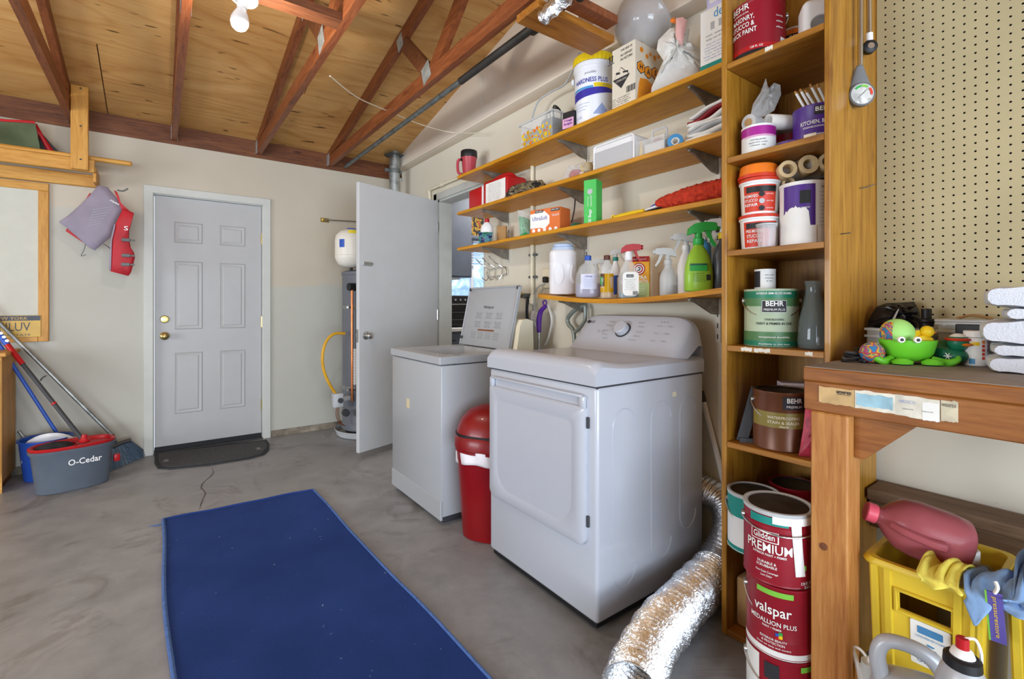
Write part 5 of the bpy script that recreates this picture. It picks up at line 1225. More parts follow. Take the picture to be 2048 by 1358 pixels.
T = thing('microfiber_duster', 'fluffy red microfiber duster with blue end on the third shelf', 'duster', (1.86, 1.19, z), -90)
rnd = random.Random(4)
def duf(i, j):
    a = 6.283*i; x = -.19+.36*j; r2 = .036*(math.sin(math.pi*(.08+.84*j))**.35)*(1+.14*random.uniform(-1,1)) + .014*j
    return (x, r2*1.1*math.cos(a), .038+.012*j+r2*math.sin(a))
b = MB(); b.grid(duf, 26, 46, closed_u=True); b.build('fibers', 'duster_red', T, 30)
b = MB(); b.tube([(-.18,0,.035),(-.22,0,.028),(-.25,0,.014)], [.016,.012,.008], 10, smooth=3); b.build('end', 'blue', T)
# ============================================================ shelf 4
def z4(y): return SZ[4] + sag(y) + .004
def put4(u, x): y = yx(u, x); return (x, y, z4(y))
mat('jug_white', 'e9e9ee', .3, var=.02); mat('pale_blue', 'b4c6e2', .4); mat('soap_violet', 'a59ac9', .15, var=.02, trans=.5, ior=1.2); mat('oil_yellow', 'dfae1c', .15, var=.02, trans=.35, ior=1.2); mat('brown', '5a3020', .5); mat('water_grey', '9fa2aa', .2, var=0, trans=.3); mat('blue_green_liq', '2f7f98', .2, trans=.4, var=0)
T = thing('detergent_jug', 'large white jug with pale blue lid on the lowest shelf', 'jug', put4(1126,1.93), -52)
b = MB(); b.lathe([(.070,0),(.078,.006),(.078,.17),(.080,.18),(.078,.19),(.079,.245),(.070,.262),(.060,.265)],36,sy=.85,pw=3.2); b.build('body','jug_white',T,50)
b = MB(); b.lathe([(.064,.262),(.066,.268),(.066,.278),(.058,.282),(.058,.296),(.050,.300),(0,.300)],36,sy=.85,pw=2.4); b.build('lid','pale_blue',T)
b = MB(); b.tube([(.072,-.04,.17),(.062,-.062,.16),(.060,-.064,.10),(.072,-.045,.07)],.008,8,smooth=4); b.build('grip','jug_white',T)
b = MB(); b.lathe([(.0,-.002),(.026,.0),(.028,.004)],20,0,Matrix.Translation((-.012,-.066,.12)) @ Matrix.Rotation(R(90),4,'X'),sy=2.2); b.build('molded_panel','jug_white',T)
OV = [(.80,0),(.95,.03),(1,.12),(1,.45),(.92,.62),(.70,.80),(.36,.90),(.26,.93),(.26,1.0)]
T = bottle('soap_refill', 'clear oval bottle of violet soap with a blue cap', 'bottle', put4(1176,1.86), .068, .045, .205, OV, 'clear_thin', -50, 2.3, liquid=(.36,'soap_violet'))
cap(T,.018,.200,.026,'blue'); wrapm = lambda T,n,m,a0,a1,z0,z1,rx,ry: wrap(n,m,a0,a1,z0,z1,T,r=1,sx=rx,sy=ry,n=10)
mat('soap_label', 'd9dcee', .5); wrapm(T,'label','soap_label',-30,45,.045,.125,.0695,.0465); 
text('softsoap', .016,'label_indigo',T,r=.06,z=.112,ang=R(8),width=.04); 
for k in range(5): text('moisturizing hand soap',.008,'lav',T,r=.0605,z=.096-.010*k,ang=R(8),width=.05)
T = bottle('clear_spray_bottle', 'small clear spray bottle behind the violet soap', 'spray bottle', put4(1192,1.97), .03,.03,.15, SPR,'frost',-50); spray_head(T,.15,'frost','frost','frost',.95)
T = bottle('oil_soap_bottle', 'slim bottle of yellow oil soap with a brown cap', 'bottle', put4(1214,1.85), .034,.026,.20, [(.95,0),(1,.03),(1,.10),(.93,.16),(.98,.3),(1,.5),(.92,.62),(.99,.70),(.95,.80),(.50,.92),(.42,.95),(.42,1)],'clear_thin',-48,2.6,liquid=(.62,'oil_yellow'))
cap(T,.0165,.196,.024,'brown'); wrapm(T,'label','oil_yellow',-70,70,.03,.125,.0352,.0272); wrapm(T,'label_flash','brown',-70,-20,.06,.125,.0356,.0276); wrapm(T,'label_leaf','green',-66,-38,.07,.11,.036,.028)
T = bottle('teal_collar_bottle', 'white and blue spray bottle with a teal collar', 'spray bottle', put4(1231,1.95), .030,.03,.20, SPR,'white',-50); spray_head(T,.20,'frost','frost','teal',.9); wrapm(T,'label','blue',-50,60,.02,.12,.0308,.0308)
T = bottle('shower_spray', 'clear spray bottle with red trigger and white back label', 'spray bottle', put4(1257,1.845), .050,.030,.185, SPR,'clear_thin',-46,2.8,liquid=(.12,'blue_green_liq'))
spray_head(T,.185,'red','red','white',1.1); b = MB(); b.lathe([(.0175,.186),(.020,.200),(.017,.225)],16); b.build('shroud','white',T)
b = MB(); b.prism(rrect(-.030,.046,.010,.125,.02,5), -.0325,-.0305,'y'); lb = b.build('label','paper',T)
plate(T,'brand_tag','black',-.012,.022,.098,.112,-.0325,.001); text('method',.012,'white',T,Matrix.Translation((.005,-.034,.105)),width=.028); lines(T,7,.006,.088,.055,.008,'ink_grey',y=-.0325,size=.006)
for k in range(8):
    b = MB(); b.box(.018+.003*k,.0195+.003*k,-.0336,-.0325,.014,.032); b.build('bar_code_line','ink',T)
T = thing('baking_soda_box', 'yellow and red baking soda carpet powder box', 'carton', put4(1279,1.925), -58)
mat('bs_yellow','eba91f',.5,var=.02); mat('lime_pale','c3d68e',.5)
slab(T,'box','bs_yellow',-.050,.050,-.022,.022,0,.205,.003); plate(T,'red_band','red',-.049,.049,.178,.204,-.022,.001); plate(T,'lime_band','lime_pale',-.049,.049,.001,.075,-.022,.001)
for r2, m_, yy in ((.030,'red',-.0222),(.025,'paper',-.0232),(.020,'red',-.0242),(.014,'paper',-.0252)):
    b = MB(); b.cyl((0,yy+.0002,.143),(0,yy-.0008,.143),r2,n=28); b.build('emblem',m_,T)
b = MB(); b.tube([(-.006,-.0262,.136),(.004,-.0262,.138),(.006,-.0262,.148),(-.004,-.0262,.150)],.003,6); b.build('arm_mark','ink',T)
text('EXTRA',.024,'paper',T,Matrix.Translation((0,-.022,.100)),width=.075,bold=.02); text('STRENGTH',.022,'paper',T,Matrix.Translation((0,-.022,.080)),width=.085,bold=.02); text('CARPET ODOR',.010,'paper',T,Matrix.Translation((0,-.0235,.190)),width=.07); lines(T,4,.0,.06,.06,.013,'paper',y=-.0235,size=.010)
T = bottle('frosted_spray_bottle', 'frosted empty looking spray bottle with grey liquid at the bottom', 'spray bottle', put4(1336,1.90), .038,.038,.145,[(.95,0),(1,.03),(1,.55),(.95,.65),(.70,.80),(.42,.90),(.40,1)],'frost',-48,2.2,liquid=(.33,'water_grey')); spray_head(T,.145,'frost','frost','frost',1.1,-1)
T = bottle('green_label_bottle', 'white spray bottle with a green label beside the lime sprayer', 'spray bottle', put4(1372,1.95), .040,.036,.205,SPR,'white',-48,2.4); spray_head(T,.205,'frost','frost','white',1.1,-1); wrapm(T,'label','bottle_green',10,75,.035,.13,.0408,.0368)
mat('lime', '9acb3f',.3,var=.02); mat('trigger_green','35b450',.35,var=.01)
T = bottle('lime_spray_bottle', 'lime green spray bottle with bright green trigger', 'spray bottle', put4(1397,1.855), .058,.036,.195,[(.93,0),(1,.03),(1,.35),(.95,.55),(.75,.78),(.48,.93),(.34,.98),(.32,1.04)],'lime',-42,2.8); spray_head(T,.200,'trigger_green','trigger_green','trigger_green',1.35)
plate(T,'printed_band','trigger_green',-.045,.025,.085,.115,-.0368,.002); lines(T,5,-.01,.075,.06,.008,'bottle_green',y=-.0365,size=.006); plate(T,'printed_band','bottle_green',-.045,.025,.108,.116,-.0372,.001)
for k in range(6):
    b = MB(); b.box(.022+.003*k,.0238+.003*k,-.0375,-.0362,.045,.07); b.build('bar_code_line','ink',T)
T = thing('blue_can', 'pale blue can standing behind the lime spray bottle', 'can', put4(1408,1.975), -45)
b = MB(); b.lathe([(.03,0),(.031,.003),(.031,.21),(.024,.225),(.012,.23),(.012,.24),(0,.24)],24); b.build('body','sky_blue',T)
b = MB(); b.lathe([(.0115,.238),(.0115,.25),(0,.25)],12); b.build('valve','white',T)
mat('char','45484d',.35,var=.02)
T = bottle('charcoal_bottle', 'charcoal spray bottle with yellow collar next to the tall unit', 'spray bottle', put4(1446,1.93), .042,.034,.215,SPR,'char',-42,2.6); spray_head(T,.218,'white','white','yellow',1.2,-1)
b = MB(); b.prism([(.01,.04),(.034,.03),(.036,.12),(.018,.15)], -.0355,-.034,'y'); b.build('label','paper',T); plate(T,'brand_bar','yellow',.012,.034,.10,.118,-.0356,.001)
# ============================================================ things on the wall under the shelves
T = thing('hook_rack', 'chrome wire coat hook rack on the wall beside the doorway', 'hook rack', (X_R, 3.02, 1.50), -90)
q = lambda u, v, x=X_R-.02: (P(u,v,x=x) - Vector((X_R,3.02,1.50)))
def tl(p): return (-p.y, p.x, p.z)   # world offset to local of -90 rotation
rail = [tl(q(u,v)) for u,v in ((974,547),(978,540),(1005,534),(1012,537),(1013,546),(1008,550),(982,554),(975,552),(974,547)) ]
b = MB(); b.tube(rail,.004,8,smooth=4); b.build('rail_loop','chrome',T)
for du in (0,13,27):
    pts = [tl(q(953+du*.95,519-2.2*du/10,X_R-.12)), tl(q(962+du,528-du*.15,X_R-.07)), tl(q(976+du*.98,537-du*.12)), tl(q(977+du,552-du*.15)), tl(q(973+du*.9,561-du*.1,X_R-.04)), tl(q(964+du*.95,556-du*.1,X_R-.07))]
    b = MB(); b.tube(pts,.0035,8,smooth=5); b.build('hook','chrome',T)
    b = MB(); b.lathe([(0,-.006),(.006,0),(0,.006)],8,0,Matrix.Translation(pts[0])); b.build('ball_tip','chrome',T)
b = MB(); ring = tl(q(977,512)); b.tube([(ring[0]+.022*math.cos(a), ring[1], ring[2]+.026*math.sin(a)) for a in [.3927*k for k in range(17)]],.002,6); b.build('suction_ring','frost',T)
yp = yx(1066,X_R-.015)
T = thing('water_pipe', 'cream painted water pipe running down the wall with clips', 'pipe', (X_R-.022, yp, 1.16))
b = MB(); b.cyl((0,0,.06),(0,0,1.0),.013,n=12); b.build('pipe','cream',T)
b = MB(); b.lathe([(.013,.03),(.024,.04),(.024,.09),(.018,.10),(.013,.105)],14); b.build('reducer','cream',T)
for zz in (.22,.37,.60):
    b = MB(); b.rbox(-.006,.020,-.036,.036,zz-.008,zz+.008,.003,1); b.build('clip','galv_dark',T)
T = thing('conduit_pipe', 'thin cream conduit running over the kitchen doorway', 'pipe', tuple(P(858,380,x=X_R-.03)))
p0 = Vector(T.location); p1 = P(925,352,x=X_R-.03)
b = MB(); b.tube([Vector((.015,0,-.12)), Vector((0,0,-.01)), Vector((0,-.01,0)), p1-p0],.012,10); b.build('pipe','cream',T)
b = MB(); m_ = (p1-p0)*.4; b.cyl(m_+Vector((0,.02,-.001)), m_-Vector((0,.02,.001)),.016,n=10); b.build('coupling','cream',T)
T = thing('supply_valve', 'brass hose valves on the wall behind the washer', 'valve', tuple(P(1052,592,x=X_R-.04)))
b = MB(); b.cyl((.04,0,0),(-.02,0,0),.018,n=12); b.cyl((-.005,.05,0),(-.005,-.05,0),.014,n=12); b.build('body','galv_dark',T)
b = MB(); b.lathe([(.02,0),(.022,.006),(.012,.012),(0,.012)],8,0,Matrix.Translation((-.02,.03,.01)) @ Matrix.Rotation(R(-90),4,'Y')); b.build('handwheel','brass',T)
b = MB(); b.tube([(-.005,-.03,-.01),(-.02,-.035,-.1),(.0,-.02,-.3),(.0,.04,-.4)],.010,8,smooth=6); b.build('hose','rubber_black',T)
yo = yx(1093,X_R-.01)
T = thing('wall_outlet', 'cream wall outlet with black plug behind the white jug', 'outlet', (X_R, yo, 1.30), -90)
slab(T,'plate','cream',-.045,.045,-.014,0,0,.13,.01,2); slab(T,'plug','black',.0,.03,-.05,-.014,.035,.075,.006)
b = MB(); b.tube([(-.01,-.02,.03),(-.06,-.04,.0),(-.10,-.03,-.08),(-.10,-.02,-.20)],.005,8,smooth=6); b.build('cord','lt_grey',T)
T = thing('cloth_tag', 'crumpled white cloth hanging from a cord on the wall', 'cloth', tuple(P(1068,638,x=X_R-.03)),-70); pouch('cloth','white_matte',T,densify([(-.03,-.05),(.02,-.06),(.04,-.01),(.03,.05),(-.02,.06),(-.035,.0)],3),.02,amp=.006)
b = MB(); b.tube([(0,0,.05),(.0,0,.12),(.02,0,.20)],.003,6,smooth=4); b.build('cord','lt_grey',T)
hb = P(1076,694,x=1.97); 
T = thing('purple_duster', 'purple handled extendable duster hanging behind the washer', 'duster', (hb.x, hb.y, hb.z-.25))
f_ = lambda u,v: tuple(P(u,v,x=1.97)-Vector((hb.x,hb.y,hb.z-.25)))
b = MB(); b.tube([f_(1078,665),f_(1078,640),f_(1082,622),f_(1092,612)],[.014,.018,.016,.012],12,smooth=5); b.build('grip','purple',T)
b = MB(); b.tube([f_(1090,614),f_(1093,606),f_(1091,601),f_(1086,604),f_(1088,611)],.005,8,smooth=4); b.build('hang_loop','purple',T)
b = MB(); b.cyl(f_(1078,663),(0,0,0),.009,n=12); b.build('pole','steel',T)
b = MB(); p0 = P(1096,610,x=2.03); b.tube([p0, P(1104,640,x=2.03), P(1097,675,x=2.03), P(1090,690,x=2.03)],.010,8,smooth=5,flat=.4); tag(b.build('white_strap','white_matte'),'folded white strap hanging beside the purple duster','strap')
mat('cane_grey','8c938c',.35,.3,var=.05)
T = thing('walking_cane', 'grey metal walking cane with offset handle beside the dryer panel', 'cane', tuple(P(1148,700,x=2.0)-Vector((0,0,.6)))); o0 = Vector(T.location)
f_ = lambda u,v: P(u,v,x=2.0)-o0
b = MB(); b.tube([f_(1170,612),f_(1163,613),f_(1148,622),f_(1136,636),f_(1137,648),f_(1146,660),f_(1149,680),f_(1149,700),f_(1149,760)],.013,12,smooth=6); b.build('shaft','cane_grey',T)
b = MB(); b.tube([f_(1170,612),f_(1170,640),f_(1160,655),f_(1150,664)],.011,12,smooth=6); b.build('brace','cane_grey',T)
pa, pb_ = P(1409,812,x=2.036), Vector((2.036, 1.05, .012))
T = thing('white_pole', 'white pole leaning on the wall beside the dryer', 'pole', (pb_.x, pb_.y, 0)); o0 = Vector((pb_.x,pb_.y,0))
dirn = (pb_-pa).normalized(); endp = pb_ + dirn*((pb_.z-.003)/-dirn.z)
b = MB(); b.cyl(pa-o0-dirn*.02, endp-o0,.0125,n=14); b.build('tube','white',T); 
b = MB(); b.cyl(pa-o0-dirn*.07, pa-o0-dirn*.018,.014,n=14); b.build('end_cap','dark_grey',T)
b = MB(); pts = [P(u,v,x=X_G-.008) for u,v in ((1062,245),(1075,205),(1100,185),(1130,168),(1150,130),(1160,105))]; b.tube(pts,.006,8,smooth=8); tag(b.build('wall_cable','lt_grey'),'grey cable running up the gable wall behind the pail','cable')
b = MB(); pts = [P(u,v,x=X_R-.006) for u,v in ((1150,396),(1148,420),(1143,445))]; b.tube(pts,.003,6,smooth=5); tag(b.build('thin_cord','black'),'thin black cord hanging behind the third shelf','cord')
# ============================================================ tall shelf unit
UX0, UX1, UY0, UY1 = 1.646, 2.045, .599, .950
T = thing('shelf_unit', 'tall narrow honey stained wooden shelf unit full of paint cans', 'shelf unit', (UX0, UY0, 0))
W_ = UY1-UY0; Dp = UX1-UX0
b = MB(); b.rbox(0,Dp,W_-.019,W_,0,2.5,.002,1); b.build('side_panel','unit_wood',T)
b = MB(); b.rbox(0,Dp,0,.017,0,2.5,.002,1); b.build('side_panel','unit_wood',T)
b = MB(); b.box(Dp-.006,Dp,.017,W_-.019,0,2.5); b.build('back_panel','unit_wood',T)
UZ = [2.06,1.72,1.386,1.045,.698,.345,.022]
for zz in UZ:
    b = MB(); b.rbox(.001,Dp-.007,.0175,W_-.0195,zz-.02,zz,.002,1); b.build('shelf','unit_wood_y',T)
mat('paint_spill','e6e2d6',.7); rnd = random.Random(6)
for zz, us in ((1.045,((1482,1504),(1508,1540),(1610,1625))),(2.06,((1530,1545),))):
    for ua, ub in us:
        ya, yb2 = yx(ua,UX0)-UY0, yx(ub,UX0)-UY0; n = 9
        pl = [(ya+(yb2-ya)*i/n, zz-.001-.004*rnd.random()) for i in range(n+1)] + [(yb2+(ya-yb2)*i/n, zz-.012-.006*rnd.random()) for i in range(n+1)]
        b = MB(); b.prism(pl,-.0006,.001,'x'); b.build('paint_drip','paint_spill',T)
# ------------------------------------------------------------ paint cans
mat('tin','b9bcbe',.3,.9,var=.1,sc=20); mat('lid_dark','33302e',.4,.2,var=.3,sc=12); mat('maroon','8f1526',.38,var=.04); mat('label_white','e9e9e6',.5,var=.02); mat('gold_olive','8a7c3a',.4); mat('brown_can','6b4028',.35,.2,var=.05); mat('leaf_pale','aebda0',.5); mat('leaf_mid','4f7a4e',.45); mat('emerald','1f7a5c',.4); mat('magenta','a5228c',.4); mat('violet','4e2a86',.4,var=.04); mat('paint_white','eceae6',.5,var=.03); mat('lime_flash','7bc043',.4)
def can(name, label, loc, r, h, m, rz=-60, bands=(), texts=(), lid='tin', bail=None, base=None, ears=True, bail_r=.0022, lid_dirty=None):
    T = thing(name, label, 'paint can', loc, rz)
    b = MB(); b.lathe([(r*.97,0),(r,.003),(r*.985,.006),(r*.985,h-.008),(r,h-.006),(r,h),(r*.93,h),(r*.92,h-.006),(r*.88,h-.006)],44); b.build('body',m,T,40)
    b = MB(); b.lathe([(r*.915,h-.004),(r*.88,h-.0005),(r*.84,h-.005),(r*.80,h-.006),(0,h-.0055)],40); l_ = b.build('lid',lid,T,40)
    if lid_dirty:
        b = MB(); rd = random.Random(len(label)); b.lathe([(r*.97,h-.012),(r*1.004,h-.010),(r*1.008,h+.001),(r*.93,h+.002),(r*.86,h-.002)],44,caps=False); b.build('rim_paint',lid_dirty,T)
    if base:
        b = MB(); b.lathe([(r*.99,.001),(r*1.006,.003),(r*1.006,base[0])],44); b.build('bottom_ring',base[1],T)
    for k, (a0,a1,z0,z1,bm) in enumerate(bands):
        wrap('label_band',bm,a0,a1,z0*h,z1*h,T,r=r*.985+.0004+.00025*k,n=max(4,int(abs(a1-a0)/8)))
    for s_, size, zf, ang, tm, wd in texts:
        text(s_, size, tm, T, r=r*.985+.0004+.0003*len(bands), z=zf*h, ang=R(ang), width=wd, bold=.01, eps=.0008)
    if bail is not None:
        drop, side = bail   # drop angle of the wire, degrees below horizontal
        for s_ in (-1,1):
            b = MB(); b.cyl((s_*r*.98,0,h*.80),(s_*(r+.006),0,h*.80),.010,n=12); b.build('handle_ear','tin',T)
        R_ = r*1.06; pts = []
        for k in range(21):
            a = math.pi*k/20; pts.append((R_*math.cos(a), -R_*math.sin(a)*math.cos(R(drop))*1.06, h*.80 - R_*math.sin(a)*math.sin(R(drop))*1.15))
        b = MB(); b.tube(pts,bail_r,8); b.build('bail_handle','steel',T)
    return T
def uput(u, x, zz): return (x, yx(u,x), zz+.0008)
# S1
z0 = UZ[0]
can('paint_can','large dark red masonry paint can on the uppermost shelf',uput(1517,1.755,z0),.088,.20,'maroon',-58,
    bands=((-100,75,.04,.96,'maroon'),(-100,75,.12,.20,'red'),(78,130,.04,.96,'label_white'),(45,72,.16,.30,'label_white')),
    texts=(('BEHR',.030,.90,-48,'paper',.07),('EXTERIOR SATIN',.008,.80,-46,'paper',.06),('MASONRY,',.024,.70,-42,'paper',.085),('STUCCO &',.024,.58,-42,'paper',.085),('BRICK PAINT',.024,.46,-42,'paper',.10),('128 FL OZ',.010,.155,-10,'paper',.04),('low odor',.009,.66,42,'paper',.03),('mildew',.009,.56,42,'paper',.03),('adheres',.009,.46,42,'paper',.03)),
    base=(.022,'black'),bail=(60,1))
can('paint_can','small white and orange quart can beside the red masonry can',uput(1588,1.87,z0),.048,.125,'label_white',-55,
    bands=((-90,90,.55,.80,'black'),(-90,90,.80,.97,'orange')),texts=(('BEHR',.018,.70,0,'paper',.05),('PREMIUM PLUS',.010,.60,0,'paper',.06),('PRIMER',.012,.2,0,'ink_grey',.05)))
T = thing('white_canister','white rounded plastic canister at the right of the uppermost shelf','canister',uput(1634,1.78,z0),-55)
b = MB(); b.rbox(-.05,.05,-.045,.045,0,.14,.02,3); b.build('body','white',T); b = MB(); b.lathe([(.028,0),(.030,.001),(.032,0)],24,0,Matrix.Translation((0,-.0452,.05)) @ Matrix.Rotation(R(90),4,'X')); b.build('molded_ring','lt_grey',T)
# S2
z0 = UZ[1]
can('paint_can','small can with magenta top band and white label',uput(1517,1.72,z0),.056,.098,'label_white',-55,bands=((-110,110,.62,.96,'magenta'),(-60,60,.55,.62,'pink')),texts=(('mixing guide',.008,.45,-10,'ink_grey',.05),('apply two coats',.008,.35,-10,'ink_grey',.06),('clean up',.008,.25,-10,'ink_grey',.05)))
can('paint_can','small dark maroon can behind the magenta can',uput(1577,1.86,z0),.052,.085,'maroon',-50,bands=((-90,0,.2,.7,'cream'),),texts=(('E',.028,.75,20,'paper',None),('PR',.018,.40,20,'paper',None)),lid='lid_dark')
can('paint_lid_tin','shallow purple rimmed tin in front of the maroon can',uput(1580,1.735,z0),.036,.022,'violet',-50)
T = can('paint_can','purple kitchen and bath paint can holding paint brushes',uput(1634,1.785,z0),.072,.125,'violet',-55,bands=((-70,40,.04,.30,'violet'),(-45,-15,.06,.24,'cream'),(-14,18,.06,.22,'lt_grey')),texts=(('BEHR',.020,.84,2,'paper',.05),('KITCHEN, BATH',.018,.52,-15,'paper',.095),('STAIN-BLOCKING PRIMER',.008,.40,-12,'paper',.085)),lid='lid_dark')
plate_l = wrap('brand_plate','ink',-20,26,.088,.118,T,r=.0716,n=6)
mat('brush_tan','b5824a',.8)
o0 = Vector(uput(1634,1.785,z0))
for k, (ub, vb, ut, vt) in enumerate(((1624,203,1590,183),(1632,203,1600,178),(1640,201,1610,180),(1646,200,1620,168),(1652,198,1634,168))):
    A, B = o0+Vector((-.03+.015*k,.02-.012*k,.121)), P(ut,vt,x=1.74)
    T = thing('paint_brush',['slim white handled brush leaning leftmost in the purple can','second white handled brush from the left in the purple can','middle white handled brush in the purple can','fourth white handled brush from the left in the purple can','rightmost white handled brush in the purple can'][k],'brush',tuple(A),0,'brushes in the purple can'); d = B-A
    b = MB(); b.cyl((0,0,0),d*.88,.0042,n=10); b.build('handle','white',T); b = MB(); b.cyl(d*.88,d,.0045,.003,10); b.build('tip','brush_tan',T)
A, B = P(1497,232,x=1.70), P(1577,212,x=1.93); A.z = z0+.098+.026; B.z = A.z+.012
T = thing('plastic_film_roll','roll of clear plastic film with cardboard core on the magenta can','roll',tuple(A)); d = B-A
q_ = d.to_track_quat('Z','Y').to_matrix().to_4x4()
L = d.length; prf = [(.012,0)] + [(.024+.003*math.sin(k*1.3)+.004*(k%3==0), L*k/14) for k in range(15)] + [(.0,L)]
b = MB(); b.lathe(prf,24,0,q_); b.build('film','frost',T,60); b = MB(); b.lathe([(.012,-.003),(.014,-.003),(.014,.03),(.012,.03)],20,0,q_); b.build('core','kraft',T)
T = thing('wrapper_bag','upright clear plastic bag crumpled behind the film roll','bag',(1.76,yx(1527,1.76),z0+.150),-50)
pouch('film','clear_thin',T,densify([(-.045,0),(.0,.0),(.035,.02),(.058,.075),(.055,.11),(.035,.12),(.015,.10),(.008,.14),(-.01,.09),(-.035,.05)],3),.02,amp=.008,seed=6)
A = Vector((1.80,yx(1572,1.80),z0+.118)); T = thing('paper_tube','loosely rolled white paper lying on the small maroon can','roll',tuple(A),-30)
b = MB(); b.grid(lambda i,j: ((-.07+.14*j), (.030-.010*i)*math.cos(8.5*i), .0+(.030-.010*i)*math.sin(8.5*i)), 40, 2); b.build('sheet','white_matte',T,60,solid=.0015)
# S3
z0 = UZ[2]
mat('dap_red','d23a22',.45,var=.03)
def tub(label, loc, r, h, extra=(), lidm='dap_red', group=None):
    T = thing('repair_tub',label,'tub',loc,-55)
    b = MB(); b.lathe([(r*.86,0),(r*.88,.003),(r*.96,h*.84),(r*1.02,h*.86),(r*1.02,h*.90),(r*.97,h*.91)],40); b.build('body','white',T)
    b = MB(); b.lathe([(r*1.0,h*.905),(r*1.03,h*.91),(r*1.03,h*.985),(r*.96,h),(0,h*.995)],40); b.build('lid',lidm,T)
    rfn = lambda zz: r*(.88+.08*zz/(h*.84))+.0007
    band(T,'red_label','dap_red',-60,45,lambda i:.06*h,lambda i:.78*h,rfn); band(T,'black_band','black',-50,45,lambda i:.58*h,lambda i:.74*h,lambda zz: rfn(zz)+.0004); band(T,'side_label','paper',46,75,lambda i:.08*h,lambda i:.8*h,rfn)
    for s_,size,zf,a,wd in extra: text(s_,size,'paper',T,rfn=lambda zz: rfn(zz)+.0006,z=zf*h,ang=R(a),width=wd,bold=.01)
    return T, rfn
T, rfn = tub('lower white tub of stucco repair with red label',uput(1519,1.735,z0),.066,.122,(('PRE-MIXED',.014,.50,-25,.055),('STUCCO',.016,.36,-25,.05),('REPAIR',.016,.22,-25,.05)))
T, rfn = tub('upper white stucco repair tub stacked under the orange tub',(uput(1519,1.735,z0)[0],uput(1519,1.735,z0)[1],z0+.1235),.066,.128,(('PREMIXED',.014,.48,-35,.05),('STUCCO',.014,.36,-35,.045),('REPAIR',.014,.24,-35,.045)))
for k in range(3):
    b = MB(); zz = (.52-.19*k)*.128; rr = rfn(zz)+.001; a = R(-2); b.lathe([(.009,0),(.009,.0012),(0,.0012)],16,0,Matrix.Translation((rr*math.sin(a),-rr*math.cos(a),zz)) @ Matrix.Rotation(R(90),4,'X')); b.build('icon_dot',['black','lt_grey','black'][k],T)
    text('cures fast',.008,'paper',T,rfn=lambda z_: rfn(z_)+.0008,z=zz,ang=R(22),width=.026)
T = thing('orange_tub','orange plastic tub upside down on the stucco tubs','tub',(1.735,uput(1517,1.735,z0)[1],z0+.2522),-55)
b = MB(); b.lathe([(.064,0),(.066,.003),(.060,.045),(.056,.049),(0,.05)],36); b.build('shell','orange',T)
b = MB(); b.lathe([(.0665,.0),(.0680,.002),(.0675,.012),(.0655,.013)],36); b.build('red_rim','dap_red',T)
T = thing('clear_cup','clear plastic cup standing before the lower stucco tub','cup',uput(1533,1.675,z0),-55)
b = MB(); b.lathe([(.026,0),(.027,.002),(.030,.066),(.033,.070),(.033,.074),(.029,.072),(.025,.003),(0,.003)],28); b.build('cup','clear_thin',T)
b = MB(); b.lathe([(.033,.0745),(.0335,.075),(.0335,.080),(0,.080)],28); b.build('lid','frost',T)
T = can('paint_can','white dripped paint can with purple label and black spot',uput(1607,1.755,z0),.072,.208,'label_white',-58,bands=((-62,18,.10,.95,'violet'),),texts=(('PREMIUM ONE COAT',.007,.58,-15,'paper',.05),('EGGSHELL',.010,.90,50,'ink',.04),('4 55',.010,.84,50,'ink',.02)),lid='tin',lid_dirty='paint_white')
wrap('black_spot','black',-18,6,.135,.177,T,r=.0728,n=6)
b = MB(); n = 26; rd = random.Random(8); top = [.36+.22*math.sin(math.pi*i/n)**.6*(1 if i>8 else .9)+.05*rd.random() if i < 22 else .30 for i in range(n+1)]
b.grid(lambda i,j: (lambda a,zz: (.0732*math.sin(a), -.0732*math.cos(a), zz))(R(-75+95*i), (.02+(top[min(n,int(i*n))]-.02)*j)*.208), n, 3); b.build('paint_drip','paint_white',T)
for k in range(10): text('keep from freezing use in ventilated area',.006,'ink_grey',T,r=.0718,z=.17-.012*k,ang=R(48),width=.05)
o0 = uput(1607,1.755,z0)
T = thing('roller_cover_pack','pack of beige paint roller covers in clear film','roller covers',(1.80,yx(1604,1.80),z0+.236),-50)
mat('roller_beige','dcc193',.9,bump=.3,bsc=200)
for k,(x,zz,r_) in enumerate(((-.060,.0,.029),(.003,.012,.031),(.060,.018,.028))):
    b = MB(); b.lathe([(.017,-.075),(r_-.003,-.075),(r_,-.072),(r_,.075),(.017,.075),(.017,-.075)],24,0,Matrix.Translation((x,.02,zz+.030)) @ Matrix.Rotation(R(90),4,'X')); b.build('roller_cover','roller_beige',T)
pouch('film','clear_thin',T,densify([(-.10,.015),(-.05,.0),(.07,.01),(.10,.03),(.10,.085),(.02,.085),(-.07,.06)],3),.062,Matrix.Translation((0,.02,0)),.003)
T = thing('roller_cover','single beige roller cover below the film pack','roller cover',(1.79,yx(1572,1.79),z0+.210),-50)
b = MB(); b.lathe([(.012,-.06),(.020,-.06),(.020,.06),(.012,.06),(.012,-.06)],22,0,Matrix.Translation((0,.03,.020)) @ Matrix.Rotation(R(90),4,'X')); b.build('cover','roller_beige',T)
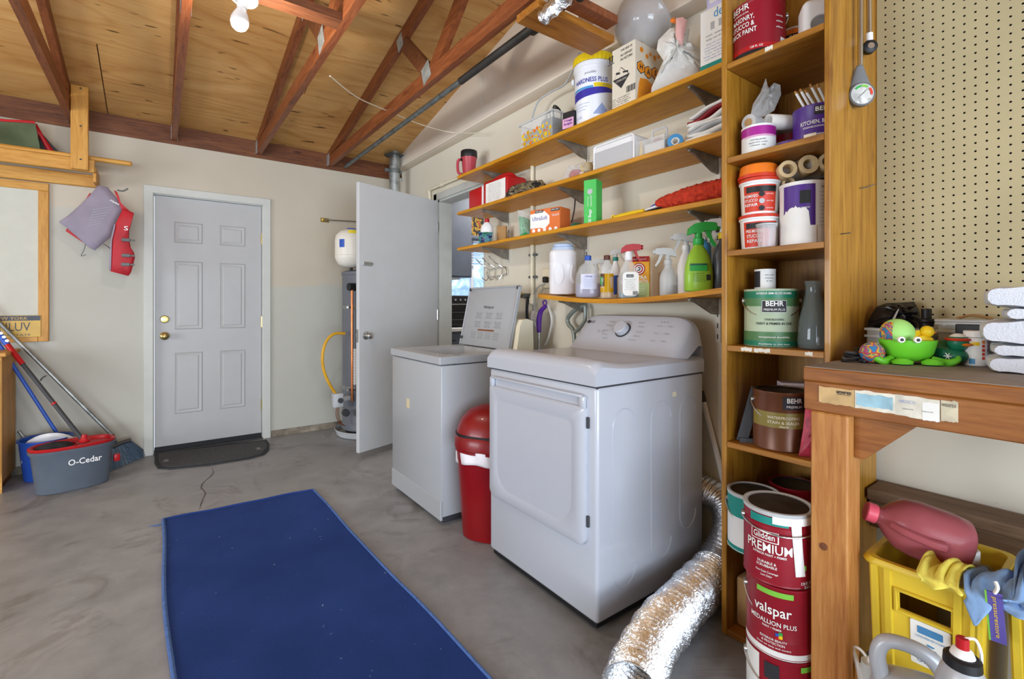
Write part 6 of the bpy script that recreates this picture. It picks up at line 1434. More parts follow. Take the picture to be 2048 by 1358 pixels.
# S4
z0 = UZ[3]
T = can('paint_can','green and silver gallon paint can with wire handle',uput(1542,1.765,z0),.088,.200,'leaf_pale',-58,bands=((-110,110,.84,.985,'emerald'),(-110,110,.70,.84,'leaf_mid'),(-110,110,.10,.26,'leaf_mid'),(-110,110,.01,.10,'emerald')),
   texts=(('INTERIOR SEMI-GLOSS ENAMEL',.010,.92,0,'paper',.115),('STAIN-BLOCKING',.010,.47,0,'ink',.06),('PAINT & PRIMER IN ONE',.012,.40,0,'ink',.115),('exceptional durability',.008,.17,0,'paper',.10),('Available in tint base',.007,.05,0,'paper',.10)),lid='tin',bail=(35,1))
wrap('brand_plate','lt_grey',-26,26,.118,.160,T,r=.0879,n=8); wrap('brand_plate','ink',-24.5,24.5,.120,.158,T,r=.0882,n=8)
text('BEHR',.024,'paper',T,r=.0885,z=.148,width=.055,bold=.02); text('PREMIUM PLUS',.011,'paper',T,r=.0885,z=.128,width=.065)
T = can('paint_can','little white and black sample can on the green can',(1.765,yx(1530,1.765),z0+.2015),.035,.072,'label_white',-55,bands=((-100,-35,.1,.9,'ink'),),texts=(('mix well',.007,.7,15,'ink_grey',.03),('dries fast',.007,.55,15,'ink_grey',.03),('8 OZ',.007,.4,15,'ink_grey',.02)),lid='lid_dark')
for label, u, x, r_, h, tint in (('clear glass carafe with flared lip beside the green can',1627,1.715,.046,.222,'glass_smoke'),('rounded glass vase behind the carafe on the unit shelf',1606,1.935,.055,.20,'glass_smoke')):
    T = thing('glass_vase',label,'vase',uput(u,x,z0),-50)
    prf = [(.8,0),(.95,.02),(1,.12),(.92,.4),(.66,.65),(.52,.8),(.50,.9),(.58,1)] if u == 1627 else [(.7,0),(.9,.05),(1,.3),(.92,.55),(.6,.8),(.55,.88),(.8,1)]
    out = [(a*r_,c*h) for a,c in prf]; b = MB(); b.lathe(out+[(a-.003,max(c,.006)) for a,c in reversed(out)]+[(0,.006)],36); b.build('glass',tint,T,60)
# S5
z0 = UZ[4]
T = can('paint_can','brown metallic wood stain can with wire handle',uput(1560,1.745,z0),.086,.198,'brown_can',-58,bands=((-80,80,.40,.66,'gold_olive'),),texts=(('WATERPROOFING',.013,.57,0,'cream',.10),('STAIN & SEALER',.013,.49,0,'cream',.10),('deck',.010,.43,0,'cream',.03)),lid='lid_dark',bail=(38,1))
wrap('brand_plate','ink',-2,48,.142,.185,T,r=.0856,n=8); text('BEHR',.022,'paper',T,r=.0860,z=.172,ang=R(22),width=.05,bold=.02); text('PREMIUM',.011,'paper',T,r=.0860,z=.152,ang=R(22),width=.05)
T = thing('plaster_trowel','black plaster trowel standing against the brown can','trowel',uput(1497,1.70,z0+.09),-55)
b = MB(); b.box(-.018,.018,-.002,.002,-.09,.11,0,Matrix.Rotation(R(14),4,'Y')); b.build('blade','dark_grey',T); b = MB(); b.box(-.03,.02,-.01,.01,-.0905,-.075); b.build('foot','dark_grey',T)
mat('dot_box','e6d4d8',.7); mat('dot_pink','c86a94',.6); mat('dot_gold','b39a4a',.5)
T = thing('polka_dot_box','pale pink gift box with pink and gold dots','box',uput(1600,1.91,z0),-52)
slab(T,'box','dot_box',-.07,.07,-.03,.03,0,.205,.002); rnd = random.Random(12)
for k in range(9):
    x, zz, r_ = -.055+.055*(k%3), .20-.03*(k//3)-.012*(k%2), .012
    b = MB(); b.cyl((x,-.030,zz-.015),(x,-.031,zz-.015),r_,n=16); b.build('dot',rnd.choice(['dot_pink','dot_gold']),T)
mat('bag_red_film','b3364a',.25,var=.2,sc=30,coat=.5)
T = thing('red_wrapped_bundle','red plastic wrapped bundle beside the brown can','bundle',uput(1614,1.69,z0),-50)
pouch('wrap','bag_red_film',T,densify([(-.025,0),(.05,.0),(.06,.10),(.04,.185),(.012,.20),(-.006,.15),(-.012,.08)],4),.035,amp=.006,seed=10)
T = thing('dark_rag','small dark rag lying at the left of the brown can','rag',uput(1496,1.72,z0),-50); pouch('cloth','black',T,densify([(-.03,0),(.03,0),(.035,.012),(.0,.02),(-.03,.014)],3),.03,amp=.003)
# S6
z0 = UZ[5]
T = can('paint_can','white labelled can with teal bands and paint splattered lid',uput(1507,1.675,z0),.084,.196,'label_white',-62,bands=((-120,120,.60,.97,'teal'),(-120,120,.0,.09,'teal')),texts=(('deep base',.009,.35,20,'ink_grey',.05),),lid='lid_dark',bail=(40,1),lid_dirty='lt_grey')
can('paint_can','dark red can pushed to the back of the low shelf',uput(1586,1.86,z0),.078,.196,'maroon',-55,lid='lid_dark')
# stack before the unit
gx, gy = P(1556, 610, x=1.475).x, yx(1556,1.475)
sr, sh = .0925, .199
T = can('paint_can','red can with dark lid and white drips topping the floor stack',(gx,gy,2*sh+.002),sr,.205,'maroon',-54,bands=((-120,120,.03,.80,'maroon'),(55,90,.06,.45,'label_white')),texts=(('PREMIUM',.036,.50,-28,'paper',.125),('INTERIOR PAINT + PRIMER',.009,.41,-26,'paper',.09),('DURABLE &',.010,.30,-30,'paper',.05),('SCRUBBABLE',.010,.25,-30,'paper',.055),('One Coat Coverage',.008,.17,-30,'paper',.06),('Low Odor',.008,.12,-30,'paper',.03),('124 FL OZ',.012,.08,38,'paper',.04),('3.66 L',.012,.03,40,'paper',.025)),lid='lid_dark',bail=(8,1),lid_dirty='lt_grey')
b = MB(); a0 = R(-36); 
def oval(m, kx, kz, nm, dr):
    b = MB(); n = 28; pts = [(R(-34)+kx*math.cos(6.283*i/n), .135+kz*math.sin(6.283*i/n)) for i in range(n)]; rr = sr*.985+dr
    b.add([(rr*math.sin(a),-rr*math.cos(a),zz) for a,zz in pts],[tuple(range(n))]); b.build(nm,m,T)
wrap('oval_badge','paper',-58,-10,.120,.151,T,r=sr*.985+.0012,n=8); wrap('oval_badge','maroon',-56,-12,.1225,.1485,T,r=sr*.985+.0018,n=8)
text('Glidden',.024,'paper',T,r=sr*.985+.0022,z=.1355,ang=R(-34),width=.058,bold=.01)
b = MB(); pts = [(8,.19),(24,.19),(25,.12),(30,.06),(24,.035),(20,.045),(16,.075),(17,.12),(9,.15)]
b.grid(lambda i,j: (lambda a,zz: ((sr*.985+.0024)*math.sin(a),-(sr*.985+.0024)*math.cos(a),zz))(R(8+(18-6*j*(1-j))*i+8*j), .192-.155*j), 4, 10); b.build('paint_drip','paint_white',T)
wrap('paint_smear','teal',-60,5,.170,.192,T,r=sr*.985+.0021,n=8); wrap('paint_smear','paint_white',-20,60,.176,.197,T,r=sr*.985+.0026,n=8); wrap('green_seal','lime_flash',26,36,.052,.066,T,r=sr*.985+.0021,n=3)
for k, (lab, zz) in enumerate((('middle dark red can of the floor stack with wire handle hanging',sh+.001),('bottom dark red and white can of the floor stack',.0))):
    T = can('paint_can',lab,(gx+.004,gy-.006,zz),sr,sh-.001,'maroon',-54,bands=((-120,120,.03,.24,'maroon') if k == 0 else (-120,-48,.0,1,'label_white'),(-120,120,0,.10,'label_white'),(62,100,.04,.75,'label_white')),
       texts=(('valspar',.040,.66 if k == 0 else .30,-26 if k == 0 else 22,'paper',.10),('MEDALLION PLUS',.018,.48 if k == 0 else .13,-26 if k == 0 else 22,'paper',.125),('PAINT + PRIMER',.008,.41,-26,'paper',.05),('EXTERIOR BEAUTY',.009,.25,-24,'paper',.07),('& PROTECTION',.009,.20,-24,'paper',.06),('Goes on easy and covers',.007,.15,-24,'paper',.09)),lid='tin',bail=(50,1) if k == 0 else (30,1))
    wrap('green_flash','lime_flash',-52 if k == 0 else 20,8 if k == 0 else 60,.172,.187,T,r=sr*.985+.0018,n=8)
    if k == 0:
        for q,(m_,a,zz2) in enumerate((('blue',-20,.066),('yellow',-15,.062),('red',-20,.058),('green',-15,.070))): wrap('colour_cube',m_,a,a+6,zz2-.004,zz2+.006,T,r=sr*.985+.0022,n=2)
    else: wrap('black_spot','ink',-38,-14,.135,.180,T,r=sr*.985+.0018,n=5)
b = MB(); b.rbox(1.70,1.83,.84,.925,.0235,.20,.01,2); tag(b.build('wood_offcut','kraft'),'pale wood offcut standing in the bottom of the unit','offcut')
b = MB(); b.lathe([(.0,-.03),(.03,-.022),(.04,0),(.03,.022),(0,.03)],20,0,Matrix.Translation((1.86,1.0,.19))); tag(b.build('blue_rag','blue'),'blue rag wedged between hose and shelf unit','rag')
# ============================================================ pegboard
mat('peg','b8ab85',.6,var=.04,sc=3); mat('peg_dark','1b1712',.9,var=0)
py1, py0, pz0, pz1 = .596, -.12, 1.06, 2.50; pit = .0254
def pegboard():
    b = MB(); ny = int((py1-py0-.02)/pit); nz = int((pz1-pz0-.02)/pit); xf, xb, r_ = 2.038, 2.044, .0032
    y_s = py1-.012-ny*pit; z_s = pz0+.01
    for i in range(ny):
        for j in range(nz):
            c_y, c_z = y_s+(i+.5)*pit, z_s+(j+.5)*pit; h = pit/2
            sq = [(h,0),(h,h),(0,h),(-h,h),(-h,0),(-h,-h),(0,-h),(h,-h)]
            oc = [(r_*math.cos(.7854*k), r_*math.sin(.7854*k)) for k in range(8)]
            vs = [(xf,c_y+a,c_z+c) for a,c in sq]+[(xf,c_y+a,c_z+c) for a,c in oc]+[(xb,c_y+a,c_z+c) for a,c in oc]
            b.add(vs,[(k,(k+1)%8,8+(k+1)%8,8+k) for k in range(8)])
            b.add([],[]); base = len(b.v)-24
            b.f += [(base+8+k,base+8+(k+1)%8,base+16+(k+1)%8,base+16+k) for k in range(8)]; b.m += [1]*8
            b.f.append(tuple(base+16+k for k in range(8))); b.m.append(1)
    y1_ = y_s+ny*pit; z1_ = z_s+nz*pit
    for ya,yb,za,zb in ((y1_,py1,pz0,pz1),(py0,y_s,pz0,pz1),(y_s,y1_,pz0,z_s),(y_s,y1_,z1_,pz1)): b.box(xf,xb,ya,yb,za,zb)
    o = b.build('pegboard',['peg','peg_dark']); return tag(o,'tan pegboard with rows of small holes above the workbench','pegboard')
pegboard()
b = MB(); b.box(2.0385,X_R-.001,py1-.004,py1+.0025,pz0,2.5); struct(b.build('trim_10','unit_wood'),'thin wooden batten along the pegboard edge','batten')
# ============================================================ tyre inflator hose and gauge on the unit side
gx_ = P(1722,610,y=.575).x; gz = zv(190,gx_,.575)
T = thing('air_gauge','grey air pressure gauge with braided hose hanging on the unit','gauge',(gx_,.575,gz))
Fw = Matrix.Rotation(R(-48),4,'Z')
b = MB(); b.lathe([(.036,-.010),(.038,-.006),(.038,.008),(.034,.012),(.033,.009)],32,0,Fw @ Matrix.Rotation(R(90),4,'X'),caps=False); b.build('bezel','mid_grey',T)
b = MB(); b.lathe([(.0,.0095),(.033,.0095)],32,0,Fw @ Matrix.Rotation(R(90),4,'X')); b.build('dial_face','paper',T)
for a0_,a1_,m_ in ((100,140,'green'),(55,95,'lime_flash'),(-10,40,'dap_red')):
    b = MB(); n = 6; vs = []
    for k in range(n+1):
        a = R(a0_+(a1_-a0_)*k/n); vs += [(.022*math.cos(a),-.0108,.022*math.sin(a)),(.029*math.cos(a),-.0108,.029*math.sin(a))]
    b.add(vs,[(2*k,2*k+1,2*k+3,2*k+2) for k in range(n)],0,Fw); b.build('dial_arc',m_,T)
b = MB(); b.prism([(-.002,-.001),(-.017,-.017),(.019,.020),(.002,.001)],-.0118,-.0112,'y',M=Fw); b.build('needle','ink',T)
b = MB(); b.tube([(0,0,.10),(0,0,.06),(0,0,.02),(0,0,-.02)],[.008,.022,.036,.030],16,smooth=4,M=Fw @ Matrix.Translation((0,.008,0)) @ Matrix.Diagonal((1,.42,1,1))); b.build('body','mid_grey',T)
b = MB(); b.cyl((0,.002,.095),(-.004,.002,.62),.0075,n=12); h_ = b.build('braided_hose','steel',T)
b = MB(); b.prism([(-.034,.02),(-.05,-.05),(-.042,-.055),(-.02,-.02)],.004,.010,'y',M=Fw); b.build('trigger_lever','galv_dark',T)
gx2 = P(1737,610,y=.58).x; gz2 = zv(95,gx2,.58)
T = thing('air_chuck','braided air line ending in a black chuck beside the gauge','air chuck',(gx2,.578,gz2))
b = MB(); b.lathe([(.0,-.012),(.020,-.012),(.022,-.008),(.022,.008),(.016,.012),(.008,.013)],20,0,Fw @ Matrix.Rotation(R(90),4,'X')); b.build('chuck','black',T)
b = MB(); b.lathe([(.010,.0132),(.004,.0134),(0,.013)],14,0,Fw @ Matrix.Rotation(R(90),4,'X')); b.build('valve_port','steel',T)
b = MB(); b.cyl((0,.0,.02),(-.002,.0,.045),.011,n=12); b.build('white_collar','white',T)
b = MB(); b.tube([(-.002,0,.045),(-.006,0,.18),(-.020,0,.40),(-.03,0,.55)],.0075,10,smooth=4); b.build('braided_hose','steel',T)
b = MB(); p = P(1682,468,y=.598); b.cyl(p,p+Vector((-.006,-.028,.0)),.0018,n=8); tag(b.build('nail','galv_dark'),'bent nail sticking out of the unit side','nail')
b = MB(); p = P(1722,376,y=.594); b.tube([p,P(1736,374,y=.590),P(1750,368,y=.585)],.0016,6); tag(b.build('wire_bit','galv_dark'),'short wire hooked on the unit side by the pegboard','wire')
# ============================================================ workbench
BX, BZ = 1.427, 1.022
T = thing('workbench','rustic wooden workbench with worn label strips on its apron','workbench',(BX,.586,0))
b = MB(); b.rbox(0,2.055-BX,-1.2,0,BZ-.038,BZ-.002,.003,1); tb = b.build('top','bench_wood',T)
b = MB(); b.box(.004,2.053-BX,-1.198,-.003,BZ-.0022,BZ); b.build('top_surface','bench_top',T)
b = MB(); b.rbox(.002,.040,-1.2,-.001,BZ-.118,BZ-.0385,.003,1); b.build('apron','bench_wood',T)
b = MB(); b.rbox(.002,.088,-.106,-.018,0,BZ-.119,.004,1); b.build('leg','leg_wood',T)
b = MB(); b.rbox(.002,.088,-1.18,-1.09,0,BZ-.119,.004,1); b.build('leg','leg_wood',T)
b = MB(); b.prism([(-.107,BZ-.04),(-.107,BZ-.23),(-.125,BZ-.235),(-.30,BZ-.06),(-.30,BZ-.04)],.042,.080,'x'); b.build('brace','bench_wood',T)
b = MB(); b.cyl((.002,-.050,.545),(.0006,-.050,.545),.010,n=12); b.build('knot','beam_dark',T)
mat('sticker_tan','c9a876',.75,var=.12,sc=20); mat('sticker_white','ddd8c8',.8,var=.1,sc=25); mat('sticker_blue','9cc3d2',.7,var=.15,sc=18); mat('sticker_worn','c9bfa6',.85,var=.15,sc=25)
def strip(ua,ub,va,vb,m,nm,seed,d=.0):
    rd = random.Random(seed); ya, yb = yx(ua,BX)-.586, yx(ub,BX)-.586; n = 8
    z1, z0 = va, vb
    pl = [(ya+(yb-ya)*i/n, z1-.003*rd.random()) for i in range(n+1)]+[(yb+(ya-yb)*i/n, z0+.003*rd.random()) for i in range(n+1)]
    b = MB(); b.prism(pl,-.0008-d,.0025,'x'); return b.build(nm,m,T)
strip(1638,1709,BZ-.048,BZ-.094,'sticker_tan','paper_strip',1); strip(1710,1790,BZ-.046,BZ-.096,'sticker_white','paper_strip',2); strip(1713,1786,BZ-.054,BZ-.088,'sticker_blue','blue_print',3,.0004); strip(1790,1880,BZ-.046,BZ-.098,'sticker_white','paper_strip',4); strip(1882,1916,BZ-.045,BZ-.095,'sticker_worn','paper_strip',5); strip(1845,1878,BZ-.055,BZ-.10,'paper','torn_patch',6,.0004)
Fx = Matrix.Rotation(R(-90),4,'Z')
def bt(s_,size,u,zz,m,wd,bold=.0): text(s_,size,m,T,Matrix.Translation((.0005,yx(u,BX)-.586,zz)) @ Fx,width=wd,bold=bold,eps=.002)
bt('amerex',.013,1688,BZ-.058,'ink',.034,.03); bt('quality product',.006,1688,BZ-.064,'ink',.03); bt('MATICO',.011,1815,BZ-.062,'lav',.03); bt('WENTEX',.010,1898,BZ-.058,'ink',.025)
b = MB(); b.box(.0,.0015,yx(1641,BX)-.586,yx(1702,BX)-.586,BZ-.072,BZ-.068); b.build('black_rule','ink',T)
for u in (1816,1855): bt('inspected',.006,u,BZ-.078,'ink_grey',.02)
b = MB(); b.box(BX+.0,BX+.001,0,0.001,0,.001)
b = MB(); b.rbox(1.925,2.055,-.6,.592,.535,.572,.003,1); b.rbox(1.945,2.055,-.6,.592,.44,.5345,.003,1); tag(b.build('wall_ledger','ledge_wood'),'dusty wooden ledger beam on the wall under the bench','beam')
# ------------------------------------------------------------ things on the bench
def bput(u, v, dz=0): p = P(u,v,z=BZ); return (p.x,p.y,BZ+.0005+dz)
T = thing('cable_coil','tangled coil of black cable on the bench corner','cable',bput(1722,722),0); rnd = random.Random(5)
for k in range(5):
    b = MB(); a0_ = rnd.uniform(0,6); pts = []
    for q in range(22):
        a = a0_+q*.42; r_ = .045+.018*math.sin(q*.7+k); pts.append((r_*1.15*math.cos(a)+.01*k-.02, r_*.55*math.sin(a), .006+.006*k+.003*math.sin(q)))
    b.tube(pts,.0042,8,smooth=2); b.build('loop','char' if k%2 else 'black',T)
b = MB(); b.rbox(-.06,-.02,-.03,-.012,0,.012,.003,1); b.build('plug','black',T)
def m_print(nm):
    t = NT(nm); t.set(.8); t.color(t.ramp(t.noise(t.coord(),60,1,.3,.5),[(.36,'2f7fb0'),(.45,'c2303c'),(.52,'e8c33a'),(.58,'3d8f7a'),(.66,'b34a80')]))
m_print('ball_print')
for lab,u,v,x,r_ in (('colorful printed ball beside the cable coil',1744,700,1.66,.030),):
    y = yx(u,x); T = thing('printed_ball',lab,'ball',(x,y,BZ+r_+.001)); b = MB(); b.lathe([(r_*math.sin(math.pi*k/14),-r_*math.cos(math.pi*k/14)) for k in range(15)],24,sx=1.15); b.build('ball','ball_print',T,80)
    b = MB(); b.tube([(r_*1.17*math.cos(6.283*k/20),r_*1.02*math.sin(6.283*k/20),0) for k in range(21)],.0012,6); b.build('seam','dap_red',T)
mat('frog_green','6fce2f',.4,var=.02); mat('ball_lime','a5dd7a',.6,var=.03); mat('eye_white','f3f0e6',.3,var=0)
fp0 = P(1815,718,z=BZ); fx_, fy_ = 1.735, yx(1815,1.735)
T = thing('frog_bowl','lime green frog shaped bowl with round eyes','bowl',(fx_,fy_,BZ+.0005),-52)
r_ = .068
b = MB(); b.lathe([(.030,.008),(.045,.010),(.060,.030),(.068,.062),(.069,.068),(.065,.068),(.057,.032),(.042,.014),(0,.013)],36,sx=1.0,sy=.8); b.build('bowl','frog_green',T,60)
for s_ in (-1,1):
    b = MB(); b.lathe([(.0,0),(.022,.003),(.024,.010),(.012,.018),(0,.019)],20,0,Matrix.Translation((s_*.035,-.052,.0)),sx=1.1,sy=.7); b.build('foot','frog_green',T)
    b = MB(); b.tube([(s_*.05,-.02,.012),(s_*.075,-.04,.008),(s_*.095,-.045,.016),(s_*.10,-.04,.026)],[.012,.010,.008,.004],10,smooth=5); b.build('leg','frog_green',T)
    ey = Matrix.Translation((s_*.019-.022,-.060,.071)) @ Matrix.Rotation(R(90),4,'X')
    b = MB(); b.lathe([(.009,-.004),(.0095,.0),(.008,.003),(0,.004)],18,0,ey); e_ = b.build('eye','eye_white',T); b = MB(); b.lathe([(.0045,.0035),(.004,.0055),(0,.006)],12,0,ey); b.build('pupil','black',e_)
T = thing('lime_ball','pale green ball with printed patch sitting in the frog bowl','ball',(fx_-.008,fy_+.022,BZ+.086),-52); r_ = .042
b = MB(); b.lathe([(r_*math.sin(math.pi*k/16),-r_*math.cos(math.pi*k/16)) for k in range(17)],28); b.build('ball','ball_lime',T,80)
b = MB(); b.grid(lambda i,j: (lambda a,p_: ((r_+.0006)*math.cos(p_)*math.sin(a),-(r_+.0006)*math.cos(p_)*math.cos(a),(r_+.0006)*math.sin(p_)))(R(-100+62*i),R(-50+100*j)),8,8); b.build('printed_patch','ball_print',T,80)
def duck(name,label,loc,rz,s,mb,mh,beak,extra=None):
    T = thing(name,label,'toy duck',loc,rz)
    def bf(i,j):
        a = 6.283*i; p_ = -math.pi/2+math.pi*j; c_ = math.cos(p_); zz = math.sin(p_)
        tail = max(0,-math.cos(a))**3*max(0,zz+.3)*.5
        return (s*(1.0*c_*math.cos(a)-tail*.25), s*.72*c_*math.sin(a), max(0,s*(.55+.55*zz+tail*.7)))
    b = MB(); b.grid(bf,28,14,closed_u=True); b.build('body',mb,T,80)
    hx_ = s*.48
    b = MB(); b.lathe([(s*.55*math.sin(math.pi*k/14),-s*.55*math.cos(math.pi*k/14)) for k in range(15)],24,0,Matrix.Translation((hx_,0,s*1.42))); h_ = b.build('head',mh,T,80)
    b = MB(); b.lathe([(0,-s*.12),(s*.26,-.03*s),(s*.28,0),(s*.2,s*.08),(0,s*.12)],16,0,Matrix.Translation((hx_+s*.5,0,s*1.30)),sy=1.1); b.build('beak',beak,T,80)
    for q in (-1,1):
        b = MB(); b.lathe([(0,-.09*s),(.09*s,0),(0,.09*s)],10,0,Matrix.Translation((hx_+s*.40,q*s*.28,s*1.58))); b.build('eye','black',h_)
        b = MB(); b.lathe([(.38*s*math.sin(math.pi*k/8),-.38*s*math.cos(math.pi*k/8)) for k in range(9)],16,0,Matrix.Translation((-s*.2,q*s*.60,s*.70)),sy=.35,sx=1.3); b.build('wing',mb,T,80)
    return T
duck('rubber_duck','yellow rubber duck sitting in the frog bowl',(fx_+.012,fy_-.028,BZ+.050),-48,.030,'yellow','yellow','orange')
T = duck('rubber_duck','dark green toy duck with red goggles and a snowflake',bput(1900,728),-118,.044,'emerald','emerald','orange')
b = MB(); hh = .044; b.tube([(hh*.48+hh*.56*math.cos(a),hh*.56*math.sin(a),hh*1.62) for a in [6.283*k/20 for k in range(21)]],.004,8); b.build('goggle_strap','dap_red',T)
b = MB(); b.lathe([(hh*.56*math.sin(math.pi*k/14),hh*.56*math.cos(math.pi*k/14)) for k in range(5)],24,0,Matrix.Translation((hh*.48,0,hh*1.44))); b.build('cap','white',T,80)
b = MB(); 
for k in range(6): b.tube([(hh*.45,-hh*.70,hh*.55),(hh*.45+.010*math.cos(k*1.047),-hh*.74,hh*.55+.010*math.sin(k*1.047))],.0016,5)
b.build('snowflake','white',T)
T = thing('test_strip_bottle','white pool test strip bottle with color chart','bottle',bput(1951,731),-42)
b = MB(); b.lathe([(.0235,0),(.025,.002),(.025,.074),(.023,.077)],28); b.build('body','white',T)
b = MB(); b.lathe([(.0235,.078),(.0255,.079),(.0255,.094),(.024,.096),(0,.096)],28); b.build('cap','white',T)
wrap('label_band','sky_blue',-70,-40,.005,.02,T,r=.0254,n=4); wrap('label_band','yellow',-60,-20,.056,.066,T,r=.0254,n=4)
for k in range(5):
    wrap('swatch',['dap_red','dap_red','dap_red','dap_red','orange'][k],-8,8,.018+.011*k,.026+.011*k,T,r=.0256,n=2)
    if k > 1: wrap('swatch',['violet','violet','magenta','dot_pink','dot_pink'][k],30,44,.018+.011*k,.026+.011*k,T,r=.0256,n=2)
mat('towel','d6d8e0',.95,var=.02,bump=.7,bsc=220)
tx, ty = 1.79, .174
for k,(lab,zz,h_,dx) in enumerate((('bottom folded white towel of the stack',.0,.040,.0),('second folded white towel from the bottom',.041,.030,.008),('thick third folded white towel of the stack',.072,.058,-.012),('fourth folded white towel, set back in the stack',.131,.030,.03),('top rolled white towel of the stack',.162,.052,-.004))):
    T = thing('folded_towel',lab,'towel',(tx,ty,BZ+.0005+zz),-80,'towels on the workbench')
    rd = random.Random(k); n = 24; prof = []
    def tw(i,j,h_=h_,k=k):
        a = 6.283*i; ex = .10+ .004*math.sin(3*j*6); ca, sa = math.cos(a), math.sin(a)
        q = (abs(ca)**4+abs(sa)**4)**-.25
        return (-.085+dx+ex*ca*q+.085, -.11+.22*j+.003*math.sin(9*i), h_/2+ (h_/2)*sa*q*.98 + .002*math.sin(11*i*6.28+5*j))
    def tw2(i,j): x,y,z_ = tw(i,j); e = 1-.10*abs(2*j-1)**6; return (x*1.0, y, h_/2+(z_-h_/2)*e)
    b = MB(); b.grid(tw2,40,14,closed_u=True); m_ = len(b.v)//15; b.f += [tuple(range(m_-1,-1,-1)),tuple(len(b.v)-m_+q for q in range(m_))]; b.m += [0,0]; b.build('cloth','towel',T,60)
    b = MB(); b.tube([Vector(tw2(i/24*.5+.25,.5))+Vector((-.002,0,0)) for i in range(25)],.002,6); b.build('hem_line','lt_grey',T)
def clearbox(name,label,cat,ua,ub,x0,x1,h,lid=False,m='clear_thin'):
    y1_, y0_ = yx(ua,x0), yx(ub,x0); T = thing(name,label,cat,((x0+x1)/2,(y0_+y1_)/2,BZ+.0005),-90); w_, d_ = (y1_-y0_)/2,(x1-x0)/2
    b = MB()
    for xa,xb,ya,yb in ((-w_,w_,-d_,-d_+.002),(-w_,w_,d_-.002,d_),(-w_,-w_+.002,-d_,d_),(w_-.002,w_,-d_,d_)): b.box(xa,xb,ya,yb,.002,h)
    b.box(-w_,w_,-d_,d_,0,.002); b.build('tub',m,T)
    b = MB()
    for zz in (h-.002,h-.024):
        for xa,xb,ya,yb in ((-w_-.006,w_+.006,-d_-.006,-d_-.0005),(-w_-.006,-w_-.0005,-d_,d_),(w_+.0005,w_+.006,-d_,d_)): b.box(xa,xb,ya,yb,zz-.004,zz+.003)
    b.build('rim','frost',T); return T, w_, d_
T,w_,d_ = clearbox('clear_bin','clear plastic bin of odds and ends beside the unit','bin',1734,1858,1.86,2.02,.092)
slab(T,'white_item','white',-w_*.8,-w_*.1,-d_*.6,d_*.5,.004,.05,.005); slab(T,'red_card','dap_red',-w_*.4,-w_*.2,-d_*.95,-d_*.9,.02,.06,.001); slab(T,'pale_item','pale_blue',.0,w_*.8,-d_*.7,d_*.6,.004,.06,.008)
b = MB(); b.tube([(-w_*.7,-.02,.07),(-w_*.45,-.02,.095),(-w_*.2,-.02,.09),(-w_*.3,-.02,.06)],.010,8,smooth=4); b.build('cream_cord','cream',T)
T = thing('plastic_knife','translucent plastic scoop sticking up from the clear bin','scoop',(1.88,yx(1780,1.88),BZ+.05),-60)
b = MB(); b.tube([(-.02,0,.0),(.0,0,.05),(.022,0,.105)],[.006,.011,.004],8,smooth=4,flat=.35); b.build('blade','frost',T)
T = thing('black_bag','crumpled black plastic bag behind the clear bin','bag',(1.965,yx(1790,1.965),BZ+.093),-52); mat('black_film','16161a',.28,var=0)
ms = mpp(1.965,yx(1790,1.965)); pts = [((u-1790)*ms,max(0,(642-v)*ms)) for u,v in ((1742,642),(1745,625),(1758,600),(1775,593),(1800,592),(1822,590),(1830,605),(1833,625),(1828,642))]
pouch('film','black_film',T,densify(pts,4),.04,amp=.008,seed=7)
T,w_,d_ = clearbox('storage_box','clear lidded storage box with dark contents behind the towels','storage box',1876,2010,1.88,2.03,.115)
mat('slate','4a5560',.7); slab(T,'dark_contents','slate',-w_*.9,w_*.9,-d_*.85,d_*.85,.004,.095,.01,2); slab(T,'lid','frost',-w_-.008,w_+.008,-d_-.008,d_+.008,.116,.126,.003); slab(T,'latch','black',-.03,.03,-d_-.012,-d_-.0085,.085,.112,.002)
b = MB(); b.tube([(-w_*.6,0,.1265),(-w_*.1,0,.137),(w_*.5,0,.1265)],.008,8,smooth=4,flat=.5); b.build('lid_clutter','kraft',T)
T = thing('black_cap_bottle','small black capped bottle standing behind the toy ducks','bottle',(1.95,yx(1853,1.95),BZ+.0005),-45)
b = MB(); b.lathe([(.016,0),(.018,.003),(.018,.11),(.022,.115),(.022,.122),(.013,.126),(.013,.155),(0,.157)],20); b.build('body','black',T); wrap('label','white',-60,60,.05,.10,T,r=.0185,n=8)
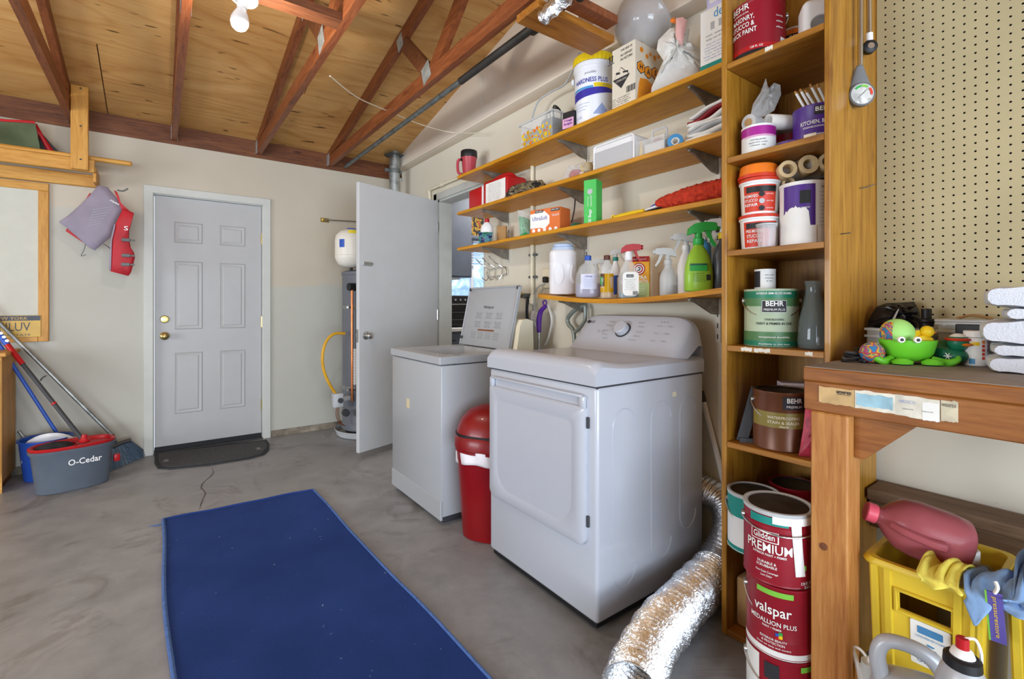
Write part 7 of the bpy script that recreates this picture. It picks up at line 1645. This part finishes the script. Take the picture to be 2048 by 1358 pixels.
# ============================================================ under the bench
mat('crate_yellow','dcbd35',.42,var=.04)
def crate(label, y1_, y0_, x0, x1, h, full=True):
    T = thing('storage_crate',label,'crate',((x0+x1)/2,(y0_+y1_)/2,0),-90,'yellow crates under the bench'); w_, d_ = (y1_-y0_)/2,(x1-x0)/2; tp = .88
    b = MB(); th = .006
    hw, hz0, hz1 = .050, h-.105, h-.062
    # front wall split round the hand hole
    def q(x,zz,out=0): k = tp+(1-tp)*zz/h; return (x*k, -d_*k-out, zz)
    def panel(xa,xb,za,zb): b.add([q(xa,za),q(xb,za),q(xb,zb),q(xa,zb),q(xa,za,-th),q(xb,za,-th),q(xb,zb,-th),q(xa,zb,-th)],[(0,1,2,3),(7,6,5,4),(0,4,5,1),(1,5,6,2),(2,6,7,3),(3,7,4,0)])
    panel(-w_,-hw,0,h); panel(hw,w_,0,h); panel(-hw,hw,0,hz0); panel(-hw,hw,hz1,h)
    for s_ in (-1,1):
        b.add([(s_*w_*tp,-d_*tp,0),(s_*w_,-d_,h),(s_*w_,d_,h),(s_*w_*tp,d_*tp,0),(s_*(w_*tp-th),-d_*tp,0),(s_*(w_-th),-d_,h),(s_*(w_-th),d_,h),(s_*(w_*tp-th),d_*tp,0)],[(0,1,2,3),(7,6,5,4),(1,5,6,2),(0,4,7,3)])
    b.add([(-w_*tp,d_*tp,0),(w_*tp,d_*tp,0),(w_,d_,h),(-w_,d_,h),(-w_*tp,d_*tp-th,0),(w_*tp,d_*tp-th,0),(w_,d_-th,h),(-w_,d_-th,h)],[(0,1,2,3),(7,6,5,4),(2,6,7,3)])
    b.box(-w_*tp,w_*tp,-d_*tp,d_*tp,0,.008); b.build('tub','crate_yellow',T)
    b = MB(); lip = .014
    ring = lambda e,zz: [(x,y,zz) for x,y in rrect(-w_-e,w_+e,-d_-e,d_+e,.03,5)]
    n = len(ring(0,0)); rr = [ring(-.004,h-.004),ring(lip,h-.010),ring(lip+.002,h-.004),ring(lip-.004,h+.006),ring(-.004,h+.006)]
    for k in range(5): b.add(rr[k],[])
    b.f += [(k*n+i,k*n+(i+1)%n,((k+1)%5)*n+(i+1)%n,((k+1)%5)*n+i) for k in range(5) for i in range(n)]; b.m += [0]*(5*n); b.build('rim','crate_yellow',T,50)
    for xr in (-w_+.012,-w_+.04,hw+.012,hw+.042,w_-.012):
        b = MB(); b.add([q(xr-.008,.0,.010),q(xr+.008,.0,.010),q(xr+.006,h-.012,.010),q(xr-.006,h-.012,.010),q(xr-.010,.0),q(xr+.010,.0),q(xr+.009,h-.012),q(xr-.009,h-.012)],[(0,1,2,3),(0,4,5,1),(1,5,6,2),(2,6,7,3),(3,7,4,0)]); b.build('rib','crate_yellow',T)
    b = MB(); b.tube([q(-hw-.006,hz0-.005,.003),q(hw+.006,hz0-.005,.003),q(hw+.006,hz1+.005,.003),q(-hw-.006,hz1+.005,.003),q(-hw-.006,hz0-.005,.003)],.005,6); b.build('hand_hole_frame','crate_yellow',T)
    return T, q, d_
T, q, d_ = crate('yellow plastic crate with a recycling label under the bench',.456,.232,1.50,1.80,.53)
Mq = Matrix.Translation(q(.012,.36,.001)) @ Matrix.Rotation(R(4),4,'X')
b = MB(); b.prism(rrect(-.038,.038,-.055,.055,.004,3),-.0012,0,'y',M=Mq); b.build('paper_label','paper',T)
mat('label_cyan','4f8fc4',.6); plate_ = MB(); plate_.prism(rrect(-.024,.024,.026,.044,.002,2),-.0022,-.0013,'y',M=Mq); plate_.build('label_stamp','label_cyan',T)
text('CONSUMER RECYCLING',.008,'label_cyan',T,Mq @ Matrix.Translation((0,-.001,.018)),width=.058); text('ORM-D',.022,'label_cyan',T,Mq @ Matrix.Translation((0,-.001,-.040)),width=.052)
for k in range(3):
    a = R(90+120*k); b = MB(); b.prism([(.011*math.cos(a+t_)*s_,.011*math.sin(a+t_)*s_-.006) for t_,s_ in ((-.75,1.15),(.45,1.15),(.75,.85),(.35,.6),(-.7,.7))],-.0022,-.0012,'y',M=Mq); b.build('recycle_arrow','label_cyan',T)
T2, q2, d2 = crate('second yellow plastic crate at the right edge of the bench',.200,-.06,1.50,1.80,.53)
# red jug lying on the first crate
mat('jug_pinkred','b9646a',.22,var=.08,sc=5,trans=.35,ior=1.2); mat('jug_amber','c98a6a',.25,var=.05,trans=.2); mat('cap_pink','e0586c',.4)
jc = P(1832,1075,x=1.60)
T = thing('red_fluid_jug','translucent red jug lying on its side on the crate','jug',(1.61,yx(1842,1.61),.525),-62)
Mj = Matrix.Translation((0,0,.072)) @ Matrix.Rotation(R(15),4,'Y') @ Matrix.Rotation(R(-90),4,'Y') @ Matrix.Scale(.90,4)
prf = [(.0,-.105),(.06,-.105),(.074,-.095),(.078,-.06),(.078,.02),(.070,.055),(.045,.085),(.026,.10),(.023,.112)]
b = MB(); b.lathe(prf,36,0,Mj,pw=2.4,sy=.9); b.build('body','jug_pinkred',T,60)
b = MB(); b.lathe([(.026,.110),(.028,.112),(.028,.135),(.025,.138),(0,.138)],28,0,Mj); b.build('cap','cap_pink',T)
b = MB(); b.tube([Mj @ Vector(p_) for p_ in ((.0,-.045,.08),(.0,-.070,.05),(.0,-.080,.0),(.0,-.072,-.03))],[.010,.011,.011,.014],10,smooth=5); b.build('handle','jug_pinkred',T)
mat('jug_clear','c9ccd2',.3,var=.02,trans=.4,ior=1.15)
T = thing('white_fluid_jug','cloudy white jug standing in the crate behind the red jug','jug',(1.735,yx(1935,1.735),.29),-55)
b = MB(); b.lathe([(.055,0),(.06,.004),(.06,.14),(.05,.18),(.026,.215),(.022,.222)],28,pw=2.4); b.build('body','jug_clear',T,60)
cap(T,.025,.222,.03,'white'); b = MB(); b.tube([(.020,0,.205),(.048,0,.20),(.058,0,.16),(.052,0,.12)],.009,8,smooth=5); b.build('handle','jug_clear',T)
mat('cloth_yellow','dfd05a',.9,var=.08,bump=.4,bsc=60); mat('cloth_blue','86a9d6',.9,var=.05,bump=.4,bsc=60)
def drape(name, label, cat, m, ua, ub, xb, zf, drop, seed, ztop=.541):
    ya, yb = yx(ua,1.48), yx(ub,1.48); T = thing(name,label,cat,(1.49,(ya+yb)/2,ztop)); rd = random.Random(seed); ph = [rd.uniform(0,6) for _ in range(6)]
    def f(i, j):
        y = (ya+(yb-ya)*i) - (ya+yb)/2; w_ = .010*math.sin(9*i+ph[0]+3*j)+.006*math.sin(19*i+ph[1])
        if j < .5: k = j/.5; x = (xb-1.49)*(1-k); z_ = zf*(1-k)**2 + .012*k + abs(w_)*1.3 + .014*math.sin(math.pi*k)*(1+math.sin(7*i+ph[2]))
        elif j < .65: k = (j-.5)/.15; x = -.034*k; z_ = .012+abs(w_)*1.3*(1-k) - .004*k
        else: k = (j-.65)/.35; x = -.036-.008*math.sin(11*i+ph[3])*k-.004*k; z_ = .008 - k*drop(i)
        return (x, y + .006*math.sin(8*j+ph[4]), z_)
    b = MB(); b.grid(f, 30, 22); b.build('cloth', m, T, 70, solid=.004); return T
drape('yellow_cloth','crumpled pale yellow cloth on the crate rim','cloth','cloth_yellow',1842,1926,1.58,.0,lambda i: .012+.006*math.sin(6*i),3)
drape('blue_cloth','pale blue cloth draped over the crate rims','cloth','cloth_blue',1932,2080,1.60,.0,lambda i: .055*max(0,1-abs(i-.18)/.22)+.012,5)
drape('blue_towel','folded blue towel lying behind the draped blue cloth','towel','cloth_blue',2020,2110,1.72,.02,lambda i: .001,6,.556)
T = thing('lanyard','purple and yellow printed lanyard strap hanging over the crate','lanyard',tuple(P(1990,1185,x=1.452)),-90)
mat('violet2','5a4f9e',.6); zl = .105
b = MB(); b.box(-.013,.011,-.0015,.0015,-zl,.0,0,Matrix.Rotation(R(-4),4,'Y')); s_ = b.build('strap','violet2',T); b = MB(); b.box(-.0165,-.0132,-.0014,.0014,-zl,.0,0,Matrix.Rotation(R(-4),4,'Y')); b.build('yellow_edge','lime_flash',T)
text('pressurestore',.011,'yellow',T,Matrix.Rotation(R(-4),4,'Y') @ Matrix.Translation((-.001,-.0015,-.052)) @ Matrix.Rotation(R(90),4,'Y'),width=.085)
b = MB(); b.tube([(0,0,0),(.004,0,.012),(.0,.004,.022)],.009,8,smooth=3,flat=.4); b.build('clip','paper',T)
# floor jugs in front
mat('jug_silver','b4b7be',.35,.15,var=.03)
jx = 1.36; jy = yx(1832,jx)
T = thing('silver_oil_jug','large silver plastic oil jug with a loop handle','jug',(jx,jy,0),-62)
ht = zv(1284,jx,jy)
b = MB(); b.lathe([(.078,0),(.083,.006),(.083,ht-.13),(.078,ht-.105),(.060,ht-.085),(.03,ht-.075)],36,pw=3.4,sy=.62); b.build('body','jug_silver',T,50)
b = MB(); b.tube([(-.062,0,ht-.10),(-.070,0,ht-.05),(-.055,0,ht-.015),(-.015,0,ht-.012),(.025,0,ht-.028),(.055,0,ht-.065),(.068,0,ht-.10)],[.018,.016,.015,.015,.017,.02,.024],14,smooth=6,flat=1.0); b.build('handle','jug_silver',T,60)
bx, by_ = 1.27, yx(1925,1.27)
T = thing('squeeze_bottle','silver bottle with red spout and black ribbed collar','bottle',(bx,by_,0),-45); hb = zv(1322,bx,by_)
b = MB(); b.lathe([(.038,0),(.041,.004),(.041,hb-.045),(.034,hb-.02),(.026,hb-.008)],28); b.build('body','jug_silver',T,50)
b = MB(); b.lathe([(.028,hb-.010),(.030,hb-.008),(.029,hb+.008),(.024,hb+.012)],20); b.build('collar','black',T)
b = MB(); b.lathe([(.020,hb+.011),(.016,hb+.022),(.011,hb+.026)],18); b.build('spout_base','white',T)
b = MB(); b.lathe([(.0105,hb+.025),(.0105,hb+.044),(.009,hb+.046),(0,hb+.046)],16); b.build('red_spout','red',T)
b = MB(); b.tube([(.004,0,hb+.044),(.022,0,hb+.044),(.032,0,hb+.02),(.032,0,hb-.01)],.0028,8,smooth=5); b.build('tether','paper',T)
px_, py_ = 1.50, yx(1704,1.50)
T = thing('purple_bottle','slim purple bottle half hidden behind the bench leg','bottle',(1.556,yx(1706,1.556),0),-45); hb = zv(1290,1.556,yx(1706,1.556))
b = MB(); b.lathe([(.022,0),(.024,.004),(.024,hb-.06),(.016,hb-.02),(.008,hb)],20); b.build('body','purple',T)
T = thing('loose_wire','loose white wire behind the bench leg','wire',(1.47,yx(1715,1.47),.30)); o0 = Vector(T.location)
b = MB(); b.tube([P(u,v,x=1.47)-o0 for u,v in ((1696,1275),(1706,1300),(1716,1335),(1722,1365))],.006,8,smooth=5); b.build('cord','white',T); b = MB(); b.tube([P(u,v,x=1.465)-o0 for u,v in ((1698,1293),(1715,1295),(1730,1310),(1740,1335))],.0035,8,smooth=5); b.build('cord','white',T)
T = thing('clear_bottle','short clear bottle between bench leg and silver jug','bottle',(1.42,yx(1741,1.42),0),-45); hb = zv(1324,1.42,yx(1741,1.42))
b = MB(); b.lathe([(.022,0),(.024,.004),(.024,hb-.02),(.02,hb-.01),(.02,hb)],20); b.build('body','frost',T); b = MB(); b.lathe([(.006,hb),(.006,hb+.012),(0,hb+.012)],10); b.build('nozzle','white',T)
